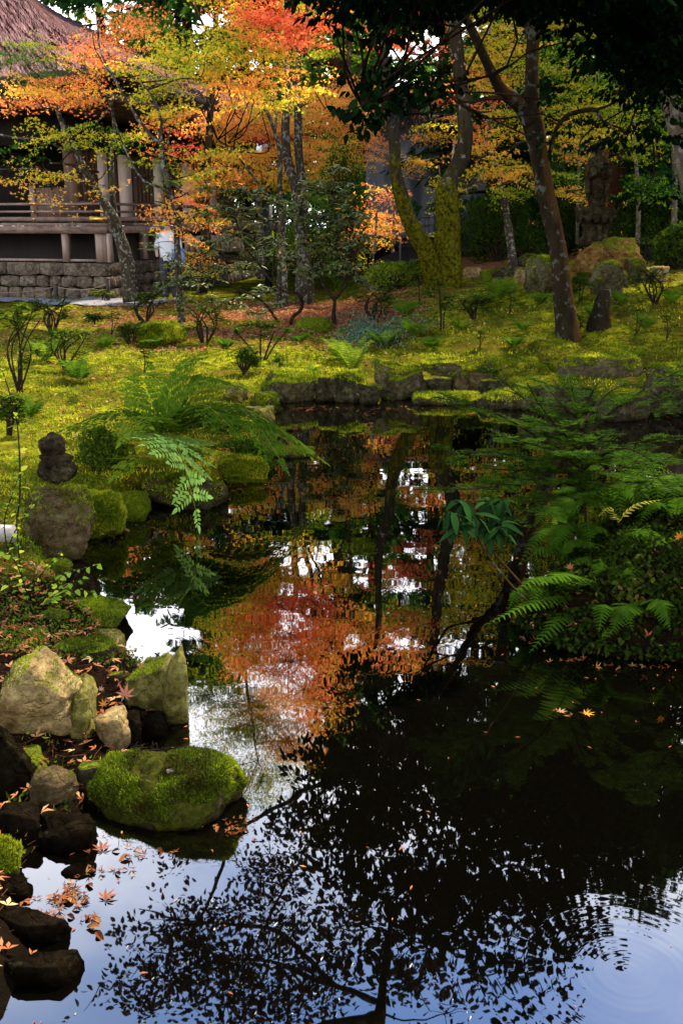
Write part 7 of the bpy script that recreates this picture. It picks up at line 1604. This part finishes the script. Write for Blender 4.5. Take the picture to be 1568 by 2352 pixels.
# ================================================================== GROUND COVER, MOSS SHOOTS, FALLEN LEAVES
def on_ground(r, n, x0, x1, y0, y1, dmin=.05):
    X = r.uniform(x0, x1, n); Y = y0 + (y1 - y0) * r.random(n); d = sdist(X, Y); k = d > dmin; X, Y = X[k], Y[k]
    return np.stack([X, Y, terrain(X, Y)], -1)
r = np.random.default_rng(91)
P = on_ground(r, 44000, .6, 5, 3.7, 8.4, -.02); P = P[P[:, 0] > .5]; n = len(P); P[:, 2] = np.maximum(P[:, 2], .0) + r.random(n) * .09 + .02
P = P[fbm(P * 4.5, 24, 3) > -.3]; n = len(P)
mb = MB(); cloud(mb, P, rdir(r, n, 0), np.array([0, -.25, 1]) + r.normal(size=(n, 3)) * .5, r.uniform(.012, .040, n), OVATE, .42 + .35 * fbm(P * 3.5, 5, 3) + r.normal(size=n) * .18)
o = mb.build('ivy_ground_cover', M['ivy'], tint=True); tag(o, 'small-leaved dark ground cover on the right bank', 'ground cover', kind='stuff')
P = np.concatenate([on_ground(r, 26000, -4.5, -.9, 4.0, 6.6, -.02)]); n = len(P); P[:, 2] += r.random(n) * .05
mb = MB(); cloud(mb, P, rdir(r, n, .2), np.array([0, -.25, 1]) + r.normal(size=(n, 3)) * .5, r.uniform(.008, .022, n), OVATE, .35 + .25 * fbm(P * 3.5, 6, 3) + r.normal(size=n) * .12)
o = mb.build('leafy_ground_cover', M['shrub'], tint=True); tag(o, 'fine green ground cover on the near left bank', 'ground cover', kind='stuff')
Pb = on_ground(r, 60000, .6, 4.2, 3.8, 7.6, -.02); Pb = Pb[sdist(Pb[:, 0], Pb[:, 1]) < .55]; n = len(Pb); Pb[:, 2] = np.maximum(Pb[:, 2], 0) + r.random(n) * .07 + .01
Pb = Pb[fbm(Pb * 4.5, 23, 3) > -.25]; n = len(Pb)
mb = MB(); cloud(mb, Pb, rdir(r, n, -.3), np.array([0, -.7, .7]) + r.normal(size=(n, 3)) * .5, r.uniform(.02, .045, n), OVATE, .42 + .4 * fbm(Pb * 3.5, 15, 3) + r.normal(size=n) * .18)
o = mb.build('hanging_ground_cover', M['ivy'], tint=True); tag(o, 'leafy creepers hanging down the face of the right bank to the water', 'ground cover', kind='stuff')
# bluish plants at the inlet
P = []
for (px, py, w, h, n) in [(830, 775, 60, 40, 700), (880, 790, 90, 40, 600), (800, 800, 50, 30, 300), (920, 760, 70, 40, 300)]:
    for k in range(n // 10):
        g_ = ground(px + r.normal() * w * .4, py + r.normal() * h * .3)
        for q in range(10): P.append(g_ + [r.normal() * .06, r.normal() * .06, abs(r.normal()) * .10 + .03])
P = np.array(P); n = len(P); mb = MB(); cloud(mb, P, rdir(r, n, .35), np.array([0, 0, 1]) + r.normal(size=(n, 3)) * .5, r.uniform(.04, .08, n), LANCE, .5 + r.normal(size=n) * .3)
o = mb.build('bluish_ground_plants', M['blue_plant'], tint=True); tag(o, 'patch of bluish-green low plants above the pond inlet', 'ground cover', kind='stuff')
# moss shoots over the lawn
P = np.concatenate([on_ground(r, 210000, -5.5, 6.2, 6.6, 16.5, .02), on_ground(r, 40000, -4.2, -.5, 2.4, 7.0, .02)])
P = P[P[:, 1] < 6.6 + 10 * r.random(len(P)) ** .8]; lit = litter_map(P[:, 0], P[:, 1]); P = P[((lit < .35 + .2 * r.random(len(P))) | ((P[:, 1] < 6) & (fbm(P * 4, 44, 3) > .1))) & (fbm(P * 2.6, 8, 4) > -.42)]
n = len(P); D = np.array([0, 0, .9]) + r.normal(size=(n, 3)) * .5; D = unit(D); S_ = unit(np.cross(D, r.normal(size=(n, 3)))); h = (r.uniform(.018, .040, n) * (.7 + .05 * P[:, 1]))[:, None]; b = h * .22; P2 = P - [0, 0, .006]
tn = np.repeat(np.clip(.46 + .42 * fbm(P * np.array([2.4, 3.6, 1]), 9, 4, .65) + .2 * fbm(P * .5, 19, 2) + r.normal(size=n) * .14, 0, 1), 3)
o = add('moss_shoots', np.stack([P2 - S_ * b, P2 + S_ * b, P2 + D * h], 1).reshape(-1, 3), np.arange(3 * n).reshape(-1, 3), M['moss_tuft'], smooth=False, tint=tn)
tag(o, 'bright yellow-green moss shoots over the lawns on both sides of the pond', 'moss', kind='stuff')
# fallen leaves
P = np.concatenate([on_ground(r, 14000, -5.5, 6.5, 7, 21, .05), on_ground(r, 34000, -5.2, 2.0, 13.6, 22, .05), on_ground(r, 1500, -4, 4.5, 3.6, 7.5, .0), on_ground(r, 1700, -3, -.5, 2.2, 5.4, .0)])
lit = litter_map(P[:, 0], P[:, 1]); cl = .5 + .5 * vnoise(P * [1.2, 1.2, 0] , 31); P = P[r.random(len(P)) < .20 + .55 * cl ** 3 + lit * .95]; n = len(P); P[:, 2] += .018 + r.random(n) * .012
mb = MB(); cloud(mb, P, rdir(r, n, 0, .25), np.array([0, 0, 1]) + r.normal(size=(n, 3)) * .35, r.uniform(.035, .065, n), LEAF3, .5 + r.normal(size=n) * .28)
o = mb.build('fallen_leaves', M['litter'], smooth=False, tint=True); tag(o, 'fallen orange and brown maple leaves strewn over moss and path edge', 'fallen leaves', kind='stuff')
# twigs and needles litter near left
P = on_ground(r, 7000, -3.2, -.5, 2.4, 5.6, .0); n = len(P); P[:, 2] += .02
mb = MB(); cloud(mb, P, rdir(r, n, .1, .2), rdir(r, n), r.uniform(.02, .07, n), (np.array([(-.012, 0, 0), (.012, 0, 0), (.008, 1, 0), (-.008, 1, 0)], float), np.array([[0, 1, 2, 3]])), .0)
o = mb.build('needle_litter', M['litter'], smooth=False, tint=True); tag(o, 'reddish dead needles scattered on the near left bank', 'needle litter', kind='stuff')
# floating leaves, each its own thing
def _star(curl):
    V, Q = LEAF7; V = V.copy(); V[:, 2] = curl * (V[:, 0] ** 2 + V[:, 1] ** 2) ** .75 + .03 * np.sin(V[:, 0] * 9); return V, Q
def _torn(k, curl):
    V, Q = _star(curl); V = V.copy(); rr_ = np.random.default_rng(k); keep = [i for i in range(7) if rr_.random() > .25]
    for i in range(7): V[i * 4:i * 4 + 4, :2] *= rr_.uniform(.7, 1.15); V[i * 4 + 2, 2] += rr_.normal() * .10
    return V, Q[keep]
fl = [leaf_mesh('floating_leaf', _torn(k, .05 + .12 * k), M['litter1']) for k in range(5)] + [leaf_mesh('floating_leaf', _ovate(.22, 4, .3, .2), M['litter1'])]
def floating(label, group, lst, smin=.035, smax=.07, seed=0, z=.006, where=None):
    r = np.random.default_rng(seed)
    for wi, (px, py, w, h, n) in enumerate(lst):
        for k in range(n):
            p = on(px + r.normal() * w * .33, py + r.normal() * h * .33, 0)
            if sdist(p[:1], p[1:2])[0] > .03: continue
            a = r.random() * 6.28
            o = place('floating_leaf', fl[r.integers(0, 6)], leaf_matrix(p + [0, 0, z], [math.cos(a), math.sin(a), 0], np.array([r.normal() * .16, r.normal() * .16, 1.0]), r.uniform(smin * .7, smax)))
            tag(o, label + (' ' + where[wi] if where else ''), 'leaf', group)
floating('small brown maple leaf afloat', 'leaves floating below the mossy boulder', [(165, 2065, 90, 60, 40), (120, 2110, 60, 60, 22), (230, 2010, 130, 30, 20), (215, 2120, 40, 40, 8), (330, 1960, 180, 24, 16), (460, 1895, 110, 20, 10)], .025, .055, 1, where=['in the densest drift on the bright water', 'beside the low black wet rock', 'in the shade under the mossy boulder', 'among the few set apart to the right of the drift', 'along the foot of the mossy boulder', 'at the right tip of the mossy boulder'])
floating('pale curled leaf in the little raft where the reflected branches cross', 'raft of curled leaves', [(540, 1905, 60, 34, 34)], .018, .032, 2)
floating('brown leaf drifting', 'leaves under the left bank', [(320, 1215, 120, 20, 24), (560, 1125, 150, 14, 26), (250, 1240, 60, 12, 6), (530, 1205, 40, 10, 4), (500, 1150, 90, 14, 8)], .03, .06, 3, where=['under the pale fern frond near the left bank', 'below the dark azalea over the water', 'by the moss-clad boulder at the waterline', 'a little off the left bank, right of the frond', 'at the dark bank boulder under the fern'])
floating('pinkish leaf floating', 'leaves along the far bank', [(720, 940, 110, 10, 34), (900, 940, 160, 8, 34), (860, 955, 50, 6, 5), (800, 1003, 60, 8, 8), (700, 985, 80, 10, 6), (1080, 955, 80, 8, 10), (1180, 958, 150, 6, 10), (1510, 965, 120, 14, 16)], .04, .075, 4, where=['before the flat-topped pond rock', 'before the squared mossy rock', 'in the small cluster off the inlet', 'in the stray group farther out from the inlet', 'off the pale lichen stone on the left bank', 'before the brown sloping stone', 'behind the fir tips', 'at the shaded right end of the far bank'])
floating('brown leaf floating', 'leaves at the right bank', [(1230, 1470, 60, 40, 10), (1300, 1520, 90, 14, 8), (1420, 1533, 160, 8, 14), (1310, 1640, 60, 20, 6)], .03, .065, 5, where=['at the tip of the right bank', 'under the arching fern of the right bank', 'along the dark foot of the right bank', 'near the yellow leaf off the right bank'])
def big_leaf(px, py, Y, s, col, label, d=(0.2, .3, .9), nrm=(0, -.9, .35), z=None):
    c = at(px, py, Y) if z is None else on(px, py, z); o = place('maple_leaf', leaf_mesh('maple_leaf', _star(.12), flat_mat('leaf_colour', col, .6, var=.35, scale=30, spec=0, alb=.30)), leaf_matrix(c, d, nrm, s)); tag(o, label, 'leaf')
yl = ROCKS['Fk'][1][:, 1].min()
big_leaf(287, 1598, yl - .02, .085, (.62, .22, .12), 'large salmon-orange maple leaf propped between the rocks')
big_leaf(238, 1620, yl - .03, .045, (.75, .30, .05), 'small bright orange maple leaf lying below the larger one', (-.2, .2, .9))
big_leaf(232, 1585, yl, .03, (.65, .35, .2), 'small tan maple leaf on the yellowish slab')
big_leaf(1308, 1305, 4.7, .05, (.5, .16, .07), 'rusty star-shaped maple leaf lying on the right bank ground cover', (.1, .3, .9))
big_leaf(1560, 1235, 4.7, .06, (.75, .25, .03), 'bright orange maple leaf at the right edge of the bank', (-.5, .1, .8))
big_leaf(1278, 1200, 5.0, .055, (.22, .35, .03), 'green star-shaped maple leaf behind the bare-stemmed sprig', (-.9, .2, -.1), (0, -.5, .8))
big_leaf(1345, 1640, 0, .07, (.65, .35, .05), 'yellow maple leaf floating in the dark water off the right bank', (1, .2, 0), (0, 0, 1), .008)
big_leaf(1285, 1635, 0, .06, (.55, .25, .12), 'faded pinkish leaf floating beside the yellow one', (.8, .6, 0), (0, 0, 1), .008)
for i, (px, py, lab) in enumerate([(140, 2060, 'largest brown maple leaf on the bright water at the lower left'), (240, 2062, 'dark red maple leaf on the bright water right of the largest brown one'), (235, 1950, 'brown maple leaf at the shaded edge of the bright water'), (460, 1890, 'red maple leaf floating at the right tip of the mossy boulder'), (95, 2098, 'long brown leaf next to the low black wet rock')]):
    big_leaf(px, py, 0, .075, (.32, .10, .04) if i != 3 else (.45, .08, .03), lab, (math.cos(i), math.sin(i), 0), (0, 0, 1), .008)

# specks, needles and seed husks on the water, thickest near the banks
r = np.random.default_rng(97); X = r.uniform(-3.5, 6, 30000); Y = 1.8 + 10 * r.random(30000); d = sdist(X, Y); k = (d < -.03) & (r.random(30000) < .02 + .35 * np.exp(d / .22)); X, Y = X[k], Y[k]; n = len(X)
mb = MB(); cloud(mb, np.stack([X, Y, np.full(n, .004)], -1), rdir(r, n, 0, .02), np.array([0, 0, 1.0]) + r.normal(size=(n, 3)) * .05, r.uniform(.005, .028, n), LANCE, r.random(n) * .7)
o = mb.build('floating_specks', M['litter'], smooth=False, tint=True); tag(o, 'specks, needles and husks floating along the pond edges', 'floating debris', kind='stuff')
